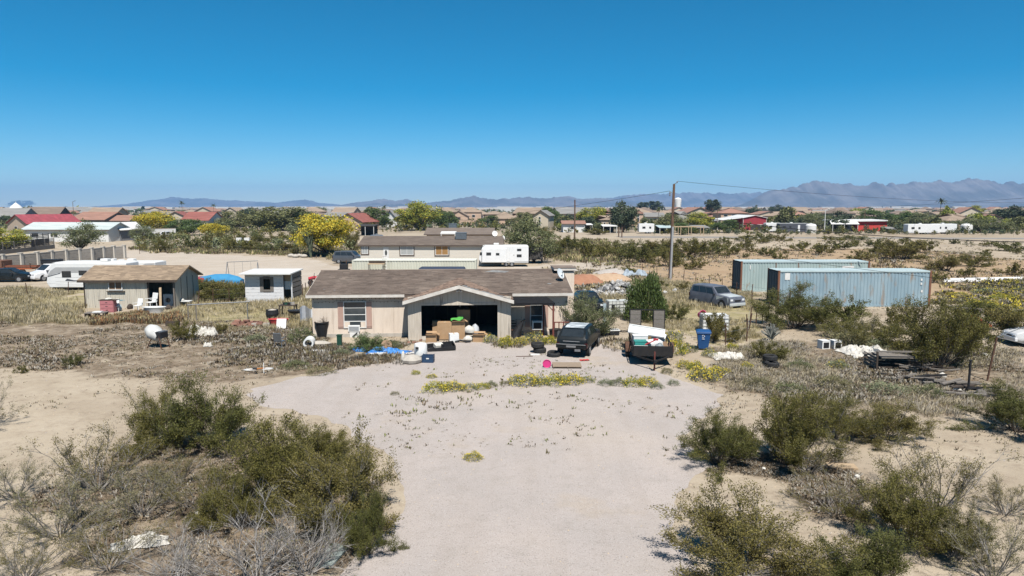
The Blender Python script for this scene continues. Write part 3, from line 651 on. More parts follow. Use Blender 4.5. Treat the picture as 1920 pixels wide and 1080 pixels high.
C_contg = M('container_green', (.40, .49, .475), (.33, .42, .41), scale=.9, rough=.7, stretch=(1, 1, .35), c3=(.33, .27, .21), s3=2.6, lo3=.63, hi3=.72)
C_controof = M('container_roof', (.50, .60, .61), (.42, .52, .53), scale=.8, rough=.6)
C_crust = M('container_rust', (.23, .10, .06), (.17, .08, .05), scale=3, rough=.9)
C_cendshade = M('container_end_shaded', (.10, .13, .15), (.08, .10, .115), scale=2, rough=.7)  # far darker than the side paint: shade of the end faces put into the colour
cf = container('shipping_container', 'front pale blue corrugated shipping container with rust red corner posts', (pd(1446, 540, 56.6).x, 55.2, 0), R(-.8), H=zat(507, 55.4) , paint=C_contb, roofm=C_controof, endm=C_cendshade, rust=C_crust)
cb_ = container('shipping_container', 'rear pale green corrugated shipping container half hidden behind the blue one', (pd(1378, 540, 66.5).x, 65.0, 0), R(.5), H=2.87, paint=C_contg, roofm=C_controof, endm=C_cendshade, rust=C_crust)
hf = zat(507, 55.4)
MB().box(.55, .95, .03, .036, hf - .75, hf - .2).build('white_decal', C_white, cf)
for a, b in ((11.35, .62), (11.35, .95), (11.42, 1.55)): MB().box(a, a + .13, .03, .036, hf - b - .18, hf - b).build('white_marking', C_white, cf)
MB().box(9.6, 10.7, .03, .036, 2.15, 2.42).build('white_decal', C_white, cb_); MB().box(.85, .95, .03, .036, 2.1, 2.5).build('white_marking', C_white, cb_)
for x in (3.3, 5.4): MB().box(x, x + .07, .028, .034, 2.2, 2.75).build('rust_streak', C_crust, cb_)
# ---- cream storage container behind the house
C_cream = M('cream_steel', (.60, .60, .50), (.52, .52, .43), scale=.8, rough=.7, stretch=(1, 1, .4))
CY = 77.5; cc = container('storage_container', 'long cream storage container behind the house roof', (pd(660, 500, CY).x, CY, 0), 0, L=pd(893, 500, CY).x - pd(660, 500, CY).x, H=zat(487.5, CY), paint=C_cream, roofm=M('cream_roof', (.66, .66, .58)), endm=C_cream, rust=C_cream)
cc['group'] = 'storage containers'
# ladder and blue cover against it
ld = thing('ladder', 'white step ladder leaning on the cream container', 'ladder', (pd(722, 500, CY).x, CY - .35, 0))
for s in (-.22, .22): MB().bar((s, -.3, 0), (s, .2, 2.55), .03, n=4).build('rail', C_white, ld)
for k in range(9): MB().bar((-.22, -.3 + .055 * k, .28 * k + .2), (.22, -.3 + .055 * k, .28 * k + .2), .018, n=4).build('rung', C_rust, ld)
tb = thing('work_table', 'dark framed work table beside the white ladder', 'table', (pd(709, 500, CY).x, CY - .9, 0))
MB().box(-.9, .9, -.4, .4, 1.65, 1.72).build('table_top', C_pale, tb)
for sx in (-.85, .8):
    for sy in (-.38, .33): MB().box(sx, sx + .06, sy, sy + .06, 0, 1.649).build('leg', C_dkwood, tb)
MB().box(-.9, .9, .3, .34, 1.721, 2.0).build('back_board', C_dkwood, tb)
bc = thing('covered_trailer', 'dark blue cover showing above the house ridge before the cream container', 'trailer', (pd(829, 505, 70).x, 70, 0))
MB().prism([(-2.35, .5), (2.35, .5), (2.4, 1.45), (2.25, zat(501, 70)), (-2.25, zat(501, 70)), (-2.4, 1.4)], -1.0, 1.0, 'y').build('cover', M('navy_cover', (.05, .065, .10), (.04, .05, .08), scale=3), bc, bevel=.12)
for x in (-1, 1):
    for y in (-1.02, .84): MB().lathe([(.001, 0), (.33, 0), (.33, .18), (.001, .18)], 12, (x, y, .33), 'y').build('wheel', C_rubber, bc)
for k, (px, py, w) in enumerate(((640, 505, .9),)):
    gn = thing('generator', 'black engine set standing left of the cream container', 'generator', gp(680, 520) * 0 + Vector((pd(663, 500, CY - 1).x - 1.0, CY - 1, 0)))
    MB().box(-.7, .55, -.4, .4, .25, 1.1).box(-.5, .35, -.3, .3, 1.1, 1.7).build('body', C_blackpl, gn, bevel=.05)
    MB().bar((.2, 0, 1.7), (.2, 0, 2.1), .05).build('exhaust', C_rust, gn)
    for x in (-.6, .4): MB().lathe([(.001, 0), (.25, 0), (.25, .12), (.001, .12)], 10, (x, -.5, .25), 'y').build('wheel', C_rubber, gn)
# ---- mobile home behind
C_mhw = M('mobile_home_wall', (.66, .61, .53), (.60, .555, .48), scale=1, stretch=(.4, .4, 5))
C_mhroof = M('mobile_home_shingle', (.20, .16, .13), (.165, .13, .105), scale=.8, isl=.14)
C_dktrim = M('dark_brown_trim', (.10, .075, .06))
MY = 94.; mx0, mx1 = pd(676, 480, MY).x, pd(940, 480, MY).x; mh = thing('mobile_home', 'long cream mobile home with brown roof behind the cream container', 'mobile home', (mx0, MY, 0)); MW = mx1 - mx0
gable_box(mh, 0, MW, 0, 8, zat(459, MY), zat(442.5, MY + 4), 'x', C_mhw, C_mhroof, .3, .12, .3, fascia=C_dktrim)
def mwin(px0, px1, py0, py1, g, nc=2): 
    x0, x1, z0, z1 = pd(px0, 480, MY).x - mx0, pd(px1, 480, MY).x - mx0, zat(py1, MY), zat(py0, MY)
    w = window(mh, x0, x1, z0, z1, -.03, 1, nc, .07, C_white, g, .05)
    for b in ((x0 - .13, x1 + .13, z1 + .002, z1 + .14), (x0 - .13, x1 + .13, z0 - .14, z0 - .002), (x0 - .13, x0 - .002, z0, z1), (x1 + .002, x1 + .13, z0, z1)): MB().box(b[0], b[1], -.06, -.001, b[2], b[3]).build('casing', C_dktrim, w)
g_blind = M('blind_pane', (.42, .43, .42), (.36, .37, .36), scale=2, stretch=(.2, 1, 8), rough=.2); g_or = M('amber_pane', (.38, .22, .09), (.33, .18, .07), rough=.2)
mwin(678.5, 690.5, 460, 476, g_blind, 2); mwin(751, 775.5, 460.5, 478, g_blind); mwin(816.5, 841, 460.5, 478.5, g_or)
ddr = MB().box(pd(719, 480, MY).x - mx0, pd(729, 480, MY).x - mx0, -.04, -.001, .4, 2.5).build('door', C_white, mh); MB().lathe([(.001, 0), (.16, 0), (.16, .01), (.001, .01)], 14, (pd(724, 480, MY).x - mx0, -.056, 1.75), 'y', 1, 2.4).build('oval_glass', C_glass, ddr)
cu = thing('rooftop_cooler', 'blue grey evaporative cooler on the mobile home roof', 'cooler', (pd(865, 450, MY + 3).x, MY + 2.6, zat(450, MY + 2.8)))
MB().box(-.75, .75, -.5, .5, .12, 1.02).build('cabinet', M('cooler_grey', (.13, .16, .185), (.10, .125, .145), scale=3, rough=.5), cu, bevel=.04)
for k in range(5): MB().box(-.65, .65, -.53, -.501, .22 + k * .15, .28 + k * .15).build('louver', C_steel, cu)
MB().box(-.8, .8, -.55, .55, 1.022, 1.07).build('lid', C_steel, cu); MB().box(-.6, -.5, -.4, .4, -.1, .12).build('foot', C_steel, cu); MB().box(.5, .6, -.4, .4, -.1, .12).build('foot', C_steel, cu)
dish('satellite_dish', 'pale satellite dish above the right end of the mobile home roof', (pd(927.5, 445, MY + 4).x, MY + 4, zat(443, MY + 4) - .1), R(10), .38, .42, C_white, 65, .3)
dish('satellite_dish', 'small tilted dish at the far right gable corner of the mobile home', (pd(943, 446, MY + 3).x, MY + 3.4, zat(450, MY + 3) - .1), R(60), .25, .32, C_white, 65, .3)
# ---- block wall with pillars (left)
C_block = M('block_wall', (.36, .325, .285), (.29, .262, .23), scale=1.1, stretch=(.5, .5, 4), rough=.95, bump=.03, bscale=3)
C_pillar = M('pillar_stucco', (.60, .555, .49), (.52, .48, .42), scale=2)
bw = thing('block_wall', 'grey split-block yard wall with pale pillars at the left', 'wall', (0, 0, 0)); tops = [(-24, 480.5), (4, 478.5), (38, 476), (69, 473.5), (95.5, 471), (122.5, 469), (147.5, 467), (171, 465.5), (192.5, 463.5), (212.5, 462), (232, 461)]
bw['kind'] = 'thing'
BP = [gp(x, y, 1.95) for x, y in tops]
for k, a in enumerate(BP):
    pl = MB().box(-.22, .22, -.22, .22, 0, 2.02).build('pillar', C_pillar, bw, loc=(a.x, a.y, 0)); MB().box(-.27, .27, -.27, .27, 2.021, 2.1).build('pillar_cap', C_pillar, pl)
    if k + 1 < len(BP):
        b = BP[k + 1]; d = b - a; L_ = d.length - .44; 
        o = MB().box(0, L_, -.09, .09, 0, 1.85).build('wall_bay', C_block, bw, loc=(a.x + d.x / d.length * .22, a.y + d.y / d.length * .22, 0), rz=math.atan2(d.y, d.x))
        MB().box(0, L_, -.12, .12, 1.851, 1.92).build('coping', C_pillar, o)
        for r in range(6): MB().box(.0, L_, -.1, -.0905, .3 * r + .28, .3 * r + .30).build('course_joint', C_conc, o)
# ---- slatted fence further left
C_slat = M('dark_slat', (.075, .07, .065), (.06, .055, .05)); C_low = M('grey_stucco_wall', (.20, .185, .17), (.17, .158, .145), scale=2)
sf = thing('slat_fence', 'dark horizontal slat fence on a low grey wall at the far left', 'fence', (0, 0, 0)); a, b = gp(-40, 482), gp(102, 466); d = b - a; ang = math.atan2(d.y, d.x); Ls = d.length
base = MB().box(0, Ls, -.12, .12, 0, .75).build('low_wall', C_low, sf, loc=a, rz=ang); nb = 7
for k in range(nb + 1): MB().box(k * Ls / nb - .07, k * Ls / nb + .07, -.08, .08, .751, 2.05 + (.6 if k == nb else 0)).build('post', C_low if k < nb else C_pillar, sf, loc=a, rz=ang)
for k in range(nb):
    for r in range(5): MB().box(k * Ls / nb + .08, (k + 1) * Ls / nb - .08, -.03, .03, .85 + r * .24, .85 + r * .24 + .14).build('slat', C_slat, sf, loc=a, rz=ang)
gt = thing('slat_gate', 'taller dark slat gate beside the low grey wall', 'gate', gp(60, 468.5), ang - R(4))
for r in range(9): MB().box(0, 5.2, -.03, .03, .5 + r * .26, .5 + r * .26 + .15).build('slat', C_slat, gt)
for x in (-.1, 1.7, 3.5, 5.21): MB().box(x, x + .09, -.06, .06, 0, 2.95).build('post', C_slat, gt)
# ================================================================ vehicles (local: +x forward, +y left, origin on the ground at the middle)
def paint(name, c, rough=.3): return M(name, c, tuple(x * .9 for x in c), scale=1.5, rough=rough, spec=.5, coat=.3)
C_tint = M('car_glass', (.02, .026, .03), (.03, .036, .04), scale=2, rough=.04, spec=.5)
C_rim = M('alloy_rim', (.45, .46, .47), (.38, .39, .40), scale=6, rough=.35, metal=.6)
C_red = M('red_lens', (.05, .008, .008), rough=.2); C_lamp = M('clear_lens', (.70, .72, .74), rough=.15)
PROF = {  # x/L from rear (-.5) to front (.5): belt height, roof height (= belt where there is no cabin), belt half width, roof half width  (heights / H, widths / (W/2))
 'wagon': [(-.5,.56,.58,.88,.80),(-.48,.66,.69,.95,.82),(-.345,.67,.96,1,.76),(-.2,.66,1,1,.79),(.05,.65,.985,1,.78),(.2,.645,.68,.99,.86),(.40,.60,.625,.97,.86),(.475,.54,.56,.92,.82),(.5,.44,.46,.86,.78)],
 'suv': [(-.5,.60,.64,.93,.82),(-.485,.62,.70,.97,.82),(-.44,.625,.97,1,.80),(-.2,.62,1,1,.81),(.06,.615,.985,1,.80),(.19,.61,.64,1,.88),(.42,.575,.60,.98,.88),(.485,.54,.56,.95,.86),(.5,.46,.48,.92,.84)],
 'sedan': [(-.5,.60,.63,.88,.80),(-.47,.68,.70,.95,.84),(-.33,.69,.72,.99,.80),(-.20,.69,.98,1,.74),(.02,.68,1,1,.75),(.10,.675,.98,1,.74),(.24,.665,.70,.99,.84),(.42,.60,.62,.96,.84),(.485,.52,.54,.90,.80),(.5,.44,.46,.86,.78)],
 'van': [(-.5,.52,.56,.93,.84),(-.49,.56,.66,.97,.84),(-.46,.57,.97,1,.83),(-.1,.56,1,1,.84),(.12,.555,.985,1,.82),(.29,.55,.60,1,.86),(.44,.47,.50,.96,.84),(.49,.40,.42,.90,.80),(.5,.33,.35,.88,.78)],
 'pickup': [(-.5,.58,.585,.97,.94),(-.49,.58,.585,.98,.94),(-.12,.58,.585,1,.94),(-.11,.60,.95,1,.80),(-.03,.60,1,1,.80),(.08,.595,.985,1,.80),(.19,.59,.62,1,.88),(.43,.56,.58,.98,.88),(.49,.50,.52,.95,.86),(.5,.42,.44,.92,.84)]}
def car(name, label, kind, loc, heading, L=4.5, W=1.75, H=1.45, body=None, roofm=None, cat='car', z0=.22, wheel=.32, group=None, front_mat=None):
    t = thing(name, label, cat, loc, heading, group); P = PROF[kind]; w2 = W / 2
    def S(u):
        for a, b in zip(P, P[1:]):
            if a[0] <= u <= b[0] + 1e-9:
                f = (u - a[0]) / (b[0] - a[0]); return [a[i] + (b[i] - a[i]) * f for i in range(5)]
        return list(P[-1] if u > 0 else P[0])
    us = sorted(set([round(p[0], 4) for p in P] + [round(x, 3) for x in np.linspace(-.48, .48, 13)]))
    rings = []
    for u in us:
        _, zb, zt, wb, wt = S(u); zb *= H; zt *= H; wb *= w2; wt *= w2; x = u * L; zl = z0 + (.06 if abs(u) > .47 else 0)
        half = [(wb * .86, zl), (wb * .985, zl + .12), (wb, (zl + zb) / 2), (wb * .97, zb), (wb * .97 + (wt - wb * .97) * .9, zb + (zt - zb) * .93), (wt * .8, zt)]
        rings.append([(x, y, z) for y, z in half] + [(x, 0, zt * 1.008)] + [(x, -y, z) for y, z in half[::-1]] + [(x, 0, zl)])
    bd = MB().loft(rings).build('body', body, t, smooth=True)
    cab = [p for p in P if p[2] - p[1] > .2]; u0, u1 = cab[0][0], cab[-1][0]; ui = [p[0] for p in P]; ur, uf = ui[ui.index(u0) - 1], ui[ui.index(u1) + 1]
    def side(u, v, s):
        _, zb, zt, wb, wt = S(u); a = wb * w2 * .97; b = a + (wt * w2 - a) * .9; z1 = zb * H; z2 = z1 + (zt - zb) * H * .93
        return (u * L, s * (a + (b - a) * v + .012), z1 + (z2 - z1) * v)
    def swin(s, ub0, ub1, ut0, ut1, nm='side_window'):
        n = 6; vs = []
        for i in range(n + 1): vs.append(side(ub0 + (ub1 - ub0) * i / n, .1, s))
        for i in range(n + 1): vs.append(side(ut0 + (ut1 - ut0) * i / n, .86, s))
        MB().add(vs, [(i, i + 1, n + 2 + i, n + 1 + i) if s > 0 else (n + 1 + i, n + 2 + i, i + 1, i) for i in range(n)]).build(nm, C_tint, t)
    nwin = 3 if kind in ('suv', 'van', 'wagon') else (1 if kind == 'pickup' else 2)
    lo, hi = u0 + (.015 if kind != 'sedan' else -.06), uf - .05; lt, ht = u0 + .025, u1 - .005
    for s in (1, -1):
        for k in range(nwin):
            a, b = k / nwin + .012, (k + 1) / nwin - .012
            swin(s, lo + (hi - lo) * a, lo + (hi - lo) * b, lt + (ht - lt) * a, lt + (ht - lt) * b)
    def end_glass(ua, ub, nm, f0=.12, f1=.9, wf=.86):
        vs = []
        for f in (f0, .5 * (f0 + f1), f1):
            u = ua + (ub - ua) * f; _, zb, zt, wb, wt = S(u); ww = (wt * .8 + .12) * w2 * wf if False else wt * w2 * wf; x = u * L + (.012 if ua > 0 else -.012)
            vs += [(x, -ww, zt * H + .008), (x, ww, zt * H + .008)]
        MB().add(vs, [(0, 1, 3, 2), (2, 3, 5, 4)]).build(nm, C_tint, t)
    end_glass(uf, u1, 'windscreen'); end_glass(ur, u0, 'rear_window')
    if roofm:
        vs = []; n = 6
        for i in range(n + 1):
            u = u0 + .02 + (u1 - u0 - .04) * i / n; _, zb, zt, wb, wt = S(u)
            for y in (-.78, 0, .78): vs.append((u * L, y * wt * w2, zt * H * (1.008 if y == 0 else 1) + .012))
        MB().add(vs, [(3*i+j, 3*i+3+j, 3*i+4+j, 3*i+1+j)[::-1] for i in range(n) for j in range(2)]).build('roof_panel', roofm, t)
    if front_mat:
        vs = []; n = 5
        for i in range(n + 1):
            u = uf + .02 + (.47 - uf) * i / n; _, zb, zt, wb, wt = S(u)
            for y in (-.84, 0, .84): vs.append((u * L, y * wt * w2, zt * H * (1.008 if y == 0 else 1) + .01))
        MB().add(vs, [(3*i+j, 3*i+3+j, 3*i+4+j, 3*i+1+j)[::-1] for i in range(n) for j in range(2)]).build('bonnet', front_mat, t)
        for s in (1, -1):
            MB().add([(uf * L, s * (w2 * .985 + .012), z0 + .42), (.47 * L, s * (w2 * .95 + .012), z0 + .35), (.47 * L, s * (w2 * .93 + .012), .55 * H), (uf * L, s * (w2 * .965 + .014), .59 * H)], [(0, 1, 2, 3) if s < 0 else (3, 2, 1, 0)]).build('wing', front_mat, t)
    for x in (-.31 * L, .315 * L):
        for s in (1, -1):
            w = MB().lathe([(wheel * .6, -.09), (wheel * .95, -.1), (wheel, -.06), (wheel, .06), (wheel * .95, .1), (wheel * .6, .09)], 18, (x, s * (w2 - .11), wheel), 'y').build('wheel', C_rubber, t)
            MB().lathe([(.001, 0), (wheel * .62, 0), (wheel * .62, s * .012), (.001, s * .02)], 14, (x, s * (w2 - .01), wheel), 'y').build('rim', C_rim, w)
            MB().lathe([(.001, 0), (wheel + .06, 0), (wheel + .06, s * .006), (.001, s * .006)], 18, (x, s * (w2 * .985 + .0), wheel + .03), 'y').build('wheel_arch', C_blackpl, t)
    _, zb, zt, wb, wt = P[0]; xr = -.5 * L
    MB().box(xr - .07, xr + .12, -w2 * .95, w2 * .95, z0 + .12, z0 + .36).build('bumper', C_steel if kind == 'pickup' else body, t, bevel=.04); MB().box(.5 * L - .10, .5 * L + .06, -w2 * .93, w2 * .93, z0 + .08, z0 + .32).build('bumper', front_mat or body, t, bevel=.04)
    for s in (1, -1):
        MB().box(xr - .015, xr + .1, s * w2 * .86 - .11, s * w2 * .86 + .06 * (1 if s < 0 else 1), zb * H - .34, zb * H - .06).build('tail_light', C_red, t, bevel=.02)
        MB().box(.485 * L - .03, .5 * L + .012, s * w2 * .68 - .16, s * w2 * .68 + .12, .40 * H, .49 * H).build('headlight', C_lamp, t, bevel=.02)
        MB().cbox((uf * L - .22, s * (w2 + .07), .63 * H), (.1, .17, .12)).build('mirror', C_blackpl, t)
    MB().box(.5 * L - .02, .5 * L + .016, -.32, .32, .37 * H, .45 * H).build('grille', C_blackpl, t)
    MB().box(xr - .078, xr - .071, -.26, .26, z0 + .18, z0 + .31).build('number_plate', M('worn_plate', (.20, .20, .20)), t)
    return t
def hd(px, py, deg): p = gp(px, py); return (p.x, p.y, 0), R(deg)
P_blk = M('black_paint', (.008, .011, .012), (.014, .017, .018), scale=1.5, rough=.35, spec=.28); P_navy = M('faded_navy', (.10, .11, .14), (.15, .16, .19), scale=1.2, rough=.45); P_silv = M('faded_silver', (.52, .55, .55), (.44, .47, .47), scale=1.5, rough=.4); P_wht = paint('white_car_paint', (.80, .80, .80)); P_gry = paint('grey_car_paint', (.085, .09, .10)); P_fade = M('faded_roof', (.62, .66, .68), (.25, .29, .31), scale=1.4, rough=.6, lo=.40, hi=.60)
r0 = gp(1071, 671); h = R(73)
wag = car('station_wagon', 'black station wagon with peeling pale roof parked by the awning', 'wagon', (r0.x + .5 * 4.3 * math.cos(h), r0.y + .5 * 4.3 * math.sin(h), 0.02), h, 4.35, 1.74, 1.52, P_blk, P_fade, wheel=.30, z0=.38)
MB().box(-2.275, -2.25, -.78, .78, .70, .745).build('chrome_strip', C_steel, wag); MB().box(-2.205, -2.19, -.45, .45, .86, .90).build('hatch_trim', C_rim, wag); MB().cbox((-2.2, -.35, .42), (.12, .3, .12)).build('muffler', C_steel, wag)
p = gp(1343, 571); car('abandoned_suv', 'abandoned navy and silver SUV sunk in tall grass', 'suv', (p.x, p.y, -.12), R(-62), 4.6, 1.8, 1.72, P_navy, None, 'suv', .2, .34, front_mat=P_silv)
p = pd(659, 490, 98); car('parked_suv', 'dark grey SUV parked beside the far mobile home', 'suv', (p.x, 98, 0), R(-8), 4.9, 1.95, 1.78, P_gry, None, 'suv')
p = gp(16, 528); car('black_sedan', 'black sedan parked left of the white minivan', 'sedan', (p.x, p.y, 0), R(6), 4.9, 1.8, 1.45, P_blk, None, 'car')
p = gp(83, 526); car('white_minivan', 'white minivan facing the camera beside the white travel trailer', 'van', (p.x + .4, p.y + 1.0, 0), R(-118), 4.9, 1.95, 1.78, P_wht, None, 'van')
p = gp(1925, 655); car('white_car', 'white car bonnet at the right frame edge among shrubs', 'sedan', (p.x + 2.2, p.y + 1, 0), R(170), 4.6, 1.75, 1.4, P_wht, None, 'car')
p = gp(1100, 580); car('dark_car', 'dark car standing behind the mesquite right of the house', 'sedan', (p.x, p.y, 0), R(-80), 4.4, 1.72, 1.42, P_blk, None, 'car')
p = pd(296, 440, 175); car('white_pickup', 'white pickup truck by the long grey wall on the left', 'pickup', (p.x + 2, 175, 0), R(172), 5.6, 1.95, 1.8, P_wht, None, 'truck')
# travel trailers
C_rvw = M('trailer_white', (.80, .80, .79), (.74, .74, .73), scale=1.5, rough=.4); C_rvg = M('trailer_grey', (.42, .42, .42), (.37, .37, .37), scale=2, rough=.4); C_rvd = M('trailer_dark_band', (.07, .075, .09))
def travel_trailer(name, label, loc, rz, L=8, H=2.9, W=2.45, front='slant', bands=(), wins=(), group='travel trailers', acs=(.3,), tongue=True, zb=.45, shell=None):
    """side facing -y; x from 0 (front) to L"""
    t = thing(name, label, 'trailer', loc, rz, group)
    if front == 'slant': pr = [(.35, zb), (L, zb), (L, H - .08), (L - .1, H), (.95, H), (.55, H - .12), (.12, zb + .95), (.05, zb + .45)]
    elif front == 'nose': pr = [(.5, zb), (L, zb), (L, H), (.7, H), (.2, H - .45), (0, zb + .9)]
    else: pr = [(.08, zb), (L, zb), (L, H - .05), (L - .06, H), (.12, H), (.0, H - .1), (0, zb + .3)]
    MB().prism(pr, 0, W, 'y').build('shell', shell or C_rvw, t, bevel=.05)
    MB().prism([(pr[0][0] + .2, H + .001), (L - .15, H + .001), (L - .3, H + .05), (pr[0][0] + .5, H + .05)], .15, W - .15, 'y').build('roof_membrane', C_white, t)
    for pts, m, nm in bands: MB().prism(pts, -.012, -.002, 'y').build(nm, m, t)
    for a, b, c, d in wins:
        w = MB().box(a, b, -.03, -.013, c, d).build('window', C_blackpl, t); MB().box(a + .05, b - .05, -.036, -.031, c + .05, d - .05).build('pane', C_tint, w)
    dr = MB().box(L * .62, L * .62 + .65, -.022, -.013, zb + .1, zb + 1.95).build('door', C_rvw, t); MB().box(L * .62 + .55, L * .62 + .6, -.04, -.023, zb + .95, zb + 1.1).build('handle', C_blackpl, dr)
    for k in range(2):
        for y in (.02, W - .22):
            w = MB().lathe([(.001, 0), (.33, 0), (.33, .2), (.001, .2)], 16, (L * .55 + k * .78, y, .33), 'y').build('wheel', C_rubber, t)
            MB().lathe([(.001, 0), (.18, 0), (.18, .012), (.001, .012)], 12, (L * .55 + k * .78, y - .013, .33), 'y').build('rim', C_rim, w)
    MB().box(.4, L - .2, .3, W - .3, zb - .12, zb - .001).build('chassis', C_blackpl, t)
    if tongue: MB().bar((.5, W / 2 - .5, zb - .06), (-1.0, W / 2, zb - .06), .05, n=4).bar((.5, W / 2 + .5, zb - .06), (-1.0, W / 2, zb - .06), .05, n=4).bar((-.8, W / 2, 0), (-.8, W / 2, zb), .04).build('tow_bar', C_blackpl, t)
    for f in acs: MB().box(L * f, L * f + .7, W / 2 - .35, W / 2 + .35, H + .051, H + .32).build('air_conditioner', C_white, t, bevel=.06)
    return t
q = gp(90, 545); TD = q.y; x0_ = pd(85.5, 520, TD).x; LT = 7.6; zt = zat(493, TD)
tr1 = travel_trailer('travel_trailer', 'white and grey travel trailer behind the grey board shed', (x0_, TD, 0), R(2), LT, zt, front='slant', acs=(.62,), tongue=False, zb=.30,
    bands=[([(.18, zt - 1.25), (1.15, zt - .95), (LT - .1, zt - .9), (LT - .1, zt - .42), (1.0, zt - .42), (.5, zt - .75)], C_rvg, 'grey_band'), ([(.2, zt - 1.35), (1.4, zt - 1.02), (1.4, zt - .95), (.2, zt - 1.27)], C_rvd, 'dark_stripe'), ([(1.8, .95), (2.6, .88), (3.6, .95), (2.6, 1.0), (2.0, 1.15)], C_rvd, 'swoosh')],
    wins=((pd(116, 520, TD).x - x0_, pd(132.5, 520, TD).x - x0_, zat(520, TD), zat(508.5, TD)), (pd(147, 520, TD).x - x0_, pd(162, 520, TD).x - x0_, zat(516, TD), zat(507.5, TD))))
for k in range(3): MB().box(.9, LT - .1, -.008, -.001, .55 + k * .35, .565 + k * .35).build('seam', C_rvg, tr1)
q = gp(112, 522); TD = 74.; x0_ = pd(112, 500, TD).x; L2 = pd(291, 500, TD).x - x0_
tr2 = travel_trailer('long_travel_trailer', 'long white trailer roof seen above the grey board shed', (x0_, TD, 0), R(0), L2, zat(492, TD), front='nose', acs=(.45, .66), tongue=False, bands=[([(L2 - 1.6, zat(499, TD)), (L2 - .05, zat(502, TD)), (L2 - .05, zat(493.5, TD)), (L2 - 1.0, zat(494, TD))], C_rvg, 'grey_band')], wins=())
def roof_tyre(label, px, py, Y, z): 
    o = MB().lathe([(.36, -.12), (.60, -.16), (.74, -.08), (.74, .08), (.60, .16), (.36, .12)], 18).build('tyre', C_rubber, None, loc=(pd(px, py, Y).x, Y, z + .17)); return tag(o, label, 'tyre')
roof_tyre('black tyre lying on the long white trailer roof', 197, 489, TD + 1.2, zat(492, TD) + .06)
bx = thing('black_box', 'black box carried behind the white minivan roof', 'box', (pd(97.5, 490, 76.5).x, 76.5, 0)); MB().box(-.95, .95, -.5, .5, 1.75, zat(487.3, 76.5)).build('case', C_blackpl, bx, bevel=.05); MB().box(-.97, .97, -.52, .52, zat(487.3, 76.5) + .001, zat(487.3, 76.5) + .06).build('lid', C_blackpl, bx); 
for sx in (-.85, .75):
    for sy in (-.45, .35): MB().box(sx, sx + .1, sy, sy + .1, 0, 1.749).build('leg', C_rust, bx)
MYR = 92.; x0_ = pd(897, 480, MYR).x; L3 = pd(991, 480, MYR).x - x0_; zt = zat(461, MYR); zz = lambda py: zat(py, MYR); xx = lambda px: pd(px, 480, MYR).x - x0_
tr3 = travel_trailer('white_travel_trailer', 'white travel trailer parked before the right end of the mobile home', (x0_, MYR, 0), R(0), L3, zt, front='slant', zb=.55, acs=(.3,), tongue=False, bands=[([(.3, zz(470.5)), (1.7, zz(470)), (1.7, zz(469)), (.9, zz(468.5))], C_rvd, 'dark_stripe'), ([(.35, zz(490.5)), (L3, zz(490.5)), (L3, zz(489.5)), (.35, zz(489.5))], C_rvg, 'grey_band')], wins=((xx(890.3 + 9.5), xx(900 + 8.5), zz(478.5), zz(473)), (xx(912), xx(921), zz(478.5), zz(473)), (xx(930), xx(936.5), zz(478.5), zz(474)), (xx(969.5), xx(977.5), zz(470.5), zz(466.5)), (xx(969), xx(978), zz(482), zz(477))))
MB().box(xx(904), xx(950), -.42, -.014, zz(491.5), zz(466)).build('slide_out', C_rvw, tr3, bevel=.03)
for a, b, c, d in ((912, 921, 478.5, 473), (930, 936.5, 478.5, 474)): MB().box(xx(a), xx(b), -.44, -.421, zz(c), zz(d)).build('window', C_tint, tr3)
# dark dump trailer beside it
p = pd(1004, 494, 97); dt = thing('dump_trailer', 'black high-sided trailer behind the white travel trailer', 'trailer', (p.x, 97, 0))
MB().box(-.9, 1.0, 0, 3.4, .6, .7).build('bed', C_blackpl, dt)
for q in ((-.9, -.84, 0, 3.4), (.94, 1.0, 0, 3.4), (-.84, .94, 0, .06), (-.84, .94, 3.34, 3.4)): MB().box(*q, .701, 2.3).build('side_board', C_slat, dt)
for x in (-.98, .85): MB().lathe([(.001, 0), (.36, 0), (.36, .2), (.001, .2)], 14, (x - .0, 1.7, .36), 'x').build('wheel', C_rubber, dt)
# orange flatbed truck at the far left
p = pd(15, 497, 80); fb = thing('flatbed_trailer', 'rusty orange flatbed loaded with boards at the left edge', 'trailer', (p.x - 3.5, 80, 0)); C_or = M('orange_paint', (.40, .11, .045), (.30, .09, .04), scale=2)
MB().box(0, 6.2, 0, 2.2, .75, .92).build('bed', C_or, fb); MB().box(-.6, 2.6, .2, 2.0, .922, 1.75).build('load_crate', M('brown_tarp', (.16, .085, .055)), fb, bevel=.05)
for k in range(5): MB().box(2.7, 6.6 - .2 * k, .15 + .4 * k, .5 + .4 * k, .922, 1.05 + .06 * (k % 3)).build('plank', C_or if k % 2 else C_rust, fb)
for x in (.8, 1.6, 5): MB().lathe([(.001, 0), (.4, 0), (.4, .22), (.001, .22)], 14, (x, .02, .4), 'y').build('wheel', C_rubber, fb)
for x in (.1, 3, 6): MB().box(x, x + .08, -.02, .06, .93, 1.5).build('stake', C_rust, fb)
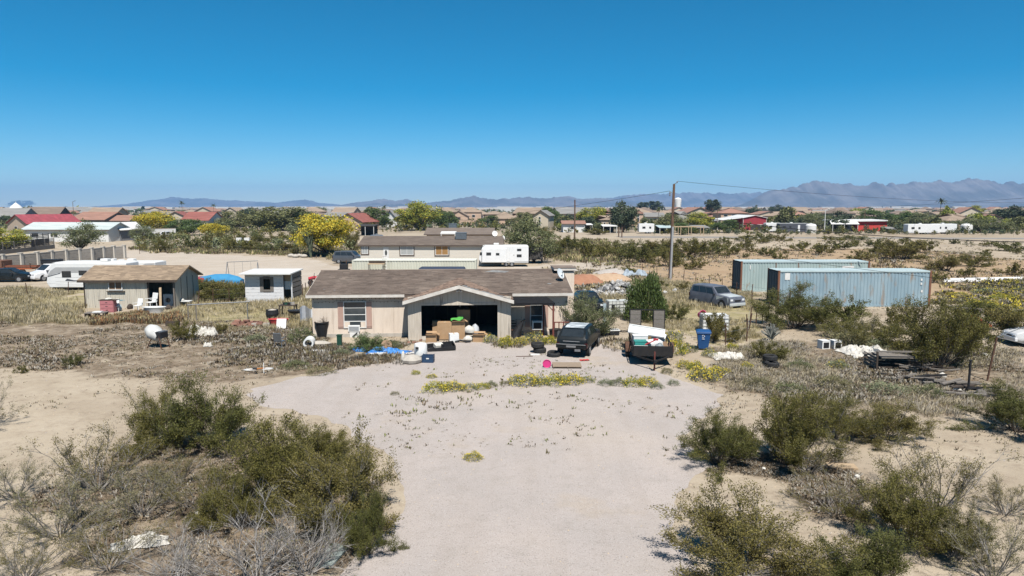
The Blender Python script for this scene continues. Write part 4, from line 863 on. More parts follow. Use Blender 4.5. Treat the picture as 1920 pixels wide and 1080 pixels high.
# utility trailer loaded with scrap
p = gp(1226, 686); ut = thing('utility_trailer', 'black utility trailer with raised plank ramp loaded with white scrap', 'trailer', (p.x - .06, p.y, 0), R(-6)); UW, UL = 1.95, 3.6; C_utb = M('trailer_black_steel', (.022, .022, .024), (.036, .033, .031), scale=4, rough=.7, spec=.12)
MB().box(-UW / 2, UW / 2, 0, UL, .52, .60).build('bed', C_dkwood, ut)
MB().box(-UW / 2, UW / 2, -.05, 0, .50, 1.02).build('front_board', C_utb, ut)
for s in (-1, 1):
    x = s * UW / 2
    MB().box(x - .03, x + .03, .001, UL, .50, .56).build('side_rail', C_utb, ut); MB().box(x - .025, x + .025, .001, UL, .99, 1.04).build('side_rail', C_utb, ut)
    for k in range(5): MB().box(x - .02, x + .02, .05 + k * (UL - .1) / 4 - .02, .05 + k * (UL - .1) / 4 + .02, .561, .989).build('stake', C_utb, ut)
    w = MB().lathe([(.001, 0), (.34, 0), (.34, .2), (.001, .2)], 18, (x + s * .16 - .1, UL * .6, .34), 'x').build('wheel', C_rubber, ut)
    fd = [(UL * .6 + math.cos(a) * .45, .36 + math.sin(a) * .45) for a in np.linspace(0, math.pi, 9)]; fd += [(UL * .6 + math.cos(a) * .42, .36 + math.sin(a) * .42) for a in np.linspace(math.pi, 0, 9)]
    MB().prism(fd, x + s * .03 if s > 0 else x - .29, x + .29 if s > 0 else x - .03, 'x').build('mudguard', C_rust, ut)
    MB().bar((s * .8, 0, .48), (0, -1.15, .48), .05, n=4).build('tow_arm', C_utb, ut)
MB().bar((-.02, -1.05, 0.02), (-.02, -1.05, .95), .04, n=6).build('jack_post', C_redwood, ut); MB().cbox((0, -1.2, .5), (.14, .3, .12)).build('coupler', C_utb, ut)
rp = MB().box(-UW / 2, -UW / 2 + .05, UL + .02, UL + .07, .55, 2.35).box(UW / 2 - .05, UW / 2, UL + .02, UL + .07, .55, 2.35).box(-UW / 2 + .05, UW / 2 - .05, UL + .02, UL + .07, 2.29, 2.35).box(-.36, -.31, UL + .02, UL + .07, .55, 2.29).box(.31, .36, UL + .02, UL + .07, .55, 2.29).build('ramp', C_utb, ut)
for k in range(7):
    for a, b in ((-UW / 2 + .055, -.365), (.365, UW / 2 - .055)): MB().box(a, b, UL - .01, UL + .02, .58 + k * .245, .58 + k * .245 + .23).build('plank', C_oldwood, rp)
MB().box(-.305, .305, UL + .03, UL + .04, .55, 1.35).build('mesh_panel', M('rust_mesh', (.25, .17, .08)), rp)
ux = lambda lx, ly, lz: ut.matrix_basis @ Vector((lx, ly, lz))
def load(name, label, cat, fn, loc, rot=(0, 0, 0), mat=None, bevel=.02): 
    o = fn(MB()).build(name, mat, None, bevel=bevel); o.location = ux(*loc); o.rotation_euler = (rot[0], rot[1], rot[2] + ut.rotation_euler.z); return tag(o, label, cat)
C_appl = M('appliance_white', (.82, .82, .80), (.76, .76, .74), scale=3, rough=.45)
load('white_sheeting', 'long white flat panel lying across the trailer load', 'panel', lambda m: m.cbox((0, 0, 0), (1.95, .75, .10)).cbox((0, .33, .09), (1.95, .05, .1)).cbox((.94, 0, .07), (.05, .7, .06)), (-.12, 2.5, 1.30), (R(18), R(7), R(-6)), C_appl)
load('white_box', 'white box under the long panel on the trailer', 'box', lambda m: m.cbox((0, 0, 0), (.75, .6, .55)).cbox((0, 0, .29), (.79, .64, .04)), (-.5, 2.1, .89), (0, 0, .1), C_appl)
load('green_tote', 'teal storage tote on the trailer bed', 'tote', lambda m: m.cbox((0, 0, 0), (.6, .45, .34)).cbox((0, 0, .19), (.66, .5, .05)), (-.55, 1.25, .85), (0, 0, .05), M('teal_plastic', (.03, .25, .22), rough=.5))
load('white_tub', 'white tub below the teal tote on the trailer', 'tub', lambda m: m.cbox((0, 0, 0), (.7, .35, .22)).cbox((0, 0, .12), (.76, .4, .03)), (-.55, .72, .72), (0, 0, 0), C_appl)
load('white_cabinet', 'white cabinet tipped over on the trailer', 'cabinet', lambda m: m.cbox((0, 0, 0), (.7, .6, .4)).cbox((0, -.31, 0), (.62, .02, .32)), (.2, 1.45, .82), (.15, -.1, .4), C_appl)
load('white_carton', 'crumpled white carton at the back of the trailer', 'carton', lambda m: m.cbox((0, 0, 0), (.7, .5, .35)).cbox((.1, -.3, .18), (.6, .25, .02), (.5, 0, 0)), (.55, 2.6, 1.0), (.1, .2, -.3), C_appl)
load('plastic_bag', 'grey plastic sack at the trailer front', 'sack', lambda m: m.lathe([(.05, 0), (.24, .04), (.28, .2), (.22, .38), (.1, .48), (.07, .52)], 12), (.32, .38, .60), (.1, .1, 0), M('grey_sack', (.27, .30, .31), (.18, .2, .21), scale=6, rough=.4), 0)
load('plywood_sheet', 'brown plywood leaning inside the trailer', 'plywood', lambda m: m.cbox((0, 0, 0), (.75, 1.4, .03)), (.52, 1.2, .75), (.15, -.12, 0), M('brown_ply', (.22, .14, .085)))
load('red_tool', 'red tool among the trailer scrap', 'tool', lambda m: m.bar((-.25, 0, 0), (.3, .1, .25), .035).cbox((.3, .1, .27), (.25, .1, .1)), (-.1, .62, .95), (0, 0, 0), M('red_paint', (.45, .04, .05)), .0)
# ================================================================ yard clutter
C_pink = M('pink_paint', (.50, .20, .21), (.42, .16, .17), scale=3); C_cyan = M('cyan_plastic', (.12, .38, .50), rough=.5); C_navy = M('navy_plastic', (.025, .055, .11), rough=.5); C_bluet = M('blue_tarp', (.03, .17, .50), (.05, .25, .62), scale=4, rough=.45); C_hotp = M('hot_pink_plastic', (.65, .05, .22), rough=.4); C_brick = M('brick', (.38, .20, .145), (.30, .155, .115), scale=5, rnd=.2); C_tot = M('tote_plastic', (.68, .70, .66), (.60, .62, .58), scale=2, rough=.5); C_binb = M('bin_blue', (.014, .07, .20), (.018, .085, .24), scale=3, rough=.5); C_dgreen = M('dark_green_plastic', (.02, .07, .045), rough=.5); C_lime = M('green_cloth', (.10, .42, .08), (.08, .36, .06), scale=5); C_fabric = M('white_fabric', (.70, .67, .61), (.52, .49, .43), scale=5, rough=.9)
def one(name, label, cat, px, py, mb, mat, rz=0., bevel=.0, z=0., dy=0., smooth=False, group=None, rot=None):
    p = gp(px, py, 0); o = mb.build(name, mat, None, smooth, bevel); o.location = (p.x, p.y + dy, z); o.rotation_euler = rot or (0, 0, rz); return tag(o, label, cat, group)
def at(name, label, cat, px, py, rz=0., z=0., group=None): p = gp(px, py); return thing(name, label, cat, (p.x, p.y, z), rz, group)
def carton(name, label, px, py, w, d, h, rz=0, mat=None, z=0., open_=True, cat='box', loc=None, group='cardboard boxes in the garage mouth'):
    p = gp(px, py) if loc is None else Vector(loc); t = thing(name, label, cat, (p.x, p.y, z + (p.z if loc else 0)), rz, group); m = mat or C_card
    for q in ((-w/2, w/2, -d/2, -d/2+.012), (-w/2, w/2, d/2-.012, d/2), (-w/2, -w/2+.012, -d/2+.013, d/2-.013), (w/2-.012, w/2, -d/2+.013, d/2-.013)): MB().box(*q, .01, h).build('side', m, t)
    MB().box(-w/2, w/2, -d/2, d/2, 0, .009).build('base', m, t)
    if open_:
        MB().cbox((0, -d/2 - d*.14, h + .06), (w, d*.34, .012), (R(-25), 0, 0)).build('flap', m, t); MB().cbox((w/2 + .09, 0, h + .05), (.2, d*.95, .012), (0, R(28), 0)).build('flap', m, t); MB().cbox((0, d/2 + d*.1, h + .1), (w, d*.3, .012), (R(40), 0, 0)).build('flap', m, t)
    else: MB().box(-w/2, w/2, -d/2, d/2, h + .001, h + .014).build('lid', m, t); MB().box(-.03, .03, -d/2, d/2, h + .015, h + .018).build('tape', C_pale, t)
    return t
def plastic_chair(name, label, px, py, rz, mat=None, s=1.0, rot=None, group=None, cat='chair'):
    t = at(name, label, cat, px, py, rz, group=group); t.scale = (s, s, s); m = mat or C_appl
    if rot: t.rotation_euler = rot
    MB().box(-.24, .24, -.22, .22, .40, .44).build('seat', m, t, bevel=.02); MB().cbox((0, .26, .68), (.48, .04, .52), (R(-12), 0, 0)).build('backrest', m, t, bevel=.02)
    for x in (-.21, .21):
        for y in (-.19, .19): MB().bar((x, y, .4), (x * 1.15, y * 1.15, 0), .022, n=5).build('leg', m, t)
        MB().cbox((x * 1.15, .02, .62), (.05, .44, .03)).build('armrest', m, t)
    return t
# ---- in and before the garage
def gl(lx, ly, lz=.06): return A_ + Matrix.Rotation(HRZ, 3, 'Z') @ Vector((lx, ly, lz))
cx = lambda px, py=630: hl(px, py, -1.6).x
carton('cardboard_box', 'open low carton at the left of the garage mouth', 0, 0, .62, .5, .42, .05, loc=gl(cx(809), -1.75, 0)); carton('cardboard_box', 'tall brown carton at the middle of the garage mouth', 0, 0, .86, .6, 1.0, 0, loc=gl(cx(834), -1.15), open_=False); carton('cardboard_box', 'brown carton under the green cloth', 0, 0, .78, .6, 1.02, .12, loc=gl(cx(859), -1.1)); carton('cardboard_box', 'darker carton stacked deep inside the garage', 0, 0, .8, .6, .65, 0, loc=gl(cx(868) + .05, .4, .95), open_=False); carton('cardboard_box', 'carton supporting the stack inside the garage', 0, 0, .9, .7, .88, .1, loc=gl(cx(866), .4), open_=False); carton('cardboard_box', 'short open carton right of the white bags', 0, 0, .68, .45, .40, -.1, loc=gl(cx(898), -1.85, 0)); carton('cardboard_box', 'dim carton in shade left of the tall brown one', 0, 0, .5, .5, .95, .1, loc=gl(cx(817), -.3), open_=False)
o = MB().sheet(.75, .55, 10, 8, lambda u, v: .06 * math.sin(u * 7) * math.cos(v * 5) - .28 * max(0, .25 - v) + .05).build('green_cloth', C_lime); o.location = gl(cx(857), -1.12, 1.24); o.rotation_euler = (0, R(-8), .1); tag(o, 'bright green cloth draped over a carton', 'cloth')
rsn = random.Random(2)
def sack(label, loc, s, mat, seed, name='sack', cat='sack'):
    rr = random.Random(seed); mb = MB().lathe([(.03, 0), (.5, .03), (.62, .25), (.5, .5), (.3, .62), (.12, .7), (.04, .72)], 12); mb.v = [(x * rr.uniform(.85, 1.15) * s[0], y * rr.uniform(.85, 1.15) * s[1], z * rr.uniform(.9, 1.1) * s[2]) for x, y, z in mb.v]; o = mb.build(name, mat, None, True); o.location = loc; o.rotation_euler = (0, 0, seed); return tag(o, label, cat)
sack('puffy white bag on the boxes right of the green cloth', gl(cx(880), -1.3, .42), (.55, .4, .6), C_fabric, 3); sack('pale grey sack leaning behind the white bag', gl(cx(891), -1.05, .30), (.5, .4, .85), M('pale_sack', (.48, .49, .50)), 5); sack('crumpled white bag spilling onto the gravel', gl(cx(878), -1.75, 0), (.5, .35, .45), C_fabric, 6)
carton('white_box', 'white box standing before the cartons', 0, 0, .55, .45, .5, .25, mat=C_appl, loc=gl(cx(851), -1.95, 0), open_=False, group='loose boxes'); 
o = MB().tube([(-.4, 0, .06), (-.1, .1, .12), (.25, -.05, .08), (.5, .1, .06)], .06, 6).build('roller_bag', C_blackpl); o.location = gl(cx(866), -2.25, 0); tag(o, 'small black bundle before the cartons', 'bundle')

lt = at('plastic_tray', 'large black plastic tray tipped on the gravel before the garage', 'tray', 827, 655, R(12)); 
MB().box(-.75, .75, -.5, .5, 0, .04).build('base', C_blackpl, lt)
for q in ((-.78, .78, -.55, -.5), (-.78, .78, .5, .55), (-.78, -.73, -.499, .499), (.73, .78, -.499, .499)): MB().box(*q, .041, .26).build('rim', C_blackpl, lt)
MB().cbox((-.1, .1, .2), (.5, .4, .2), (.2, .1, .3)).build('white_rag', C_fabric, lt); MB().cbox((.3, -.1, .22), (.5, .3, .18), (-.2, .2, .5)).build('black_casing', C_blackpl, lt); lt.rotation_euler = (R(4), R(-5), R(12))
wt = at('water_heater', 'battered white appliance standing before the garage pier', 'appliance', 789, 674, R(10)); MB().lathe([(.30, 0), (.34, .06), (.34, .78), (.30, .86), (.1, .9)], 16).build('body', C_appl, wt, smooth=True); MB().lathe([(.345, .2), (.35, .2), (.35, .26), (.345, .26)], 16).build('band', C_steel, wt); MB().cbox((-.2, -.3, .68), (.16, .12, .1)).build('valve', C_blackpl, wt)
cr = at('milk_crate', 'navy plastic crate on the gravel beside the white appliance', 'crate', 803, 679, R(-4))
for q in ((-.3, .3, -.2, -.18), (-.3, .3, .18, .2), (-.3, -.28, -.179, .179), (.28, .3, -.179, .179)):
    for z0 in (.0, .14, .28): MB().box(*q, z0, z0 + .10).build('slat', C_navy, cr)
MB().box(-.28, .28, -.18, .18, .02, .05).build('base', C_navy, cr)
for q in ((-.3, -.26, -.21, -.17), (.26, .3, -.21, -.17), (-.3, -.26, .17, .21), (.26, .3, .17, .21)): MB().box(*q, 0, .4).build('corner', C_navy, cr)
MB().box(-.07, .07, -.207, -.201, .2, .26).build('label_sticker', C_white, cr)
sack('white torn bag on the weeds left of the navy crate', gp(756, 678), (.25, .2, .75), C_fabric, 8)
one('rock', 'grey rock among weeds left of the navy crate', 'rock', 772, 680, MB().lathe([(.05, 0), (.5, .05), (.55, .2), (.35, .36), (.1, .42)], 9), C_conc, .4)
def tarp(name, label, cat, px, py, w, d, amp, mat, rz=0., seed=1, nx=26, ny=16):
    rr = np.random.RandomState(seed); a, b = rr.rand(2) * 9
    def fz(u, v): return .02 + amp * float(fbm(np.array(u * 6 + a), np.array(v * 5 + b), 4)) ** 1.3 * (1.6 * min(1, 6 * min(u, 1 - u, v, 1 - v) + .1))
    def fxy(x, y, u, v): return x + .25 * w * (float(fbm(np.array(u * 3 + b), np.array(v * 3), 3)) - .5), y + .5 * d * (float(fbm(np.array(u * 4), np.array(v * 2 + a), 3)) - .5)
    return one(name, label, cat, px, py, MB().sheet(w, d, nx, ny, fz, fxy=fxy), mat, rz)
tarp('blue_tarp', 'crumpled bright blue tarp lying before the house wall', 'tarp', 728, 662, 2.3, .9, .24, C_bluet, .02, 3, 40, 20); tarp('blue_tarp', 'small blue tarp heap left of the larger blue tarp', 'tarp', 673, 659, .9, .5, .2, C_bluet, .1, 5, 20, 12)
one('board', 'pink-edged white board on the ground before the blue tarp', 'board', 708, 664, MB().box(-.45, .45, -.35, .35, .03, .12), C_appl, R(20)); one('board', 'white plank lying in weeds below the concrete pipe', 'board', 601, 659, MB().box(-.4, .4, -.12, .12, .02, .08), C_appl, R(4)); one('wooden_round', 'round brown wooden lid leaning in the yellow shrub', 'lid', 725, 657, MB().lathe([(.001, 0), (.30, 0), (.30, .05), (.001, .05)], 16), M('lid_wood', (.30, .20, .13)), 0, rot=(R(65), 0, .3), z=.3); one('board', 'narrow white strip leaning by the white appliance', 'board', 772, 664, MB().box(-.35, .35, -.04, .04, 0, .05), C_appl, R(28), z=.05)
bk = at('clay_bricks', 'few red bricks at the foot of the left garage pier', 'bricks', 777, 644)
for k in range(4): MB().cbox((k * .22 - .3, (k % 2) * .1, .06 + .12 * (k == 3)), (.2, .1, .1), (0, 0, k * .4)).build('brick', C_brick, bk)
pot = at('potted_shrub', 'tall black pot with a dry brown shrub at the house wall', 'plant pot', 604, 633); MB().lathe([(.26, 0), (.40, .9), (.44, .92), (.44, 1.0), (.38, 1.0), (.36, .9)], 14).build('pot', C_blackpl, pot, smooth=True)
acu = at('window_cooler', 'white air conditioner on a stand below the tall window', 'air conditioner', 666, 631); MB().box(-.36, .36, -.28, .28, .35, .75).build('case', C_appl, acu, bevel=.02); MB().box(-.30, .30, -.25, .25, 0, .349).build('stand', C_white, acu)
for k in range(4): MB().box(-.3, .3, -.295, -.281, .42 + k * .07, .45 + k * .07).build('louver', C_steel, acu)
MB().bar((-.1, -.3, .05), (.2, -.3, .3), .03).build('cord', C_blackpl, acu)
ac2 = thing('window_cooler', 'white framed air conditioner in the window under the awning', 'air conditioner', A_ + Matrix.Rotation(HRZ, 3, 'Z') @ Vector(((v0.x + v1.x) / 2, 0, v1.z)), HRZ); MB().box(-.32, .32, -.55, -.1, -.12, .42).build('case', C_appl, ac2, bevel=.02); MB().box(-.24, .24, -.57, -.551, -.04, .34).build('grille', C_blackpl, ac2)
gb = at('utility_box', 'narrow dark green box standing left of the green shrub', 'box', 637, 650); MB().box(-.13, .13, -.13, .13, 0, .66).build('body', C_dgreen, gb, bevel=.02); MB().box(-.15, .15, -.15, .15, .661, .70).build('lid', C_dgreen, gb)
pipe = MB(); pr = [(.20, -.35), (.29, -.35), (.29, .45), (.20, .45)]; n = 18; pipe.lathe(pr + [(.20, -.35)], n, axis='y'); pipe.f = [f for f in pipe.f if len(f) == 4]; pipe.mi = pipe.mi[:len(pipe.f)]; one('concrete_pipe', 'short white concrete pipe lying open end to the camera', 'pipe', 580, 651, pipe, C_appl, R(8), z=.29)
one('sandbag', 'pale heap right of the concrete pipe', 'sandbag', 600, 648, MB().lathe([(.1, 0), (.5, .04), (.55, .15), (.3, .26), (.05, .28)], 12, sx=1.2, sy=.6), C_conc)
# ---- under and beside the awning
cov = thing('covered_scooter', 'dark covered scooter under the awning', 'scooter', gl(cx(985) + .15, -.85, 0), HRZ); MB().loft([[(-.5 * s + .25 * math.cos(a) * s - .0, .28 * math.sin(a) * s, z + .05 * math.cos(a)) for a in np.linspace(0, 2 * math.pi, 12, endpoint=False)] for z, s in ((0, 1.5), (.4, 1.25), (.8, .8), (1.05, .5), (1.1, .2))]).build('cover', C_blackpl, cov, smooth=True); MB().bar((-.75, 0, 1.05), (-.1, 0, 1.15), .03).bar((-.3, -.3, 1.2), (-.3, .3, 1.2), .02).build('handlebar', C_steel, cov); MB().lathe([(.001, -.06), (.25, -.06), (.25, .06), (.001, .06)], 14, (.05, 0, .25), 'y').build('wheel', C_rubber, cov)
rc = thing('garden_chair', 'rusty red metal chair between the garage pier and the scooter', 'chair', gl(cx(964), -.5, 0), HRZ)
for x in (-.22, .22):
    for y in (-.2, .2): MB().bar((x, y, 0), (x, y, .42 if y < 0 else 1.05), .018, n=5).build('leg', C_rust, rc)
MB().box(-.23, .23, -.21, .21, .42, .45).build('seat', C_rust, rc)
for k in range(3): MB().box(-.21, .21, .19, .205, .6 + k * .16, .66 + k * .16).build('back_slat', C_rust, rc)
for px, lab in ((1037, 'dark grey bin at the foot of the awning post'), (1030, 'small dark box beside the awning post')):
    t = thing('bin', lab, 'bin', gl(cx(px) + .3, -1.0 - (px == 1030) * .2, 0)); MB().lathe([(.22, 0), (.26, .5), (.28, .52)], 12).build('body', M('bin_grey', (.09, .10, .105)) if px == 1037 else C_blackpl, t); MB().lathe([(.29, .521), (.29, .55), (.001, .57)], 12).build('lid', C_blackpl, t)
# ---- gravel before the wagon
ty = at('tyre', 'upper black tyre of the two stacked left of the wagon', 'tyre', 1010, 660, 0, .31, 'tyres'); tp_ = [(.19, -.1), (.30, -.14), (.36, -.08), (.36, .08), (.30, .14), (.19, .1), (.19, -.1)]
def tyre_mesh(m): m.lathe(tp_, 20); m.f = [f for f in m.f if len(f) == 4]; m.mi = m.mi[:len(m.f)]; return m
def tyre(label, px, py, z=.14, rot=(0, 0, 0), grp='tyres'): return one('tyre', label, 'tyre', px, py, tyre_mesh(MB()), C_rubber, 0, z=z, rot=rot, smooth=True, group=grp)
bpy.data.objects.remove(ty); tyre('upper black tyre of the two stacked left of the wagon', 1008, 661, .42); tyre('lower black tyre of the two stacked left of the wagon', 1012, 661, .14); tyre('loose wheel leaning at the left rear corner of the wagon', 1038, 668, .12, (R(8), 0, .4)); tyre('black tyre lying in dry weeds at right, upper one', 1443, 684, .38); tyre('black tyre lying in dry weeds at right, lower one', 1447, 688, .14)
bu = at('bucket', 'hot pink bucket tipped over left of the wagon', 'bucket', 1025, 688); MB().lathe([(.14, 0), (.2, .34), (.22, .36), (.2, .37), (.19, .34)], 16).xf(Matrix.Translation((0, .15, .21)) @ Matrix.Rotation(R(90), 4, 'X')).build('body', C_hotp, bu, smooth=True); MB().tube([(-.2, -.2, .2), (-.25, -.35, .05), (.0, -.4, .03), (.25, -.35, .05), (.2, -.2, .2)], .012, 5).build('handle', C_steel, bu)
wb = at('plywood_deck', 'tan wooden panel flat on the gravel behind the wagon', 'panel', 1063, 689, R(-1))
for k in range(6): MB().box(-.72, .72, -.28 + k * .16, -.28 + k * .16 + .15, .08, .12).build('plank', M('deck_wood', (.36, .28, .20), (.29, .22, .16), scale=4, stretch=(1, 6, 1)), wb)
for x in (-.7, 0, .64): MB().box(x, x + .06, -.28, .66, 0, .079).build('joist', C_dkwood, wb)
one('jack_bar', 'thin rod lying on the gravel left of the tyres', 'rod', 985, 669, MB().bar((-.5, 0, .02), (.4, .05, .03), .02), C_rust); one('white_scrap', 'white scrap on the gravel below the tyres', 'scrap', 1003, 666, MB().cbox((0, 0, .04), (.5, .12, .06)), C_appl, .1); one('red_rag', 'red rag on the gravel at the right rear of the wagon', 'rag', 1096, 676, MB().sheet(.5, .3, 8, 6, lambda u, v: .02 + .04 * abs(math.sin(u * 9) * math.cos(v * 7))), M('red_cloth', (.50, .05, .05)), .2)
for px, lab in ((1134, 'left black trough with white rim by the blue post'), (1150, 'right black trough with white rim by the blue post')):
    t = at('planter_trough', lab, 'trough', px, 628, R(6)); MB().box(-.32, .32, -.24, .24, 0, .30).build('body', C_blackpl, t, bevel=.03); 
    for q in ((-.36, .36, -.28, -.22), (-.36, .36, .22, .28), (-.36, -.30, -.219, .219), (.30, .36, -.219, .219)): MB().box(*q, .301, .35).build('rim', C_appl, t)
ps = at('painted_post', 'peeling pale blue post rising behind the troughs', 'post', 1133, 624); MB().box(-.09, .09, -.06, .06, 0, 1.9).build('post_board', M('peeling_blue', (.52, .60, .63), (.30, .36, .38), scale=5), ps); MB().box(-.14, .14, -.062, .062, 1.901, 1.95).build('post_cap', C_oldwood, ps)
one('hose_ring', 'black hose ring on the sand right of the troughs', 'hose', 1170, 622, MB().tube([(math.cos(a) * .3, math.sin(a) * .22, .03) for a in np.linspace(0, 6.28, 16)], .025, 5), C_rubber)
bk_ = at('motorcycle', 'dark motorcycle half hidden by the mesquite at the house corner', 'motorcycle', 1075, 615, R(60))
for x in (-.65, .65): MB().lathe(tp_, 16, axis='y', c=(x, 0, .33)).build('wheel', C_rubber, bk_)
MB().loft([[(x, .14 * math.cos(a) * s, z + .13 * math.sin(a) * s) for a in np.linspace(0, 6.28, 10, endpoint=False)] for x, z, s in ((-.7, .75, .5), (-.3, .72, 1), (.1, .8, 1.1), (.4, .85, .6))]).build('tank', C_blackpl, bk_, smooth=True); MB().bar((.65, 0, .33), (.4, 0, 1.05), .03).bar((.38, -.35, 1.08), (.38, .35, 1.08), .02).build('fork', C_steel, bk_); MB().box(-.25, .25, -.15, .15, .3, .6).build('engine', C_steel, bk_)
# ---- tanks, bin, sheets on the right
def ibc(label, px, py, rz, w=1.2, s=1.0, mat=None):
    t = at('ibc_tank', label, 'tank', px, py, rz, group='caged water tanks'); W, D, H = 1.2 * s * 1.35, 1.0 * s, 1.16 * s
    MB().box(-W/2, W/2, -D/2, D/2, .14, H).build('bladder', mat or C_tot, t, bevel=.06); MB().box(-W/2 - .03, W/2 + .03, -D/2 - .03, D/2 + .03, 0, .13).build('pallet', C_oldwood, t)
    for k in range(7):
        x = -W/2 - .02 + k * (W + .04) / 6; MB().bar((x, -D/2 - .02, .13), (x, -D/2 - .02, H + .03), .014, n=4).build('cage_bar', C_steel, t)
    for k in range(5):
        z = .2 + k * (H - .2) / 4 + .02; MB().bar((-W/2 - .02, -D/2 - .035, z), (W/2 + .02, -D/2 - .035, z), .014, n=4).build('cage_bar', C_steel, t); MB().bar((-W/2 - .035, -D/2, z), (-W/2 - .035, D/2, z), .014, n=4).build('cage_bar', C_steel, t); 
    for k in range(4): y = -D/2 + k * D / 3; MB().bar((-W/2 - .02, y, .13), (-W/2 - .02, y, H + .03), .014, n=4).build('cage_bar', C_steel, t)
    MB().lathe([(.11, 0), (.11, .05), (.001, .06)], 12, (0, 0, H + .001)).build('cap', C_blackpl, t); return t
t = ibc('caged white water tank left of the round green shrub', 1158, 592, R(8)); MB().box(-.62, -.38, -.546, -.53, .55, .9).build('label_plate', C_blackpl, t)
t = ibc('white water tank behind the blue bin', 1338, 622, R(-2), mat=C_appl)
one('pink_tub', 'pink tub left of the white tank behind the blue bin', 'tub', 1312, 604, MB().lathe([(.2, 0), (.26, .4), (.28, .42), (.25, .42), (.2, .1)], 14), C_hotp, z=.5, rot=(R(70), 0, .3))
bn = at('wheelie_bin', 'large blue wheeled recycling bin standing on dry weeds', 'bin', 1318, 655, R(-12)); MB().loft([[(sx * w, sy * d - .02, z) for sx, sy in ((-1, -1), (1, -1), (1, 1), (-1, 1))] for z, w, d in ((.08, .26, .28), (.9, .36, .36), (.96, .40, .40), (1.0, .40, .40))]).build('body', C_binb, bn, bevel=.03)
MB().loft([[(sx * w, sy * d, z) for sx, sy in ((-1, -1), (1, -1), (1, 1), (-1, 1))] for z, w, d in ((1.001, .42, .42), (1.05, .41, .41), (1.12, .28, .25))]).build('lid', C_binb, bn, bevel=.03); MB().bar((-.3, .43, 1.0), (.3, .43, 1.0), .025).build('handle', C_binb, bn)
for x in (-.3, .25): MB().lathe([(.001, 0), (.13, 0), (.13, .06), (.001, .06)], 12, (x, .27, .13), 'x').build('wheel', C_rubber, bn)
lg = MB()                                              # white recycling emblem: three chasing arrows over a word bar
for k in range(3):
    a = R(90 + 120 * k); c, s_ = math.cos(a), math.sin(a); c2, s2 = math.cos(a + R(75)), math.sin(a + R(75)); lg.add([(c * .09, 0, s_ * .09 + .03), (c * .055, 0, s_ * .055 + .03), (c2 * .055, 0, s2 * .055 + .03), (c2 * .09, 0, s2 * .09 + .03)], [(0, 1, 2, 3)])
lg.box(-.07, .07, -.001, .001, -.13, -.10); o = lg.build('emblem', C_white, bn); o.location = (-.02, -.392, .78); o.rotation_euler = (R(-6), 0, 0); o['kind'] = 'stuff'
tarp('white_sheet', 'white sheet spread on dry weeds right of the blue bin', 'sheet', 1362, 670, 1.7, 1.3, .25, C_fabric, .05, 9); sack('small white plastic heap behind the white sheet', gp(1371, 640), (.5, .3, .3), C_fabric, 12)
for px, lab in ((1544, 'left one of two white boxes before the creosotes'), (1566, 'right one of two white boxes before the creosotes')):
    t = at('white_bin', lab, 'box', px, 653, R(10)); 
    for q in ((-.24, .24, -.24, -.22), (-.24, .24, .22, .24), (-.24, -.22, -.219, .219), (.22, .24, -.219, .219)): MB().box(*q, 0, .46).build('side', C_appl, t)
    MB().box(-.25, .25, -.25, .25, .461, .48).build('top_plate', C_appl, t); MB().box(-.17, .17, -.252, -.243, .06, .38).build('opening', C_blackpl, t)
tarp('white_sheet', 'large crumpled white sheet left of the plank pile', 'sheet', 1622, 664, 2.5, 1.9, .4, C_fabric, .1, 13, 36, 20)
# ---- plank pile and timber litter
pp = at('plank_pile', 'pile of weathered planks and a dark frame under the tall creosote', 'lumber', 1678, 692, R(-4)); rr = random.Random(21)
for k in range(4): MB().box(-1.1 + k * .0, -1.05, -.5 + k * .02, 1.0, .1 + k * .16, .2 + k * .16).build('plank', C_oldwood, pp)
for x in (-1.15, 1.0): MB().box(x, x + .08, -.55, -.47, 0, .95).build('frame_post', C_dkwood, pp)
MB().box(-1.15, 1.3, -.56, -.46, .951, 1.02).build('frame_rail', C_oldwood, pp); MB().box(-.85, .75, -.4, .75, .62, .70).build('tabletop', C_oldwood, pp)
for k in range(8): MB().cbox((rr.uniform(-.2, .3), -.1 + k * .12, .12 + .07 * k), (rr.uniform(1.6, 2.4), .16, .05), (rr.uniform(-.06, .06), rr.uniform(-.05, .05), rr.uniform(-.12, .12))).build('plank', rr.choice([C_oldwood, C_dkwood]), pp)
for k in range(26): MB().cbox((rr.uniform(.1, 2.0), rr.uniform(-1.3, .3), .08 + rr.uniform(0, .25)), (rr.uniform(.6, 1.5), .07, .04), (rr.uniform(-.2, .2), rr.uniform(-.15, .15), rr.uniform(-.7, .5))).build('stick', rr.choice([C_oldwood, C_oldwood, C_dkwood]), pp)
for j, (px, py, n, lab) in enumerate(((1775, 722, 14, 'scattered dark timbers by the tall fence post'), (1815, 742, 16, 'heap of pale and black timbers at the lower right of the plank pile'), (1720, 712, 12, 'loose grey sticks right below the plank pile'))):
    t = at('timber_heap', lab, 'lumber', px, py)
    for k in range(n): MB().cbox((rr.uniform(-1, 1), rr.uniform(-.5, .6), .06 + rr.uniform(0, .22)), (rr.uniform(.5, 1.5), rr.uniform(.06, .16), .06), (rr.uniform(-.15, .15), rr.uniform(-.1, .1), rr.uniform(-.8, .8))).build('timber', rr.choice([C_oldwood, C_dkwood, C_blackpl, C_oldwood]), t)
for px, py, lab in ((1795, 735, 'small white rubbish bag in the timber heap'), (1767, 707, 'white can by the dark timbers'), (1845, 668, 'white broken chair shell below the clothesline post')): sack(lab, gp(px, py), (.3, .25, .3), C_fabric, px % 7)
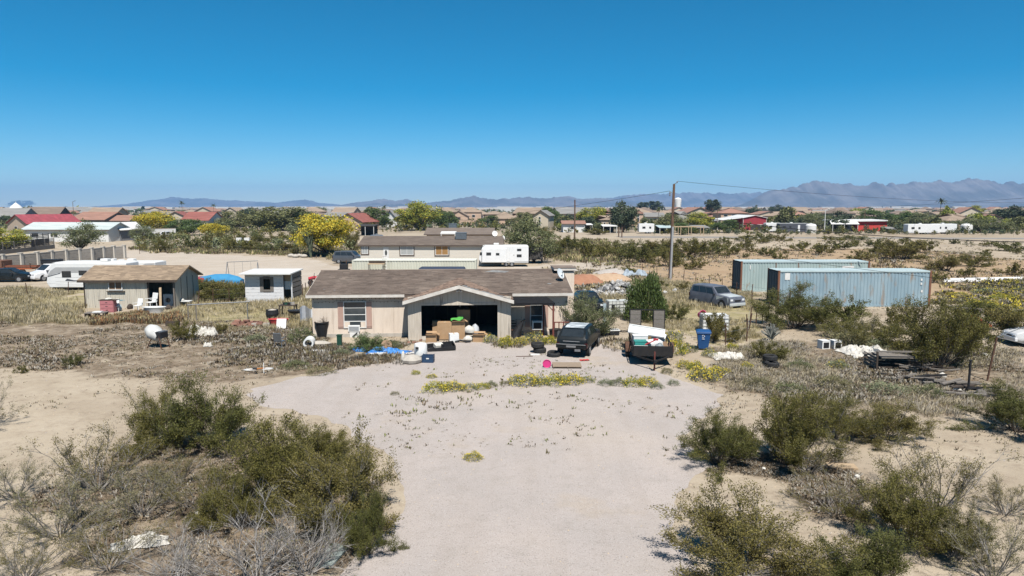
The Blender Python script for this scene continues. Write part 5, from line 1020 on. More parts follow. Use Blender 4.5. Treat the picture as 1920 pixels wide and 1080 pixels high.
fd = at('feeder', 'small wooden stand with flat roof and orange slide at right', 'stand', 1806, 606); MB().box(-.45, .45, -.4, .4, .3, 1.05).build('box_body', M('feeder_box', (.26, .22, .16)), fd); MB().box(-.95, .95, -.7, .7, 1.051, 1.13).build('flat_roof', C_oldwood, fd); MB().cbox((.5, -.9, .35), (.5, 1.6, .06), (R(22), 0, R(15))).build('slide', M('orange_plastic', (.55, .14, .06)), fd)
for x in (-.4, .34): MB().box(x, x + .06, -.38, -.32, 0, .3).build('leg', C_oldwood, fd)
for k, lab in enumerate(('white pipe on the sand right of the containers, nearest one', 'white pipe on the sand right of the containers, middle one', 'white pipe on the sand right of the containers, farthest one')):
    p = gp(1768, 530 - 2.2 * k); o = MB().bar((0, 0, .11), (12, 1.2 + .4 * k, .11), .11, n=10).build('pvc_pipe', C_appl); o.location = p; tag(o, lab, 'pipe', 'white pipes')
# ---- rubble and earth piles
def mound(name, label, px, py, w, d, h, mat, seed, cat='mound'):
    mb = MB().sheet(w, d, 26, 18, lambda u, v: h * max(0, 1 - (2 * u - 1) ** 2 - (2 * v - 1) ** 2) ** .8 * (.55 + .9 * float(fbm(np.array(u * 4 + seed), np.array(v * 4 + seed), 4))) - .02); one(name, label, cat, px, py, mb, mat, smooth=True)
C_redd = M('red_earth', (.40, .20, .12), (.34, .165, .10), scale=2, rough=.95, bump=.05, bscale=6); C_tand = M('tan_earth', (.52, .37, .25), (.45, .31, .20), scale=2, rough=.95, bump=.05, bscale=6); C_greyd = M('gravel_heap', (.52, .47, .42), (.40, .36, .32), scale=6, rough=.95, bump=.08, bscale=8)
mound('earth_mound', 'red earth mound beside the chimney end of the house', 1094, 532, 4.6, 4, .95, C_redd, 2); mound('earth_mound', 'tan earth mound behind the red one', 1130, 527, 7, 5, .8, C_tand, 5); mound('earth_mound', 'low red earth mound before the grey tarp', 1140, 524, 3.6, 3, .8, C_redd, 8); mound('gravel_mound', 'pale gravel heap behind the red mound', 1058, 510, 4, 3, .6, C_greyd, 11); mound('gravel_mound', 'grey gravel slope left of the grey tarp', 1150, 515, 6, 4, .6, C_greyd, 14); mound('earth_mound', 'faint red mound behind the house ridge', 1030, 514, 5, 4, .5, C_redd, 17)
rb = at('rubble_pile', 'heap of grey broken concrete rubble left of the round green shrub', 'rubble', 1158, 551); rk = []; rr = random.Random(31)
C_rk = [M('rubble_grey', (.42, .41, .39), (.33, .32, .31), scale=4, rnd=.25), M('rubble_pale', (.60, .58, .55), (.5, .48, .46), scale=4, rnd=.2), M('rubble_dark', (.20, .20, .20), (.15, .15, .15), scale=4, rnd=.3)]
for k in range(6):
    mb = MB().lathe([(.2, -.5), (.8, -.35), (1, 0), (.75, .35), (.25, .5)], 7); mb.v = [(x * rr.uniform(.7, 1.2), y * rr.uniform(.7, 1.2), z * rr.uniform(.7, 1.2)) for x, y, z in mb.v]; rk.append(mb.mesh('stone_%d' % k, C_rk[(0, 1, 2, 0, 1, 0)[k]]))
for k in range(230):
    x = rr.gauss(0, 1.6); y = rr.gauss(0, 1.0); hgt = 1.15 * math.exp(-(x / 1.7) ** 2 - (y / 1.1) ** 2); s = rr.uniform(.12, .3); o = link_mesh('stone', rk[k % 6], rb, (x, y, max(s * .3, hgt * rr.uniform(.85, 1.05))), None, (s, s, s * .8)); o.rotation_euler = (rr.random() * 6, rr.random() * 6, rr.random() * 6)
tarp('grey_tarp', 'crumpled blue grey tarp behind the rubble pile', 'tarp', 1192, 519, 3.0, 1.6, .75, M('pale_blue_tarp', (.42, .48, .53), (.30, .35, .40), scale=4), 0, 19, 30, 18)
# ---- left yard
dr = at('dresser', 'pink chest of drawers against the grey board shed', 'dresser', 204, 585, R(3)); MB().box(-.5, .5, -.25, .25, 0, .92).build('carcass', C_pink, dr)
for k in range(3): d_ = MB().box(-.46, .46, -.27, -.251, .06 + k * .29, .32 + k * .29).build('drawer', C_pink, dr); MB().box(-.08, .08, -.29, -.271, .17 + k * .29, .2 + k * .29).build('handle', C_dkwood, d_)
MB().box(-.6, .75, -.28, .28, .921, .96).build('top', C_dkwood, dr)
sack('rumpled clothes on the pink dresser', gp(205, 585) + Vector((0, 0, .96)), (.45, .25, .2), C_fabric, 4, 'clothes', 'clothes'); sack('blue plastic bag before the pink dresser', gp(198, 584), (.4, .3, .35), C_cyan, 2)
plastic_chair('plastic_chair', 'white plastic chair right of the pink dresser', 217, 584, R(20), group='white chairs by the shed'); plastic_chair('plastic_chair', 'white plastic chair in the middle before the shed wall', 259, 583, R(-15), group='white chairs by the shed'); plastic_chair('reclining_chair', 'tall white reclining chair by the shed doorway', 284, 580, R(-30), s=1.35, group='white chairs by the shed')
one('storage_bin', 'cyan plastic bin before the shed wall', 'bin', 234, 577, MB().box(-.28, .28, -.2, .2, .25, .62).box(-.31, .31, -.23, .23, .621, .66), C_cyan, .1, z=.0); sack('pale blue bundle beside the cyan bin', gp(224, 582), (.35, .3, .7), M('pale_blue_cloth', (.40, .50, .54)), 9); sack('dark clutter between the cyan bin and white chair', gp(244, 579), (.5, .35, .55), C_dkwood, 11, 'clutter', 'clutter')
bt = at('bathtub', 'white bathtub lying in dry weeds before the shed', 'bathtub', 290, 587, R(4)); vs = []
MB().loft([[(math.cos(a) * w, math.sin(a) * d, z) for a in np.linspace(0, 2 * math.pi, 20, endpoint=False)] for z, w, d in ((.02, .6, .25), (.4, .78, .38), (.46, .86, .43), (.48, .86, .43), (.48, .76, .34), (.2, .62, .26))], True).build('tub', C_appl, bt, smooth=True)
one('leaning_plank', 'bare plank leaning in the shed doorway', 'plank', 302, 580, MB().cbox((0, 0, .85), (.18, .04, 1.75), (R(-14), R(-5), 0)), C_pale)
mw = at('washing_machine', 'white machine just inside the shed doorway', 'appliance', 317, 574); MB().box(-.4, .4, -.1, .5, 0, .98).build('case', C_appl, mw, bevel=.03); MB().lathe([(.2, 0), (.2, .02), (.001, .03)], 14, (0, -.13, .5), 'y').build('door', C_glass, mw); sack('dark junk before the machine in the shed doorway', gp(316, 580), (.45, .3, .5), C_dkwood, 13, 'junk', 'clutter')
tbl = at('side_table', 'low white table right of the shed corner', 'table', 345, 574); MB().box(-.6, .6, -.3, .3, .4, .45).build('top', C_appl, tbl)
for x in (-.5, .46):
    for y in (-.26, .22): MB().box(x, x + .04, y, y + .04, 0, .399).build('leg', C_steel, tbl)
sack('white heap on the low white table', gp(343, 574) + Vector((0, 0, .45)), (.35, .2, .22), C_fabric, 14)
pl = at('wooden_pallet', 'grey wooden platform with a white board at the left of the shed front', 'pallet', 181, 593, R(6)); 
for k in range(5): MB().box(-.7, .7, -.4 + k * .17, -.25 + k * .17, .26, .3).build('plank', C_oldwood, pl)
for x in (-.65, 0, .6): MB().box(x, x + .06, -.4, .43, 0, .259).build('joist', C_dkwood, pl)
MB().box(-.2, .4, -.2, .25, .301, .36).build('white_board', C_appl, pl)
sack('pink toy in the weeds before the shed', gp(233, 602), (.3, .2, .3), C_pink, 16, 'pink_toy', 'toy')
mx = at('cement_mixer', 'old cement mixer with white drum lying on weedy sand', 'cement mixer', 298, 652, R(-20)); MB().lathe([(.12, -.5), (.30, -.46), (.42, -.1), (.42, .12), (.28, .45), (.2, .5), (.17, .45)], 18).xf(Matrix.Translation((-.28, 0, .86)) @ Matrix.Rotation(R(-62), 4, 'Y')).build('drum', M('mixer_drum', (.66, .66, .63), (.5, .5, .48), scale=3), mx, smooth=True); MB().box(-.05, .45, -.28, .28, .60, .95).build('motor_box', C_blackpl, mx, bevel=.03)
for a, b in (((-.5, -.35, 0), (-.1, -.25, .8)), ((-.5, .35, 0), (-.1, .25, .8)), ((.5, -.3, 0), (.3, -.25, .8)), ((.5, .3, 0), (.3, .25, .8))): MB().bar(a, b, .03).build('leg', C_rust, mx)
for k in range(3): MB().bar((.0 + k * .2, -.3, .97), (.0 + k * .2, .3, .97), .025).build('rail', C_steel, mx)
mg = at('metal_gate', 'bent grey metal gate leaning on fence posts in the dry grass', 'gate', 410, 600, R(6)); w = 4.2
for x in (-2.05, -1.5, 2.0): MB().bar((x, 0, 0), (x, 0, 1.15), .04).build('upright', C_steel if x > -1 else C_oldwood, mg)
MB().bar((-2.1, 0, 1.1), (2.2, 0, 1.28), .04).build('rail', C_steel, mg)
bkp = at('brick_pile', 'loose pile of red bricks at the edge of the dry grass', 'bricks', 465, 610); rr = random.Random(41)
for k in range(34): MB().cbox((rr.uniform(-.95, .95), rr.uniform(-.5, .5) + .1, .06 + .11 * rr.choice([0, 0, 1, 1, 2])), (.40, .2, .1), (0, 0, rr.uniform(-.25, .25))).build('brick', C_brick, bkp)
for px, lab in ((500, 'grey concrete block right of the brick pile'), (478, 'concrete block on the near side of the brick pile')): one('concrete_block', lab, 'block', px, 611, MB().box(-.2, .2, -.1, .1, 0, .2).box(-.14, -.03, -.11, -.1001, .05, .15).box(.03, .14, -.11, -.1001, .05, .15), C_conc, .2)
br = at('planter_barrel', 'black barrel planter near the small white shed', 'barrel', 511, 597); MB().lathe([(.38, 0), (.46, .35), (.42, .62), (.44, .64), (.38, .64), (.36, .55)], 16).build('barrel', C_blackpl, br); MB().lathe([(.36, .5), (.3, .62), (.1, .68), (.001, .7)], 10).build('soil', C_conc, br)
wk = at('workbench', 'cluttered dark workbench in front of the small white shed', 'bench', 541, 593); MB().box(-.6, .6, -.35, .35, .8, .86).build('bench_top', C_dkwood, wk)
for x in (-.56, .5):
    for y in (-.32, .26): MB().box(x, x + .06, y, y + .06, 0, .799).build('leg', C_dkwood, wk)
for k in range(6): MB().cbox((rr.uniform(-.45, .45), rr.uniform(-.2, .2), .95), (rr.uniform(.15, .4), .2, .16), (0, 0, rr.random())).build('junk', rr.choice([C_blackpl, C_conc, C_steel, C_dgreen]), wk)
gr_ = at('grill', 'black barbecue grill beside the workbench', 'grill', 555, 600); MB().lathe([(.05, .45), (.3, .5), (.4, .65), (.4, .72), (.3, .72)], 14, sx=1.4).build('bowl', C_blackpl, gr_)
for x in (-.35, .35):
    for y in (-.2, .2): MB().bar((x, y, .5), (x * 1.15, y * 1.2, 0), .02).build('leg', C_rust, gr_)
for k in range(7): MB().bar((-.5 + k * .165, -.3, .73), (-.5 + k * .165, .3, .73), .012, n=4).build('grate_bar', C_steel, gr_)
one('sheet_metal', 'bent grey metal sheet leaning by the left house corner', 'scrap', 577, 602, MB().sheet(1.0, 1.0, 8, 8, lambda u, v: .15 * math.sin(u * 6) + .9 * v), C_steel, .3); one('white_board', 'white board propped before the red tub', 'board', 528, 616, MB().cbox((0, 0, .33), (.62, .05, .66), (R(-20), 0, 0)), C_appl, .05); one('red_tub', 'red tub behind the white board', 'tub', 522, 610, MB().lathe([(.3, 0), (.42, .42), (.45, .44), (.4, .44), (.3, .1)], 14, sx=1.6), M('red_plastic', (.48, .06, .06)), 0)
plastic_chair('metal_chair', 'grey metal chair standing alone in the weeds left of the house', 525, 653, R(170), C_steel, 1.0); 
bi = at('kids_bicycle', 'orange and white child bicycle lying on the weeds', 'bicycle', 486, 696, R(15)); bi.rotation_euler = (R(72), 0, R(15)); bi.location.z = .08
for x in (-.4, .4): w_ = MB().lathe([(.27, -.02), (.29, -.02), (.29, .02), (.27, .02), (.27, -.02)], 20, (x, 0, .29), 'y'); w_.f = [f for f in w_.f if len(f) == 4]; w_.mi = w_.mi[:len(w_.f)]; w_.build('wheel', C_appl, bi)
MB().bar((-.4, 0, .29), (-.1, 0, .6), .02).bar((-.1, 0, .6), (.3, 0, .62), .02).bar((-.1, 0, .3), (.3, 0, .6), .025).bar((.3, 0, .62), (.4, 0, .29), .02).bar((-.4, 0, .29), (-.1, 0, .3), .02).bar((-.1, 0, .3), (-.12, 0, .7), .02).build('frame', M('orange_bike', (.55, .20, .05)), bi); MB().bar((.28, -.25, .75), (.28, .25, .75), .015).bar((.3, 0, .6), (.28, 0, .75), .015).build('handlebar', C_appl, bi); MB().cbox((-.13, 0, .72), (.2, .1, .05)).build('saddle', C_blackpl, bi)
for px, py, s, lab in ((372, 628, 1.2, 'larger white rubbish heap right of the cement mixer'), (392, 630, 1.0, 'long white rubbish strip right of the larger heap'), (390, 650, .5, 'small white scrap on the sand below the rubbish heap'), (352, 632, .5, 'white lump beside the small creosote')): tarp('rubbish', lab, 'rubbish', px, py, 1.0 * s, .6 * s, .5 * s, C_fabric, 0, px, 14, 10)
one('black_crate', 'black wooden crate in the dry grass by the small creosote', 'crate', 324, 611, MB().box(-.4, .4, -.2, .2, 0, .1).box(-.4, .4, -.2, -.16, .101, .35).box(-.4, -.36, -.159, .2, .101, .35).box(.36, .4, -.159, .2, .101, .35), C_dkwood, .1)
# covered things behind the left hedge
p = gp(414, 536); cv = thing('covered_boat', 'low vehicle under a bright blue tarp behind the hedge', 'tarp', (p.x, p.y, 0)); MB().loft([[(x, math.cos(a) * 1.1 * s, max(.0, .55 + (h_ - .55) * math.sin(a)) if math.sin(a) > 0 else 0.02) for a in np.linspace(-.3, math.pi + .3, 12)] for x, s, h_ in ((-2.4, .5, .7), (-1.9, .9, .95), (-.6, 1, 1.2), (.8, 1, 1.22), (1.6, .9, 1.0), (2.2, .5, .7))]).build('tarp_cover', M('sky_blue_tarp', (.05, .27, .48), (.04, .22, .42), scale=1.5), cv, smooth=True); MB().box(-2.6, -1.2, -1.1, 1.1, .35, .9).build('red_end', M('faded_red', (.28, .05, .05)), cv, bevel=.2)
sw = thing('swing_frame', 'thin metal swing frame behind the sheds', 'swing', gp(456, 526)); 
for x in (-1.7, 1.7):
    for y in (-.6, .6): MB().bar((x, y, 0), (x * .97, 0, 2.0), .035, n=6).build('leg', C_steel, sw)
MB().bar((-1.7, 0, 2.0), (1.7, 0, 2.15), .035).build('top_bar', C_steel, sw)
for x in (-.9, 0, .9): MB().bar((x, 0, 2.05), (x, 0, .6), .012, n=4).build('chain', C_steel, sw)
p = gp(595, 536); atv = thing('red_quad_bike', 'red quad bike at the left end of the house ridge', 'quad bike', (p.x, p.y, 0), R(200)); MB().loft([[(x, .28 * math.cos(a) * s, z + .2 * math.sin(a) * s) for a in np.linspace(0, 6.28, 10, endpoint=False)] for x, z, s in ((-.85, .85, .9), (-.3, .8, .8), (.3, .85, .9), (.85, .75, .8))]).build('body', M('quad_red', (.42, .03, .05)), atv, smooth=True)
for x in (-.6, .6):
    for y in (-.5, .3): MB().lathe([(.001, 0), (.3, 0), (.3, .2), (.001, .2)], 14, (x, y, .3), 'y').build('wheel', C_rubber, atv)
MB().bar((.3, 0, 1.0), (.25, 0, 1.25), .02).bar((.25, -.35, 1.27), (.25, .35, 1.27), .02).build('handlebar', C_blackpl, atv); MB().box(-.6, 0, -.15, .15, 1.0, 1.1).build('seat', C_blackpl, atv)
# ---- foreground litter
tarp('white_sheet', 'white plastic sheet caught under the lower left bushes', 'sheet', 262, 1022, 1.25, .55, .2, C_fabric, R(18), 23); wbp = at('grey_board', 'weathered grey green board on sand beside the drive at lower left', 'board', 622, 1045, R(78)); MB().box(-.5, .5, -.22, .22, .02, .07).build('sheet_face', M('grey_green_board', (.30, .34, .32), (.22, .26, .25), scale=5), wbp); MB().box(-.5, .5, .221, .27, .01, .1).build('edge_strip', C_oldwood, wbp)
one('flat_stone', 'flat tan board on litter under the right bushes', 'board', 1578, 876, MB().box(-.42, .42, -.2, .2, .01, .06), C_pale, R(-8)); sack('small white stone below the flat tan board', gp(1607, 896), (.16, .14, .16), C_fabric, 20, 'stone', 'stone'); sack('tiny white litter below the right drive bush', gp(1432, 880), (.1, .1, .1), C_fabric, 21, 'litter_bag', 'litter')
sack('white rag under the bleached branches', gp(372, 965), (.15, .12, .2), C_fabric, 22, 'rag', 'rag')
# ================================================================ neighbouring houses, barns, poles
def WM(n, c): return M('wall_' + n, c, tuple(x * .92 for x in c), scale=.6, rough=.9)
def RM(n, c): return M('roof_' + n, c, tuple(x * .82 for x in c), scale=.5, rough=.9, stretch=(.5, 3, 3), c3=tuple(x * 1.2 for x in c), s3=.3)
W_cream, W_pink, W_tan, W_white, W_grey, W_brown = WM('cream', (.58, .50, .38)), WM('pink', (.56, .40, .29)), WM('tan', (.46, .37, .28)), WM('white', (.74, .73, .70)), WM('grey', (.24, .245, .26)), WM('brown', (.28, .22, .185))
R_tan, R_brown, R_red, R_grey, R_mar, R_tile = RM('tan', (.33, .25, .185)), RM('brown', (.22, .165, .13)), RM('red', (.29, .105, .085)), RM('grey', (.26, .25, .235)), RM('maroon', (.33, .07, .085)), RM('tile', (.34, .19, .14))
def hipped(t, x0, x1, y0, y1, ez, rz, roofm, ov=.5):
    d = (y1 - y0) / 2 + ov; v = [(x0 - ov, y0 - ov, ez), (x1 + ov, y0 - ov, ez), (x1 + ov, y1 + ov, ez), (x0 - ov, y1 + ov, ez), (x0 - ov + d, (y0 + y1) / 2, rz), (x1 + ov - d, (y0 + y1) / 2, rz)]
    return MB().add(v, [(0, 1, 5, 4), (1, 2, 5), (2, 3, 4, 5), (3, 0, 4), (3, 2, 1, 0)]).build('roof', roofm, t)
def fhouse(label, px0, px1, yt, ye, kind, roofm, wallm, ze=3.0, rz=0., depth=10., name='house', cat='house', group='neighbourhood houses', garage=None, nwin=2, D=None):
    D = D or (CAMH - ze) * F / (ye - 387) ; a, b = pd(px0, ye, D).x, pd(px1, ye, D).x; W = b - a; rzz = zat(yt, D + (depth / 2 if kind != 'y' else 0)); rzz = max(rzz, ze + .9)
    t = thing(name, label, cat, ((a + b) / 2, D, 0), rz, group); x0, x1 = -W / 2, W / 2
    if kind == 'hip':
        for q in ((x0, x1, 0, .15), (x0, x1, depth - .15, depth), (x0, x0 + .15, .151, depth - .151), (x1 - .15, x1, .151, depth - .151)): MB().box(*q, 0, ze).build('wall', wallm, t)
        hipped(t, x0, x1, 0, depth, ze, rzz, roofm)
    else: gable_box(t, x0, x1, 0, depth, ze, rzz, kind, wallm, roofm, .5, .15, None, fascia=C_dktrim)
    for k in range(nwin):
        x = x0 + W * ((k + .6) / (nwin + .4)); w = min(.9, W * .08); q = MB().box(x - w, x + w, -.05, -.002, ze * .35, ze * .7).build('window', W_white, t); MB().box(x - w + .1, x + w - .1, -.07, -.051, ze * .35 + .1, ze * .7 - .1).build('pane', C_tint, q)
        if ze > 4.5: q = MB().box(x - w, x + w, -.05, -.002, ze * .72, ze * .9).build('window', W_white, t); MB().box(x - w + .1, x + w - .1, -.07, -.051, ze * .72 + .1, ze * .9 - .1).build('pane', C_tint, q)
    if garage: MB().box(x0 + W * garage[0], x0 + W * garage[1], -.06, -.002, 0, 2.3).build('garage_door', garage[2], t)
    return t
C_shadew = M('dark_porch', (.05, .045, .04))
fhouse('beige gable house with maroon metal roof at far left', -8, 72, 402, 418, 'y', R_mar, W_tan, 3.0, R(-32), 15, nwin=1)
fhouse('brown-roofed house with dark gable behind the maroon roof', 42, 108, 388, 404, 'x', R_brown, C_shadew, 3.2, 0, 12, nwin=1); fhouse('grey-roofed house at the far left frame edge', -20, 42, 390, 405, 'x', R_grey, W_grey, 3.2, 0, 12, nwin=1)
fhouse('house with broad brown roof and grey gable behind the pale mobile home', 122, 205, 397, 411, 'x', R_tile, W_brown, 3.2, R(-18), 12, nwin=2)
pm = fhouse('pale mobile home with whitish metal roof at left', 40, 205, 416.5, 429, 'x', M('metal_roof_pale', (.46, .52, .50), (.62, .66, .64), scale=.5, stretch=(.5, 2, 1), rough=.5), W_white, 2.9, R(-3), 8.0, nwin=4, name='mobile_home', cat='mobile home', group=None)
fhouse('grey gabled annex with porch posts right of the pale mobile home', 200, 226, 417, 428, 'y', W_white, W_grey, 2.9, R(-10), 7, nwin=1, name='annex', cat='house')
fhouse('low red tiled house left of the yellow palo verde', 208, 266, 403.5, 413, 'x', R_tile, W_pink, 3.0, 0, 10, nwin=2); fhouse('cream house with red gable roof right of the yellow palo verde', 306, 352, 396.5, 408, 'y', R_red, W_cream, 3.2, R(10), 12, nwin=1, garage=(.35, .6, C_shadew)); fhouse('white-walled house with long red roof beside the red gable', 338, 392, 397, 412, 'x', R_red, W_white, 3.0, R(-8), 11, nwin=3)
fhouse('cream gable house left of the broad olive tree', 412, 452, 389, 399, 'y', R_tan, W_cream, 3.2, R(-14), 12, nwin=1); fhouse('pale green gable house touching the cream one', 450, 484, 390, 400, 'y', R_brown, W_cream, 3.2, 0, 12, nwin=1)
fhouse('pink gable house with red roof left of the dark rounded tree', 624, 682, 399.5, 415, 'y', R_red, W_pink, 3.0, R(-16), 12, nwin=1); fhouse('grey-roofed house with white garage right of the dark rounded tree', 716, 748, 394, 411, 'y', R_grey, W_white, 3.0, R(-20), 14, nwin=1, garage=(.2, .8, W_white)); fhouse('wide grey roof behind the olive trees at centre left', 548, 618, 392, 399, 'x', R_grey, W_tan, 3.0, 0, 12)
fhouse('pink gable house right of the tall yellow green tree', 843, 877, 395, 404.5, 'y', R_tan, W_pink, 3.0, 0, 12, nwin=1, garage=(.1, .6, C_shadew)); fhouse('tan hipped house right of the pink gable house', 918, 972, 396.5, 410, 'hip', R_tan, W_pink, 3.0, 0, 12, nwin=2, garage=(.55, .9, C_shadew)); fhouse('pink gable house between the pink and tan ones', 876, 918, 393.5, 402, 'hip', R_tan, W_pink, 3.0, 0, 12)
fhouse('cream two-storey house with grey gable right of the far mesquite', 1000, 1028, 394, 403, 'y', R_grey, W_cream, 5.2, R(-12), 12, nwin=1); fhouse('pink roof at the left of the cream two-storey house', 955, 985, 400, 408, 'hip', R_tan, W_pink, 3.0)
fhouse('white house with red roof and carport by the thin brown pole', 1056, 1096, 413.5, 419, 'x', R_tile, W_white, 2.7, 0, 8, nwin=1); fhouse('tan house half hidden by the tall blue green tree', 1128, 1150, 404, 412, 'hip', R_tan, W_tan, 3.0); fhouse('brown two-storey house left of the tall blue green tree', 1138, 1160, 395, 401, 'hip', R_tile, W_brown, 5.0); fhouse('brown two-storey house right of the tall blue green tree', 1178, 1206, 394, 400, 'hip', R_tile, W_pink, 5.2)
fhouse('long tan-roofed house left of the pole', 1208, 1262, 394.5, 401, 'x', R_tan, W_tan, 3.2); fhouse('grey hipped house right of the pole', 1258, 1302, 396, 414, 'hip', R_grey, W_grey, 3.0, 0, 12); fhouse('two-storey house with brown tile roof behind the red barn', 1352, 1402, 390, 399.5, 'hip', R_tile, W_pink, 5.2, 0, 12, nwin=3); fhouse('low brown tile wing left of the two-storey house', 1330, 1360, 400, 407, 'hip', R_tile, W_pink, 3.0)
fhouse('brown tile house right behind the red barn', 1468, 1516, 394, 403, 'hip', R_tile, W_tan, 3.4, 0, 12); fhouse('tan roof above the white light pole', 1560, 1594, 396, 401, 'hip', R_tan, W_tan, 3.2); fhouse('broad tan roof behind the red metal building', 1592, 1634, 395, 403, 'hip', R_tan, W_tan, 3.2); fhouse('tan roof right of the red metal building', 1694, 1738, 394, 402, 'hip', R_tan, W_tan, 3.2)
fhouse('wide brown gable house at right behind the white trailers', 1774, 1836, 401, 414, 'hip', R_tan, W_tan, 3.0, 0, 14); fhouse('brown gable house with open porch at far right', 1848, 1882, 402, 411, 'y', R_tile, W_brown, 3.0, R(-15), 12, nwin=1); fhouse('orange tiled house above the far right gable', 1866, 1892, 394, 399, 'hip', R_tile, W_pink, 3.4); fhouse('tan roof near the yellow far tree at right', 1778, 1812, 394, 398, 'hip', R_tan, W_tan, 3.2)
# house just behind the mobile home
bh = fhouse('brown-roofed mobile home directly behind the cream one', 800, 922, 427, 438, 'x', C_mhroof, W_tan, 2.9, 0, 9, nwin=2, name='mobile_home', cat='mobile home', group=None)
cl2 = thing('rooftop_cooler', 'blue grey cooler on the rear mobile home roof', 'cooler', (pd(849, 425, 135).x, 135, zat(428.5, 135))); MB().box(-.75, .75, -.5, .5, .1, .95).build('cabinet', MATS['cooler_grey'], cl2, bevel=.04); MB().box(-.8, .8, -.55, .55, .951, 1.0).build('lid', C_steel, cl2); MB().box(-.6, .6, -.4, .4, -.4, .1).build('stand', C_steel, cl2)
pc = thing('porch_roof', 'small white porch roof before the rear mobile home', 'porch', (pd(840, 432, 122).x, 122, 0)); slab(MB(), [(-1.35, 0, 3.3), (1.35, 0, 3.3), (1.35, 2, 3.6), (-1.35, 2, 3.6)], .15).build('canopy', C_white, pc)
for x in (-1.25, 1.15): MB().box(x, x + .1, .05, .15, 0, 3.14).build('post', C_white, pc)
# barns
D = 236.; bx0, bx1 = pd(1393, 420, D).x, pd(1437, 420, D).x; rb_ = thing('red_barn', 'red metal barn with white roof and open lean-to', 'barn', ((bx0 + bx1) / 2, D, 0)); w = (bx1 - bx0) / 2; C_barn = M('barn_red', (.36, .045, .06), (.31, .04, .05), scale=.6, stretch=(6, 6, .3)); ez, rz = zat(408, D), zat(404, D); xl = pd(1346, 420, D).x - (bx0 + bx1) / 2
MB().prism([(-w, 0), (w, 0), (w, ez), (0, rz), (-w, ez)], 0, .15, 'y').build('front_wall', C_barn, rb_); MB().prism([(-w, 0), (w, 0), (w, ez), (0, rz), (-w, ez)], 17.85, 18, 'y').build('back_wall', C_barn, rb_)
for x in (-w, w - .15): MB().box(x, x + .15, .16, 17.84, 0, ez).build('side_wall', C_barn, rb_)
slab(MB(), [(-w - .3, -.4, ez - .05), (0, -.4, rz + .1), (0, 18.4, rz + .1), (-w - .3, 18.4, ez - .05)], .12).build('roof', C_white, rb_); slab(MB(), [(0, -.4, rz + .1), (w + .3, -.4, ez - .05), (w + .3, 18.4, ez - .05), (0, 18.4, rz + .1)], .12).build('roof', C_white, rb_); slab(MB(), [(xl, 1, ez - 1.0), (-w - .31, 1, ez - .1), (-w - .31, 17, ez - .1), (xl, 17, ez - 1.0)], .12).build('lean_to_roof', C_white, rb_)
for x in (-w, w - .12): MB().box(x, x + .12, -.04, -.001, 0, ez).build('corner_trim', C_white, rb_)
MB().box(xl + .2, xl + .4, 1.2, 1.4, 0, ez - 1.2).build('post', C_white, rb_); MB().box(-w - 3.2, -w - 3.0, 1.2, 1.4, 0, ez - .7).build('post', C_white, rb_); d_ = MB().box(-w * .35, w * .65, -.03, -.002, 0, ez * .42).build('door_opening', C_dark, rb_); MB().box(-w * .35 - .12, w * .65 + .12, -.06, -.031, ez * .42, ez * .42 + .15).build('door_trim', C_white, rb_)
D = 226.; bx0, bx1 = pd(1608, 425, D).x, pd(1663, 425, D).x; rm = thing('red_building', 'low bright red metal building with flat white roof', 'building', (bx0, D, 0)); w = bx1 - bx0; C_brr = M('bright_red_metal', (.58, .07, .06), (.52, .06, .05), scale=.6, stretch=(5, 5, .4)); h = zat(415.5, D)
for q in ((0, w, 0, .15), (0, w, 10, 10.15), (0, .15, .151, 9.999), (w - .15, w, .151, 9.999)): MB().box(*q, 0, h).build('wall', C_brr, rm)
slab(MB(), [(-6.6, -.8, h + .25), (w + .4, -.8, h + .45), (w + .4, 11, h + .65), (-6.6, 11, h + .45)], .3).build('roof', C_white, rm)
for x in (-6.3, -3.2): MB().box(x, x + .2, 0, .2, 0, h - .1).build('post', C_white, rm)
lt_ = thing('lean_to', 'white sloping shed roofs left of the red metal building', 'shed', (pd(1585, 425, 222).x, 222, 0))
for k in range(2): slab(MB(), [(-4.5 + k * 4.6, 0, 2.4), (-.1 + k * 4.6, 0, 2.4), (.6 + k * 4.6, 4, 3.7), (-3.5 + k * 4.6, 4, 3.7)], .12).build('roof', C_white, lt_)
MB().box(-4, 4, 3.9, 4, 0, 3.4).build('back_wall', W_grey, lt_)
for x in (-4, -.3, 4): MB().box(x, x + .12, .1, .22, 0, 2.28).build('post', C_white, lt_)
# carports, frames, trailers along the road
def carport(label, px0, px1, yr, D, mat, drop=.6): 
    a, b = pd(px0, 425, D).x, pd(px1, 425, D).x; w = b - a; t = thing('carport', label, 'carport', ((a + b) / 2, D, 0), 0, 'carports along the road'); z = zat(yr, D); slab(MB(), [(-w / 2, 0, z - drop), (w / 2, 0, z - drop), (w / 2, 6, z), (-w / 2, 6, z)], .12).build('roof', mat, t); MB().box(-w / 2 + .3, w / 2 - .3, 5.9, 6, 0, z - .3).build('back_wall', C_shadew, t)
    for x in (-w / 2 + .2, 0, w / 2 - .3): MB().box(x, x + .12, .1, .22, 0, z - drop - .12).build('post', W_white, t)
carport('pale metal carport roof left of the pole', 1236, 1264, 423, 205, C_controof); carport('grey carport roof right of the pole', 1290, 1332, 423, 205, R_grey); carport('long pale carport by the white red-roofed house', 1080, 1112, 419.5, 215, W_white, .3); carport('small pale carport left of the tall blue green tree', 1130, 1158, 421.5, 210, W_white, .4); carport('dark shade shed before the pink red-roofed house', 666, 702, 421.5, 190, C_shadew, .3); carport('grey carport right of the red metal building', 1668, 1694, 426, 215, R_grey)
tf = thing('timber_pergola', 'open pale timber frame beside the road', 'pergola', (pd(1292, 442, 192).x, 192, 0)); 
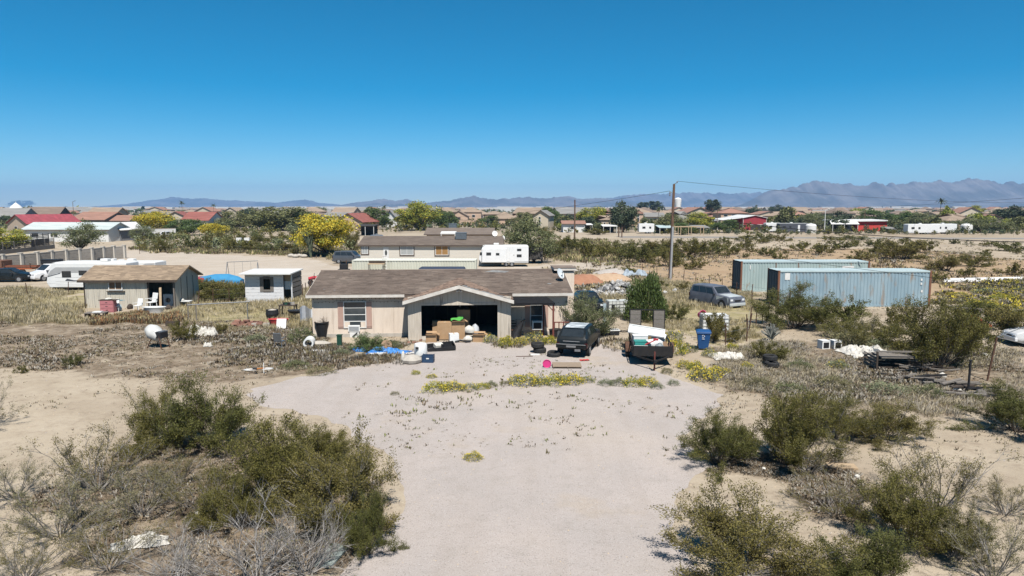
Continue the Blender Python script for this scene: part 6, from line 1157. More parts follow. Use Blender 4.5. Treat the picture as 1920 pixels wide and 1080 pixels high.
for x in (-4, -2.4, .5, 3.9):
    for y in (0, 3): MB().box(x, x + .15, y, y + .15, 0, 2.3).build('post', C_pale, tf)
for y in (0, 3): MB().box(-4, 4.05, y - .02, y + .17, 2.301, 2.5).build('beam', C_pale, tf)
for px, D, L_, lab in ((1702, 200, 9.2, 'long white trailer at right, left one of the pair'), (1752, 203, 6.5, 'shorter white trailer at right, right one of the pair'), (1436, 214, 4.5, 'white camper just right of the red barn'), (1461, 210, 9.0, 'dark striped motorhome right of the red barn'), (1198, 205, 4.5, 'white camper left of the pole beside the pale carport'), (228, 172, 6.0, 'grey and white travel trailer behind the pale mobile home')):
    x = pd(px, 435, D).x; t = travel_trailer('travel_trailer', lab, (x, D, 0), 0, L_, 2.9, front='box', group='travel trailers', tongue=False, wins=((1, 1.9, 1.5, 2.1), (3, 3.6, 1.5, 2.1)), acs=(.4,), shell=C_rvd if 'dark' in lab else None, bands=[([(.1, 1.0), (L_ - .1, 1.0), (L_ - .1, 2.1), (.1, 2.1)], C_rvd if 'dark' in lab else C_rvg, 'side_band')] if ('dark' in lab or 'grey' in lab) else ())
for px, lab in ((1520, 'pale storage tank right of the dark striped motorhome'), (1812, 'pale round tank right of the white trailers'), (706, 'grey round stock tank above the mobile home roof')):
    D = 210. if px != 706 else 150.; t = thing('storage_tank', lab, 'tank', (pd(px, 430, D).x, D, 0)); MB().lathe([(1.6, 0), (1.6, 2.3 if px != 706 else 1.6), (1.2, 2.7 if px != 706 else 1.9), (.2, 2.9 if px != 706 else 2.0)], 18).build('shell', W_white if px != 706 else C_steel, t, smooth=True); MB().lathe([(.25, 2.9 if px != 706 else 2.0), (.25, 3.05 if px != 706 else 2.15), (.001, 3.1 if px != 706 else 2.2)], 10).build('hatch', C_steel, t)
wt_ = thing('water_tower', 'white water tower standing right behind the pole', 'water tower', (pd(1271, 380, 520).x, 520, 0)); MB().lathe([(.5, 6.6), (2.5, 7.2), (2.6, 13.4), (1.6, 14.2), (.3, 14.6)], 18).build('tank', C_white, wt_, smooth=True)
for a in range(4): MB().bar((3 * math.cos(a * 1.57 + .8), 3 * math.sin(a * 1.57 + .8), 0), (2.3 * math.cos(a * 1.57 + .8), 2.3 * math.sin(a * 1.57 + .8), 12.5), .22).build('leg', C_steel, wt_)
dm = thing('white_dome', 'white pointed tent roof at the far left horizon', 'tent', (pd(30, 388, 560).x, 560, 0)); MB().lathe([(6, 0), (6, 5), (3.2, 8.5), (.2, 11)], 14).build('canopy', C_white, dm); MB().bar((0, 0, 11), (0, 0, 12), .15).build('finial', C_white, dm)
# rows of further houses, copies of four kinds
rh = random.Random(12); protos = []
for k, (rm_, wm_, kd) in enumerate(((R_tan, W_pink, 'hip'), (R_brown, W_tan, 'hip'), (R_tile, W_cream, 'y'), (R_tan, W_tan, 'x'), (R_grey, W_cream, 'x'))):
    t = fhouse('x', 900, 900 + 13 * F / 300, 400.0, 400, kd, rm_, wm_, 3.1, 0, 11, D=300., nwin=2); t.location = (0, 0, 0); protos.append(t)
AUTO = globals().get('AUTO', []); used = [False] * 5; placed = []
tries = 0
while len(placed) < 120 and tries < 4000:
    tries += 1; D = 1 / rh.uniform(1 / 900, 1 / 330); x = rh.uniform(-.76, .76) * D
    if any(abs(x - a) < 15 and abs(D - b) < 18 for a, b in placed): continue
    placed.append((x, D)); k = rh.randrange(5); t = protos[k] if not used[k] else copy_tree(protos[k]); used[k] = True; t.location = (x, D, 0); t.rotation_euler = (0, 0, R(rh.choice([0, 0, 8, -12, -25, 15]))); s = rh.uniform(.85, 1.25); t.scale = (s, s, 1.0 if rh.random() < .68 else 1.5)
    AUTO.append((t, ('pink walled', 'brown roofed', 'tile roofed', 'tan', 'grey roofed')[k], 'house'))
# poles and wires
pb = gp(1256, 524); up = thing('utility_pole', 'tall brown wooden utility pole with pale conduit on its lower half', 'utility pole', pb); zt_ = zat(345, pb.y); C_pole = M('pole_wood', (.19, .115, .075), (.13, .08, .055), scale=3, stretch=(3, 3, .3)); lean = pd(1264, 345, pb.y).x - pb.x
MB().bar((0, 0, 0), (lean, 0, zt_), .19, .13, 10).build('shaft', C_pole, up); zc_ = zat(425, pb.y); MB().bar((0.02, -.17, 0), (lean * zc_ / zt_ + .02, -.20, zc_), .12, .12, 8).build('conduit', C_rvg, up)
MB().bar((lean, 0, zt_), (lean + .3, -.1, zt_ + .12), .03).build('bracket', C_steel, up); MB().bar((lean - .1, 0, zt_ - 1.0), (lean - .45, -.1, zt_ - .8), .03).build('bracket', C_steel, up); MB().lathe([(.05, 0), (.09, .1), (.05, .2), (.09, .3), (.05, .5)], 8, (lean - .45, -.1, zt_ - 1.3)).build('insulator', W_grey, up); MB().lathe([(.04, 0), (.08, .08), (.04, .2)], 8, (lean + .3, -.1, zt_ + .12)).build('insulator', W_grey, up)
p2 = pd(1077, 470, 128); u2 = thing('utility_pole', 'thin bare brown pole left of the tall blue green tree', 'utility pole', (p2.x, 128, 0)); MB().bar((0, 0, 0), (0, 0, zat(375, 128)), .17, .12, 8).build('shaft', C_pole, u2); MB().lathe([(.14, 0), (.14, .06), (.001, .09)], 8, (0, 0, zat(375, 128))).build('cap', C_steel, u2)
for px, yt, D, lab in ((1546, 393, 215, 'white light pole left of the red metal building'), (140, 378, 300, 'thin dark pole above the roofs at left'), (1344, 393, 230, 'slim pole left of the red barn roof'), (1620, 392, 240, 'slim pole above the red metal building')):
    t = thing('light_pole', lab, 'pole', (pd(px, 430, D).x, D, 0)); z = zat(yt, D); MB().bar((0, 0, 0), (0, 0, z), .13, .09, 7).build('shaft', W_white if px == 1546 else C_pole, t); MB().bar((0, 0, z - .1), (.9, 0, z + .3), .06).cbox((1.0, 0, z + .3), (.6, .25, .15)).build('lamp_head', W_white if px == 1546 else C_pole, t)
for px, D, lab in ((1160, 182, 'left of two short brown posts by the road'), (1166, 180, 'right of two short brown posts by the road')): o = MB().bar((0, 0, 0), (0, 0, 2.6), .16, .14, 8).cbox((0, 0, 2.62), (.3, .3, .04)).build('gate_post', C_pole); o.location = (pd(px, 440, D).x, D, 0); tag(o, lab, 'post', 'posts by the road')
def wire(label, a, b, sag, r=.02, n=24):
    a, b = Vector(a), Vector(b); pts = [a.lerp(b, i / n) - Vector((0, 0, sag * 4 * (i / n) * (1 - i / n))) for i in range(n + 1)]; tag(MB().tube(pts, r, 5).build('power_line', C_blackpl), label, 'wire', 'overhead wires')
top = Vector((pb.x + lean + .3, pb.y - .1, zt_ + .3)); wire('thin wire from the pole top running to the right', top, pd(2100, 372, 170), 1.6, .018); wire('thin wire from the pole top running to the left', (pb.x + lean - .45, pb.y - .1, zt_ - .75), pd(760, 400, 260), 2.0, .02); wire('black cable sagging across the open desert at right', (pb.x + lean * .65, pb.y - .2, zat(400, pb.y)), pd(2260, 455, 50), 1.0, .035); wire('thin cable crossing the fronts of the containers', pd(1430, 481, 62), pd(2050, 556, 40), .05, .014); wire('wire high against the right mountains', pd(1600, 388, 300), pd(1990, 366, 120), .5, .03)
cp = at('clothesline_post', 'dark post with slanting lines at the right edge', 'post', 1851, 714); pz = zat(632, cp.location.y); MB().bar((0, 0, 0), (.28, 0, pz), .045, .045, 6).build('shaft', C_rust, cp); MB().bar((.28, 0, pz), (3.4, 1.0, pz + .75), .02, n=4).build('line', C_steel, cp); MB().bar((.28, 0, pz), (3.4, .6, pz - .75), .02, n=4).build('line', C_steel, cp)
one('fence_post', 'tall black fence post by the scattered timbers', 'post', 1815, 738, MB().bar((0, 0, 0), (0, 0, 1.45), .05, .05, 6).cbox((0, 0, 1.46), (.12, .12, .03)), C_blackpl)
# wire fences: posts are parts, three strands each
def fence(label, pts, h=1.25, step=3.2, mat=None, strands=3, cat='fence', r=.035, name='wire_fence'):
    P = [gp(*q) for q in pts]; t = thing(name, label, cat, P[0]); rr = random.Random(len(label)); post = MB().bar((0, 0, 0), (0, 0, 1), 1, 1, 5).mesh('fence_post', mat or C_rust); prev = None
    for a, b in zip(P, P[1:]):
        n = max(1, round((b - a).length / step))
        for k in range(n + (b is P[-1])):
            q = a.lerp(b, k / n) - P[0]; o = link_mesh('post', post, t, q, 0, (r, r, h * rr.uniform(.92, 1.08))); o.rotation_euler = (rr.gauss(0, .04), rr.gauss(0, .04), 0)
            if prev is not None:
                for s in range(strands): z = h * (.3 + .3 * s); MB().bar(prev + Vector((0, 0, z)), q + Vector((0, 0, z)), .008, n=3, cap=False).build('strand', C_steel, t)
            prev = q
fence('rusty wire fence from the rubble pile past the SUV to the containers', [(1100, 500), (1180, 510), (1260, 522), (1330, 540), (1410, 562), (1480, 575)]); fence('wire fence along the far side of the back lot at left', [(262, 476), (340, 473), (470, 476), (600, 482)], 1.3, 5); fence('wire fence of thin posts before the black sedan and van', [(-30, 560), (52, 556), (128, 552), (160, 550)], 1.2, 2.4); fence('wire fence between the grey board shed and the small white shed', [(372, 575), (400, 570), (430, 568), (462, 566)], 1.3, 2.2); fence('rusty corral fence behind the white travel trailer', [(1020, 486), (1060, 484), (1110, 482)], 1.4, 3, strands=4); fence('thin wire fence right of the blue bin among dry weeds', [(1360, 650), (1400, 640), (1405, 615), (1440, 600)], 1.35, 1.6); fence('wire fence right of the small white shed', [(568, 560), (580, 552), (590, 540)], 1.3, 1.6); fence('pale yard fence before the red metal building', [(1440, 442), (1560, 442), (1700, 443), (1900, 444)], 1.3, 6, W_tan)
gw = thing('garden_wall', 'long grey low wall behind the white pickup at left', 'wall', gp(240, 447)); gw['kind'] = 'thing'; a, b = gp(240, 447), gp(330, 444); MB().box(0, (b - a).length, -.1, .1, 0, 2.2).build('wall_panel', W_white, gw, rz=math.atan2((b - a).y, (b - a).x)); MB().box(0, (b - a).length, -.14, .14, 2.201, 2.3).build('coping', W_tan, gw, rz=math.atan2((b - a).y, (b - a).x))
pw = thing('estate_wall', 'tan boundary wall below the pink gable houses', 'wall', gp(830, 421)); pw['kind'] = 'thing'; a, b = gp(830, 421), gp(1000, 422); MB().box(0, (b - a).length, -.1, .1, 0, 2.0).build('wall_panel', W_pink, pw, rz=math.atan2((b - a).y, (b - a).x)); MB().box(0, (b - a).length, -.15, .15, 2.001, 2.1).build('coping', W_tan, pw, rz=math.atan2((b - a).y, (b - a).x))
for px, lab in ((449, 'left one of two white utility boxes by the back lot fence'), (464, 'right one of two white utility boxes by the back lot fence')): t = at('utility_cabinet', lab, 'cabinet', px, 464); MB().box(-.5, .5, -.3, .3, 0, 1.9).build('body', W_white, t); MB().box(-.42, .42, -.32, -.301, .2, 1.7).build('door', C_appl, t)
rr = random.Random(3)
for k in range(4): one('boulder', ('largest', 'second', 'third', 'smallest')[k] + ' pale boulder of the row before the organ cactus', 'boulder', 546 + k * 8, 482 + (k % 2), MB().lathe([(.1, 0), (.55, .1), (.6, .3), (.3, .5), (.05, .55)], 9), C_conc, k, group='boulders by the organ cactus')
# ================================================================ plants
def tubes(segs, n=3):
    S = np.array([list(a) + list(b) + [r, q] for a, b, r, q in segs], float); p, q, r0, r1 = S[:, :3], S[:, 3:6], S[:, 6], S[:, 7]
    d = q - p; d /= np.linalg.norm(d, axis=1, keepdims=True) + 1e-9; u = np.cross(d, np.array([.31, .17, .93])); u /= np.linalg.norm(u, axis=1, keepdims=True) + 1e-9; w = np.cross(d, u); V = []
    for c, r in ((p, r0), (q, r1)):
        for i in range(n): a = 2 * math.pi * i / n; V.append(c + (u * math.cos(a) + w * math.sin(a)) * r[:, None])
    V = np.stack(V, 1).reshape(-1, 3); b = np.arange(len(S))[:, None] * 2 * n
    Fs = np.concatenate([b + np.array([[i, (i + 1) % n, n + (i + 1) % n, n + i]]) for i in range(n)]); return V, Fs
def quads(P, size, rs, asp=.5, up=.25, dirs=None):
    n = len(P); d = rs.normal(size=(n, 3)) if dirs is None else dirs + rs.normal(size=(n, 3)) * .55
    d[:, 2] += up; d /= np.linalg.norm(d, axis=1, keepdims=True) + 1e-9; u = np.cross(d, rs.normal(size=(n, 3))); u /= np.linalg.norm(u, axis=1, keepdims=True) + 1e-9
    s = (size * rs.uniform(.6, 1.4, n))[:, None]; a = d * s * .5; b = u * s * asp * .5
    V = np.stack([P - a, P + b, P + a, P - b], 1).reshape(-1, 3); return V, np.arange(n * 4).reshape(-1, 4)
def grow(seed, nst=16, nsub=5, ntw=4, H=1.15, curv=.25, lo=25, hi=80, r0=.018, flat_top=.0, jit=.16):
    """vase of stems; returns segments and twig (start, end) pairs"""
    rs = random.Random(seed); segs, twigs = [], []
    for i in range(nst):
        az = 2 * math.pi * (i + rs.random()) / nst; el = R(rs.uniform(lo, hi)); d = Vector((math.cos(az) * math.cos(el), math.sin(az) * math.cos(el), math.sin(el)))
        ln = rs.uniform(.78, 1.12) / math.sqrt((math.cos(el)) ** 2 + (math.sin(el) / H) ** 2); p = Vector((math.cos(az), math.sin(az), 0)) * rs.uniform(.02, .14); pts = [p.copy()]; k = 5
        for j in range(k):
            d = (d + Vector((rs.gauss(0, jit), rs.gauss(0, jit), rs.gauss(0, jit * .6) + curv * .12))).normalized(); p = p + d * ln / k; p.z = max(p.z, .02); pts.append(p.copy())
        for j in range(k): segs.append((pts[j], pts[j + 1], r0 * (1 - j / k * .75), r0 * (1 - (j + 1) / k * .75)))
        for s in range(nsub):
            f = rs.uniform(.28, .98); j = min(k - 1, int(f * k)); b = pts[j].lerp(pts[j + 1], f * k - j); dd = ((pts[j + 1] - pts[j]).normalized() + Vector((rs.gauss(0, .55), rs.gauss(0, .55), rs.gauss(.12, .35)))).normalized(); l2 = ln * rs.uniform(.18, .38)
            e = b + dd * l2 * .5; e2 = e + (dd + Vector((rs.gauss(0, .3), rs.gauss(0, .3), rs.gauss(.1, .2)))).normalized() * l2 * .5; e.z = max(e.z, .03); e2.z = max(e2.z, .03)
            segs += [(b, e, r0 * .32, r0 * .24), (e, e2, r0 * .24, r0 * .12)]; twigs.append((e, e2))
            for t in range(ntw):
                g = b.lerp(e, rs.uniform(.3, 1)) if t % 2 else e.lerp(e2, rs.uniform(0, .9)); h = g + (dd + Vector((rs.gauss(0, .7), rs.gauss(0, .7), rs.gauss(.15, .45)))).normalized() * l2 * rs.uniform(.3, .6); h.z = max(h.z, .03)
                segs.append((g, h, r0 * .14, r0 * .06)); twigs.append((g, h))
    return segs, twigs
def leaves_on(twigs, n, size, seed, spread=.035, asp=.5, keep=1.0, zmin=.0, up=.25):
    rs = np.random.RandomState(seed); T = np.array([list(a) + list(b) for a, b in twigs])
    if keep < 1: T = T[rs.rand(len(T)) < keep]
    i = rs.randint(0, len(T), n); f = rs.beta(1.6, 1.0, n)[:, None]; P = T[i, :3] * (1 - f) + T[i, 3:] * f + rs.normal(size=(n, 3)) * spread; P[:, 2] = np.maximum(P[:, 2], size)
    d = T[i, 3:] - T[i, :3]; d /= np.linalg.norm(d, axis=1, keepdims=True) + 1e-9; return quads(P, size, rs, asp, up, d)
L_creo = [M('creosote_leaf_a', (.135, .125, .03), (.185, .165, .042), scale=.9, rough=.7, trans=.25, isl=.4, world_co=True), M('creosote_leaf_b', (.11, .118, .03), (.155, .15, .038), scale=.9, rough=.7, trans=.25, isl=.4, world_co=True), M('creosote_leaf_c', (.16, .138, .038), (.205, .172, .052), scale=.9, rough=.7, trans=.25, isl=.4, world_co=True)]
L_sparse = M('dry_leaf', (.20, .185, .085), (.24, .215, .11), scale=1, rough=.8, trans=.2, isl=.35, world_co=True)
S_grey = M('grey_twig', (.30, .275, .25), (.20, .18, .16), scale=2, isl=.35, world_co=True); S_brown = M('brown_stem', (.15, .12, .095), (.10, .08, .062), scale=2, isl=.3, world_co=True); S_pale = M('bleached_twig', (.38, .355, .33), (.25, .232, .215), scale=2, isl=.4, world_co=True)
L_green = M('green_leaf', (.10, .15, .05), (.14, .19, .06), scale=1, rough=.6, trans=.25, isl=.35, world_co=True); L_mesq = M('mesquite_leaf', (.15, .17, .075), (.20, .21, .10), scale=.7, trans=.25, isl=.35, world_co=True)
L_yel = M('yellow_bloom', (.68, .52, .045), (.56, .46, .06), scale=.8, trans=.2, isl=.25, world_co=True); L_ygr = M('yellow_green_leaf', (.33, .34, .06), (.24, .28, .06), scale=.5, trans=.25, isl=.3, world_co=True)
L_gmound = M('grey_green_leaf', (.27, .285, .17), (.20, .225, .12), scale=1.5, trans=.15, isl=.3, world_co=True); L_dark = M('dark_tree_leaf', (.075, .10, .055), (.10, .125, .07), scale=.4, trans=.2, isl=.35, world_co=True); L_olive = M('olive_tree_leaf', (.17, .18, .075), (.22, .22, .09), scale=.4, trans=.2, isl=.3, world_co=True)
L_palm = M('palm_leaf', (.10, .125, .05), (.14, .16, .07), scale=.5, trans=.2, isl=.3, world_co=True); C_trunk = M('tree_trunk', (.13, .10, .08), (.085, .068, .052), scale=4, rough=.95)
PROTO = {}
sg, tw = grow(77, nst=22, nsub=5, ntw=3, H=.8, r0=.02, lo=20, jit=.35); v_, f_ = tubes(sg); link_mesh('twigs', npmesh('pot_twigs', v_ * .42, f_, [S_brown]), pot, (.15, 0, .95))
def proto_bush(key, seed, leafm, stemm, nl, ls, keep=1.0, spread=.035, one=False, asp=.5, stems=True, **kw):
    segs, tw = grow(seed, **kw); sv, sf_ = tubes(segs); R_ = max(abs(sv[:, :2]).max() * .9, .1); Hh = sv[:, 2].max(); out = []
    if nl:
        lv, lf = leaves_on(tw, nl, ls, seed + 5, spread, asp, keep); Hh = max(0, np.percentile(lv[:, 2], 99.7)); R_ = np.percentile(np.hypot(lv[:, 0], lv[:, 1]), 92)
    sc = np.array([1 / R_, 1 / R_, 1 / Hh]); sv = sv * sc
    if nl: lv = lv * sc
    if one:
        if nl: me = npmesh(key, np.concatenate([sv, lv]), np.concatenate([sf_, lf + len(sv)]), [stemm, leafm], np.concatenate([np.zeros(len(sf_)), np.ones(len(lf))]))
        else: me = npmesh(key, sv, sf_, [stemm])
        PROTO[key] = [('', me)]
    else: PROTO[key] = [('stems', npmesh(key + '_stems', sv, sf_, [stemm]))] + ([('foliage', npmesh(key + '_foliage', lv, lf, [leafm]))] if nl else [])
for k in range(4): proto_bush('near%d' % k, 11 + k, L_creo[k % 3], S_brown if k % 2 else S_grey, 44000, .028, .97, .036, asp=.45, nst=26, nsub=8, ntw=5, H=1.1, r0=.013, lo=8, hi=82)
for k in range(3): proto_bush('nsparse%d' % k, 31 + k, L_sparse if k % 2 else L_creo[2], S_grey, 9000, .024, .7, .026, asp=.42, nst=22, nsub=6, ntw=4, H=1.2, r0=.013, hi=70)
for k in range(3): proto_bush('ndead%d' % k, 41 + k, L_sparse, S_pale, 500, .026, .2, .02, nst=30, nsub=8, ntw=5, H=.9, r0=.013, lo=5, hi=65, jit=.3)
for k in range(4): proto_bush('mid%d' % k, 51 + k, L_creo[k % 3], S_brown, 9000, .055, .97, .045, nst=20, nsub=6, ntw=4, H=1.1, r0=.014, lo=6, hi=82)
for k in range(4): proto_bush('far%d' % k, 61 + k, L_creo[k % 3], S_brown, 1300, .12, .95, .06, True, nst=12, nsub=5, ntw=2, H=1.0, r0=.016, lo=6, hi=80)
for k in range(2): proto_bush('fdry%d' % k, 66 + k, L_sparse, S_grey, 420, .10, .6, .04, True, nst=12, nsub=4, ntw=3, H=1.0, r0=.016)
proto_bush('green0', 71, L_green, S_brown, 9000, .06, 1, .06, nst=22, nsub=7, ntw=4, H=1.2, lo=5, hi=88, r0=.02)
proto_bush('mesq0', 72, L_mesq, C_trunk, 11000, .05, .95, .06, nst=9, nsub=8, ntw=5, H=1.1, lo=30, hi=75, r0=.035, asp=.35)
def proto_mound(key, seed, n, ls, leafm, flower=None, nf=0, hgt=.7):
    rs = np.random.RandomState(seed); d = rs.normal(size=(n, 3)); d[:, 2] = abs(d[:, 2]); d /= np.linalg.norm(d, axis=1, keepdims=True); lump = 1 + .25 * np.sin(d[:, 0] * 5 + seed) * np.cos(d[:, 1] * 4 + seed); r = rs.uniform(.45, 1, n) ** .6 * lump
    P = d * r[:, None] * np.array([1, 1, hgt]); P[:, 2] += .05; lv, lf = quads(P, ls, rs, .5, .4, d.copy()); parts = [('foliage', npmesh(key + '_f', lv, lf, [leafm]))]
    if nf:
        d2 = rs.normal(size=(nf, 3)); d2[:, 2] = abs(d2[:, 2]) + .35; d2 /= np.linalg.norm(d2, axis=1, keepdims=True); P2 = d2 * rs.uniform(.9, 1.18, nf)[:, None] * np.array([1, 1, hgt]) * (1 + .25 * np.sin(d2[:, 0] * 5 + seed) * np.cos(d2[:, 1] * 4 + seed))[:, None]
        fv, ff = quads(P2, ls * .95, rs, .85, .1); parts.append(('flowers', npmesh(key + '_b', fv, ff, [flower])))
    PROTO[key] = parts
for k in range(3): proto_mound('brittle%d' % k, 81 + k, 1100, .10, L_gmound if k else L_ygr, L_yel, (270, 140, 460)[k])
proto_mound('ball', 90, 9000, .075, L_ball := M('dense_green_leaf', (.085, .125, .035), (.12, .16, .045), scale=1, rough=.6, trans=.2, isl=.4, world_co=True), hgt=1.0)
for k in range(3): proto_mound('greym%d' % k, 85 + k, 1300, .09, (L_gmound, L_mesq, L_sparse)[k])
def proto_tree(key, seed, leafm, n, ls, trunk_h=.3, rx=.5, clumps=26, gap=.55, asp=.5, bloom=None, nb=0, top=1.0, wide=1.0):
    rs = np.random.RandomState(seed); rr = random.Random(seed); c0 = np.array([0, 0, (trunk_h + top) / 2]); hz_ = (top - trunk_h) / 2
    d = rs.normal(size=(clumps, 3)); d /= np.linalg.norm(d, axis=1, keepdims=True); C = c0 + d * (rs.uniform(.25, 1, clumps) ** .55)[:, None] * np.array([rx, rx * wide, hz_]) * .82
    i = rs.randint(0, clumps, n); sz = rs.uniform(.5, 1.15, clumps) * gap * .38; g = rs.normal(size=(n, 3)); g /= np.linalg.norm(g, axis=1, keepdims=True) + 1e-9; g *= (rs.uniform(0, 1, n) ** .45)[:, None]
    P = C[i] + g * sz[i][:, None] * np.array([rx * 1.6, rx * 1.6, hz_ * 1.5]); P[:, 2] = np.maximum(P[:, 2], trunk_h * .45); lv, lf = quads(P, ls, rs, asp, .1)
    segs = []; tr = .035; p = Vector((0, 0, 0)); q = Vector((rr.gauss(0, .02), rr.gauss(0, .02), trunk_h * .6)); segs.append((p, q, tr, tr * .75))
    for k in range(min(clumps, 14)):
        e = Vector(C[k]); m_ = q.lerp(e, .5) + Vector((rr.gauss(0, .03), rr.gauss(0, .03), rr.gauss(.03, .02))); segs += [(q, m_, tr * .5, tr * .3), (m_, e, tr * .3, tr * .1)]
    tv, tf = tubes(segs, 5); sc = np.array([.5 / max(np.percentile(abs(lv[:, 0]), 98), .05)] * 2 + [1 / np.percentile(lv[:, 2], 99.7)])
    mats, mi = [leafm], np.zeros(n)
    if bloom: mats.append(bloom); mi = (rs.rand(n) < nb).astype(int)
    PROTO[key] = [('trunk', npmesh(key + '_t', tv * sc, tf, [C_trunk])), ('crown', npmesh(key + '_c', lv * sc, lf, mats, mi))]
proto_tree('t_yellow', 101, L_ygr, 11000, .035, .08, .55, 50, .55, .6, L_yel, .72); proto_tree('t_ygreen', 102, L_ygr, 9000, .04, .06, .5, 40, .6, .5, L_yel, .15); proto_tree('t_green', 103, L_green, 6500, .045, .06, .5, 34, .65)
proto_tree('t_olive', 104, L_olive, 6500, .045, .05, .55, 34, .62); proto_tree('t_mesq', 105, L_mesq, 7000, .04, .05, .6, 40, .55, .4); proto_tree('t_dark', 106, L_dark, 5000, .05, .06, .36, 30, .65); proto_tree('t_tall', 107, L_dark, 3600, .045, .3, .26, 24, .62)
for nm, lm, sd in (('f_green', L_green, 111), ('f_olive', L_olive, 112), ('f_dark', L_dark, 113), ('f_ygr', L_ygr, 114), ('f_mesq', L_mesq, 115)): proto_tree(nm, sd, lm, 1300, .10, .04, .5, 18, .68)
def proto_palm(key, seed):
    rr = random.Random(seed); rs = np.random.RandomState(seed); segs = [(Vector((0, 0, 0)), Vector((.01, 0, .45)), .022, .018), (Vector((.01, 0, .45)), Vector((0, 0, .88)), .018, .016)]; V, Fc = [], []
    for k in range(34):
        az = rr.random() * 6.28; el = rr.uniform(-.7, 1.1); p = Vector((0, 0, .88)); d = Vector((math.cos(az) * math.cos(el), math.sin(az) * math.cos(el), math.sin(el)))
        for j in range(3):
            q = p + d * .055; w = d.cross(Vector((0, 0, 1))).normalized() * .02 * (1 - j * .25); n = len(V); V += [p - w, p + w, q + w * .7, q - w * .7]; Fc.append((n, n + 1, n + 2, n + 3)); p = q; d = (d + Vector((0, 0, -.35))).normalized()
    tv, tf = tubes(segs, 6); PROTO[key] = [('trunk', npmesh(key + '_t', tv, tf, [C_trunk])), ('crown', npmesh(key + '_c', np.array([list(v) for v in V]) * np.array([3.2, 3.2, 1]), np.array(Fc), [L_palm]))]
proto_palm('palm', 121)
AUTO = globals().get('AUTO', [])                                              # things that still need a label: (object, adjective, kind)
_pr = random.Random(99)
def plant(key, name, px, base, w, top, label=None, adj='', kind='creosote bush', cat='bush', group=None, Y=None, dw=None, rz=None):
    p = gp(px, base) if Y is None else pd(px, base, Y); D = p.y; wid = w * D / F; h = max(zat(top, D + .0), .12) * (.9 if key[0] == 'n' else 1); tree = key[:2] in ('t_', 'f_') or key == 'palm'
    sx = wid if tree else wid / 2
    t = thing(name, label, cat, (p.x, p.y, 0), _pr.uniform(0, 6.28) if rz is None else rz, group); t.scale = (sx, sx * (dw or 1), h)
    pr = PROTO[key]
    if len(pr) == 1 and pr[0][0] == '':
        bpy.data.objects.remove(t); t = link_mesh(name, pr[0][1], None, (p.x, p.y, 0), _pr.uniform(0, 6.28), (sx, sx * (dw or 1), h)); tag(t, label, cat, group)
    else:
        for nm, me in pr:
            o = link_mesh(nm, me, t)
            if nm == 'flowers': o['kind'] = 'stuff'
    if not label: AUTO.append((t, adj, kind))
    return t
GF = 'creosote bushes beside the driveway'
for k, (key, px, b, w, tp, lab) in enumerate([
 ('near0', 302, 838, 160, 703, 'dense olive creosote bush left of the drive, behind the big foreground clump'), ('near1', 395, 840, 190, 692, 'taller olive creosote bush touching the dense one left of the drive'),
 ('near2', 640, 985, 240, 800, 'large green creosote bush leaning over the left drive edge'), ('near3', 525, 935, 240, 778, 'big rounded creosote bush behind the bleached dead branches'), ('near1', 688, 1040, 110, 905, 'low brownish creosote at the drive edge by the grey board'),
 ('near0', 440, 985, 150, 862, 'olive creosote bush above the white sheet at lower left'), ('nsparse0', 185, 918, 210, 785, 'sparse twiggy creosote bush standing alone on sand at left'), ('nsparse1', 115, 1005, 230, 880, 'thin straggly bush above the lower left corner'),
 ('nsparse2', 50, 1085, 190, 975, 'sparse bush cut by the lower left corner'), ('nsparse0', 385, 960, 150, 855, 'wispy half-dead bush between the white sheet and the big creosote'), ('nsparse1', -25, 805, 100, 690, 'bush cut by the left frame edge beside open sand'),
 ('near1', 1345, 870, 140, 752, 'rounded olive creosote bush at the right drive edge'), ('near3', 1475, 868, 190, 718, 'tall creosote bush right of the rounded one on the right drive edge'), ('near0', 1565, 822, 140, 725, 'olive creosote bush behind the tall one right of the drive'),
 ('near2', 1655, 822, 180, 742, 'wide low creosote bush at the right, before the grey dry weeds'), ('nsparse2', 1515, 885, 150, 790, 'sparse twiggy bush with brown litter below, right of the drive'), ('near2', 1392, 1075, 310, 905, 'large green creosote bush at lower right beside the drive'),
 ('nsparse0', 1752, 965, 220, 812, 'tall airy creosote bush with thin upright branches at right'), ('near3', 1700, 1020, 210, 885, 'bright green creosote below the tall airy bush'), ('near1', 1620, 1115, 220, 975, 'dark creosote bush on the bottom edge at right'),
 ('nsparse2', 1570, 965, 170, 880, 'wispy bush on litter between the two large right bushes'), ('nsparse0', 1885, 965, 130, 885, 'small wispy bush on open sand at far right'), ('nsparse1', 265, 965, 190, 862, 'grey twiggy bush above the white sheet at lower left'), ('nsparse2', 205, 1065, 210, 962, 'grey twiggy bush left of the white sheet'), ('nsparse0', 330, 908, 130, 842, 'thin bush between the dense creosotes and the lone sparse one'), ('nsparse1', 30, 935, 160, 852, 'thin bush near the left edge above the corner bush'), ('near3', 590, 880, 160, 782, 'olive creosote at the far side of the big left clump'),
 ('nsparse1', 1860, 1090, 210, 950, 'sparse bush in the lower right corner'), ('near0', 1795, 1050, 120, 925, 'small green creosote left of the lower right corner bush'), ('near1', 1905, 808, 170, 708, 'creosote bush cut by the right frame edge above open sand')]):
    plant(key, 'creosote_bush', px, b, w, tp, lab, group=GF)
for key, px, b, w, tp, lab in [('ndead0', 480, 1092, 330, 925, 'tangle of bleached dead branches at the bottom left of the drive'), ('ndead1', 330, 1098, 220, 985, 'low bleached dead shrub beside the white sheet'), ('ndead2', 575, 1075, 200, 930, 'dead grey shrub before the big green creosote')]: plant(key, 'dead_shrub', px, b, w, tp, lab, cat='shrub', group='dead shrubs')
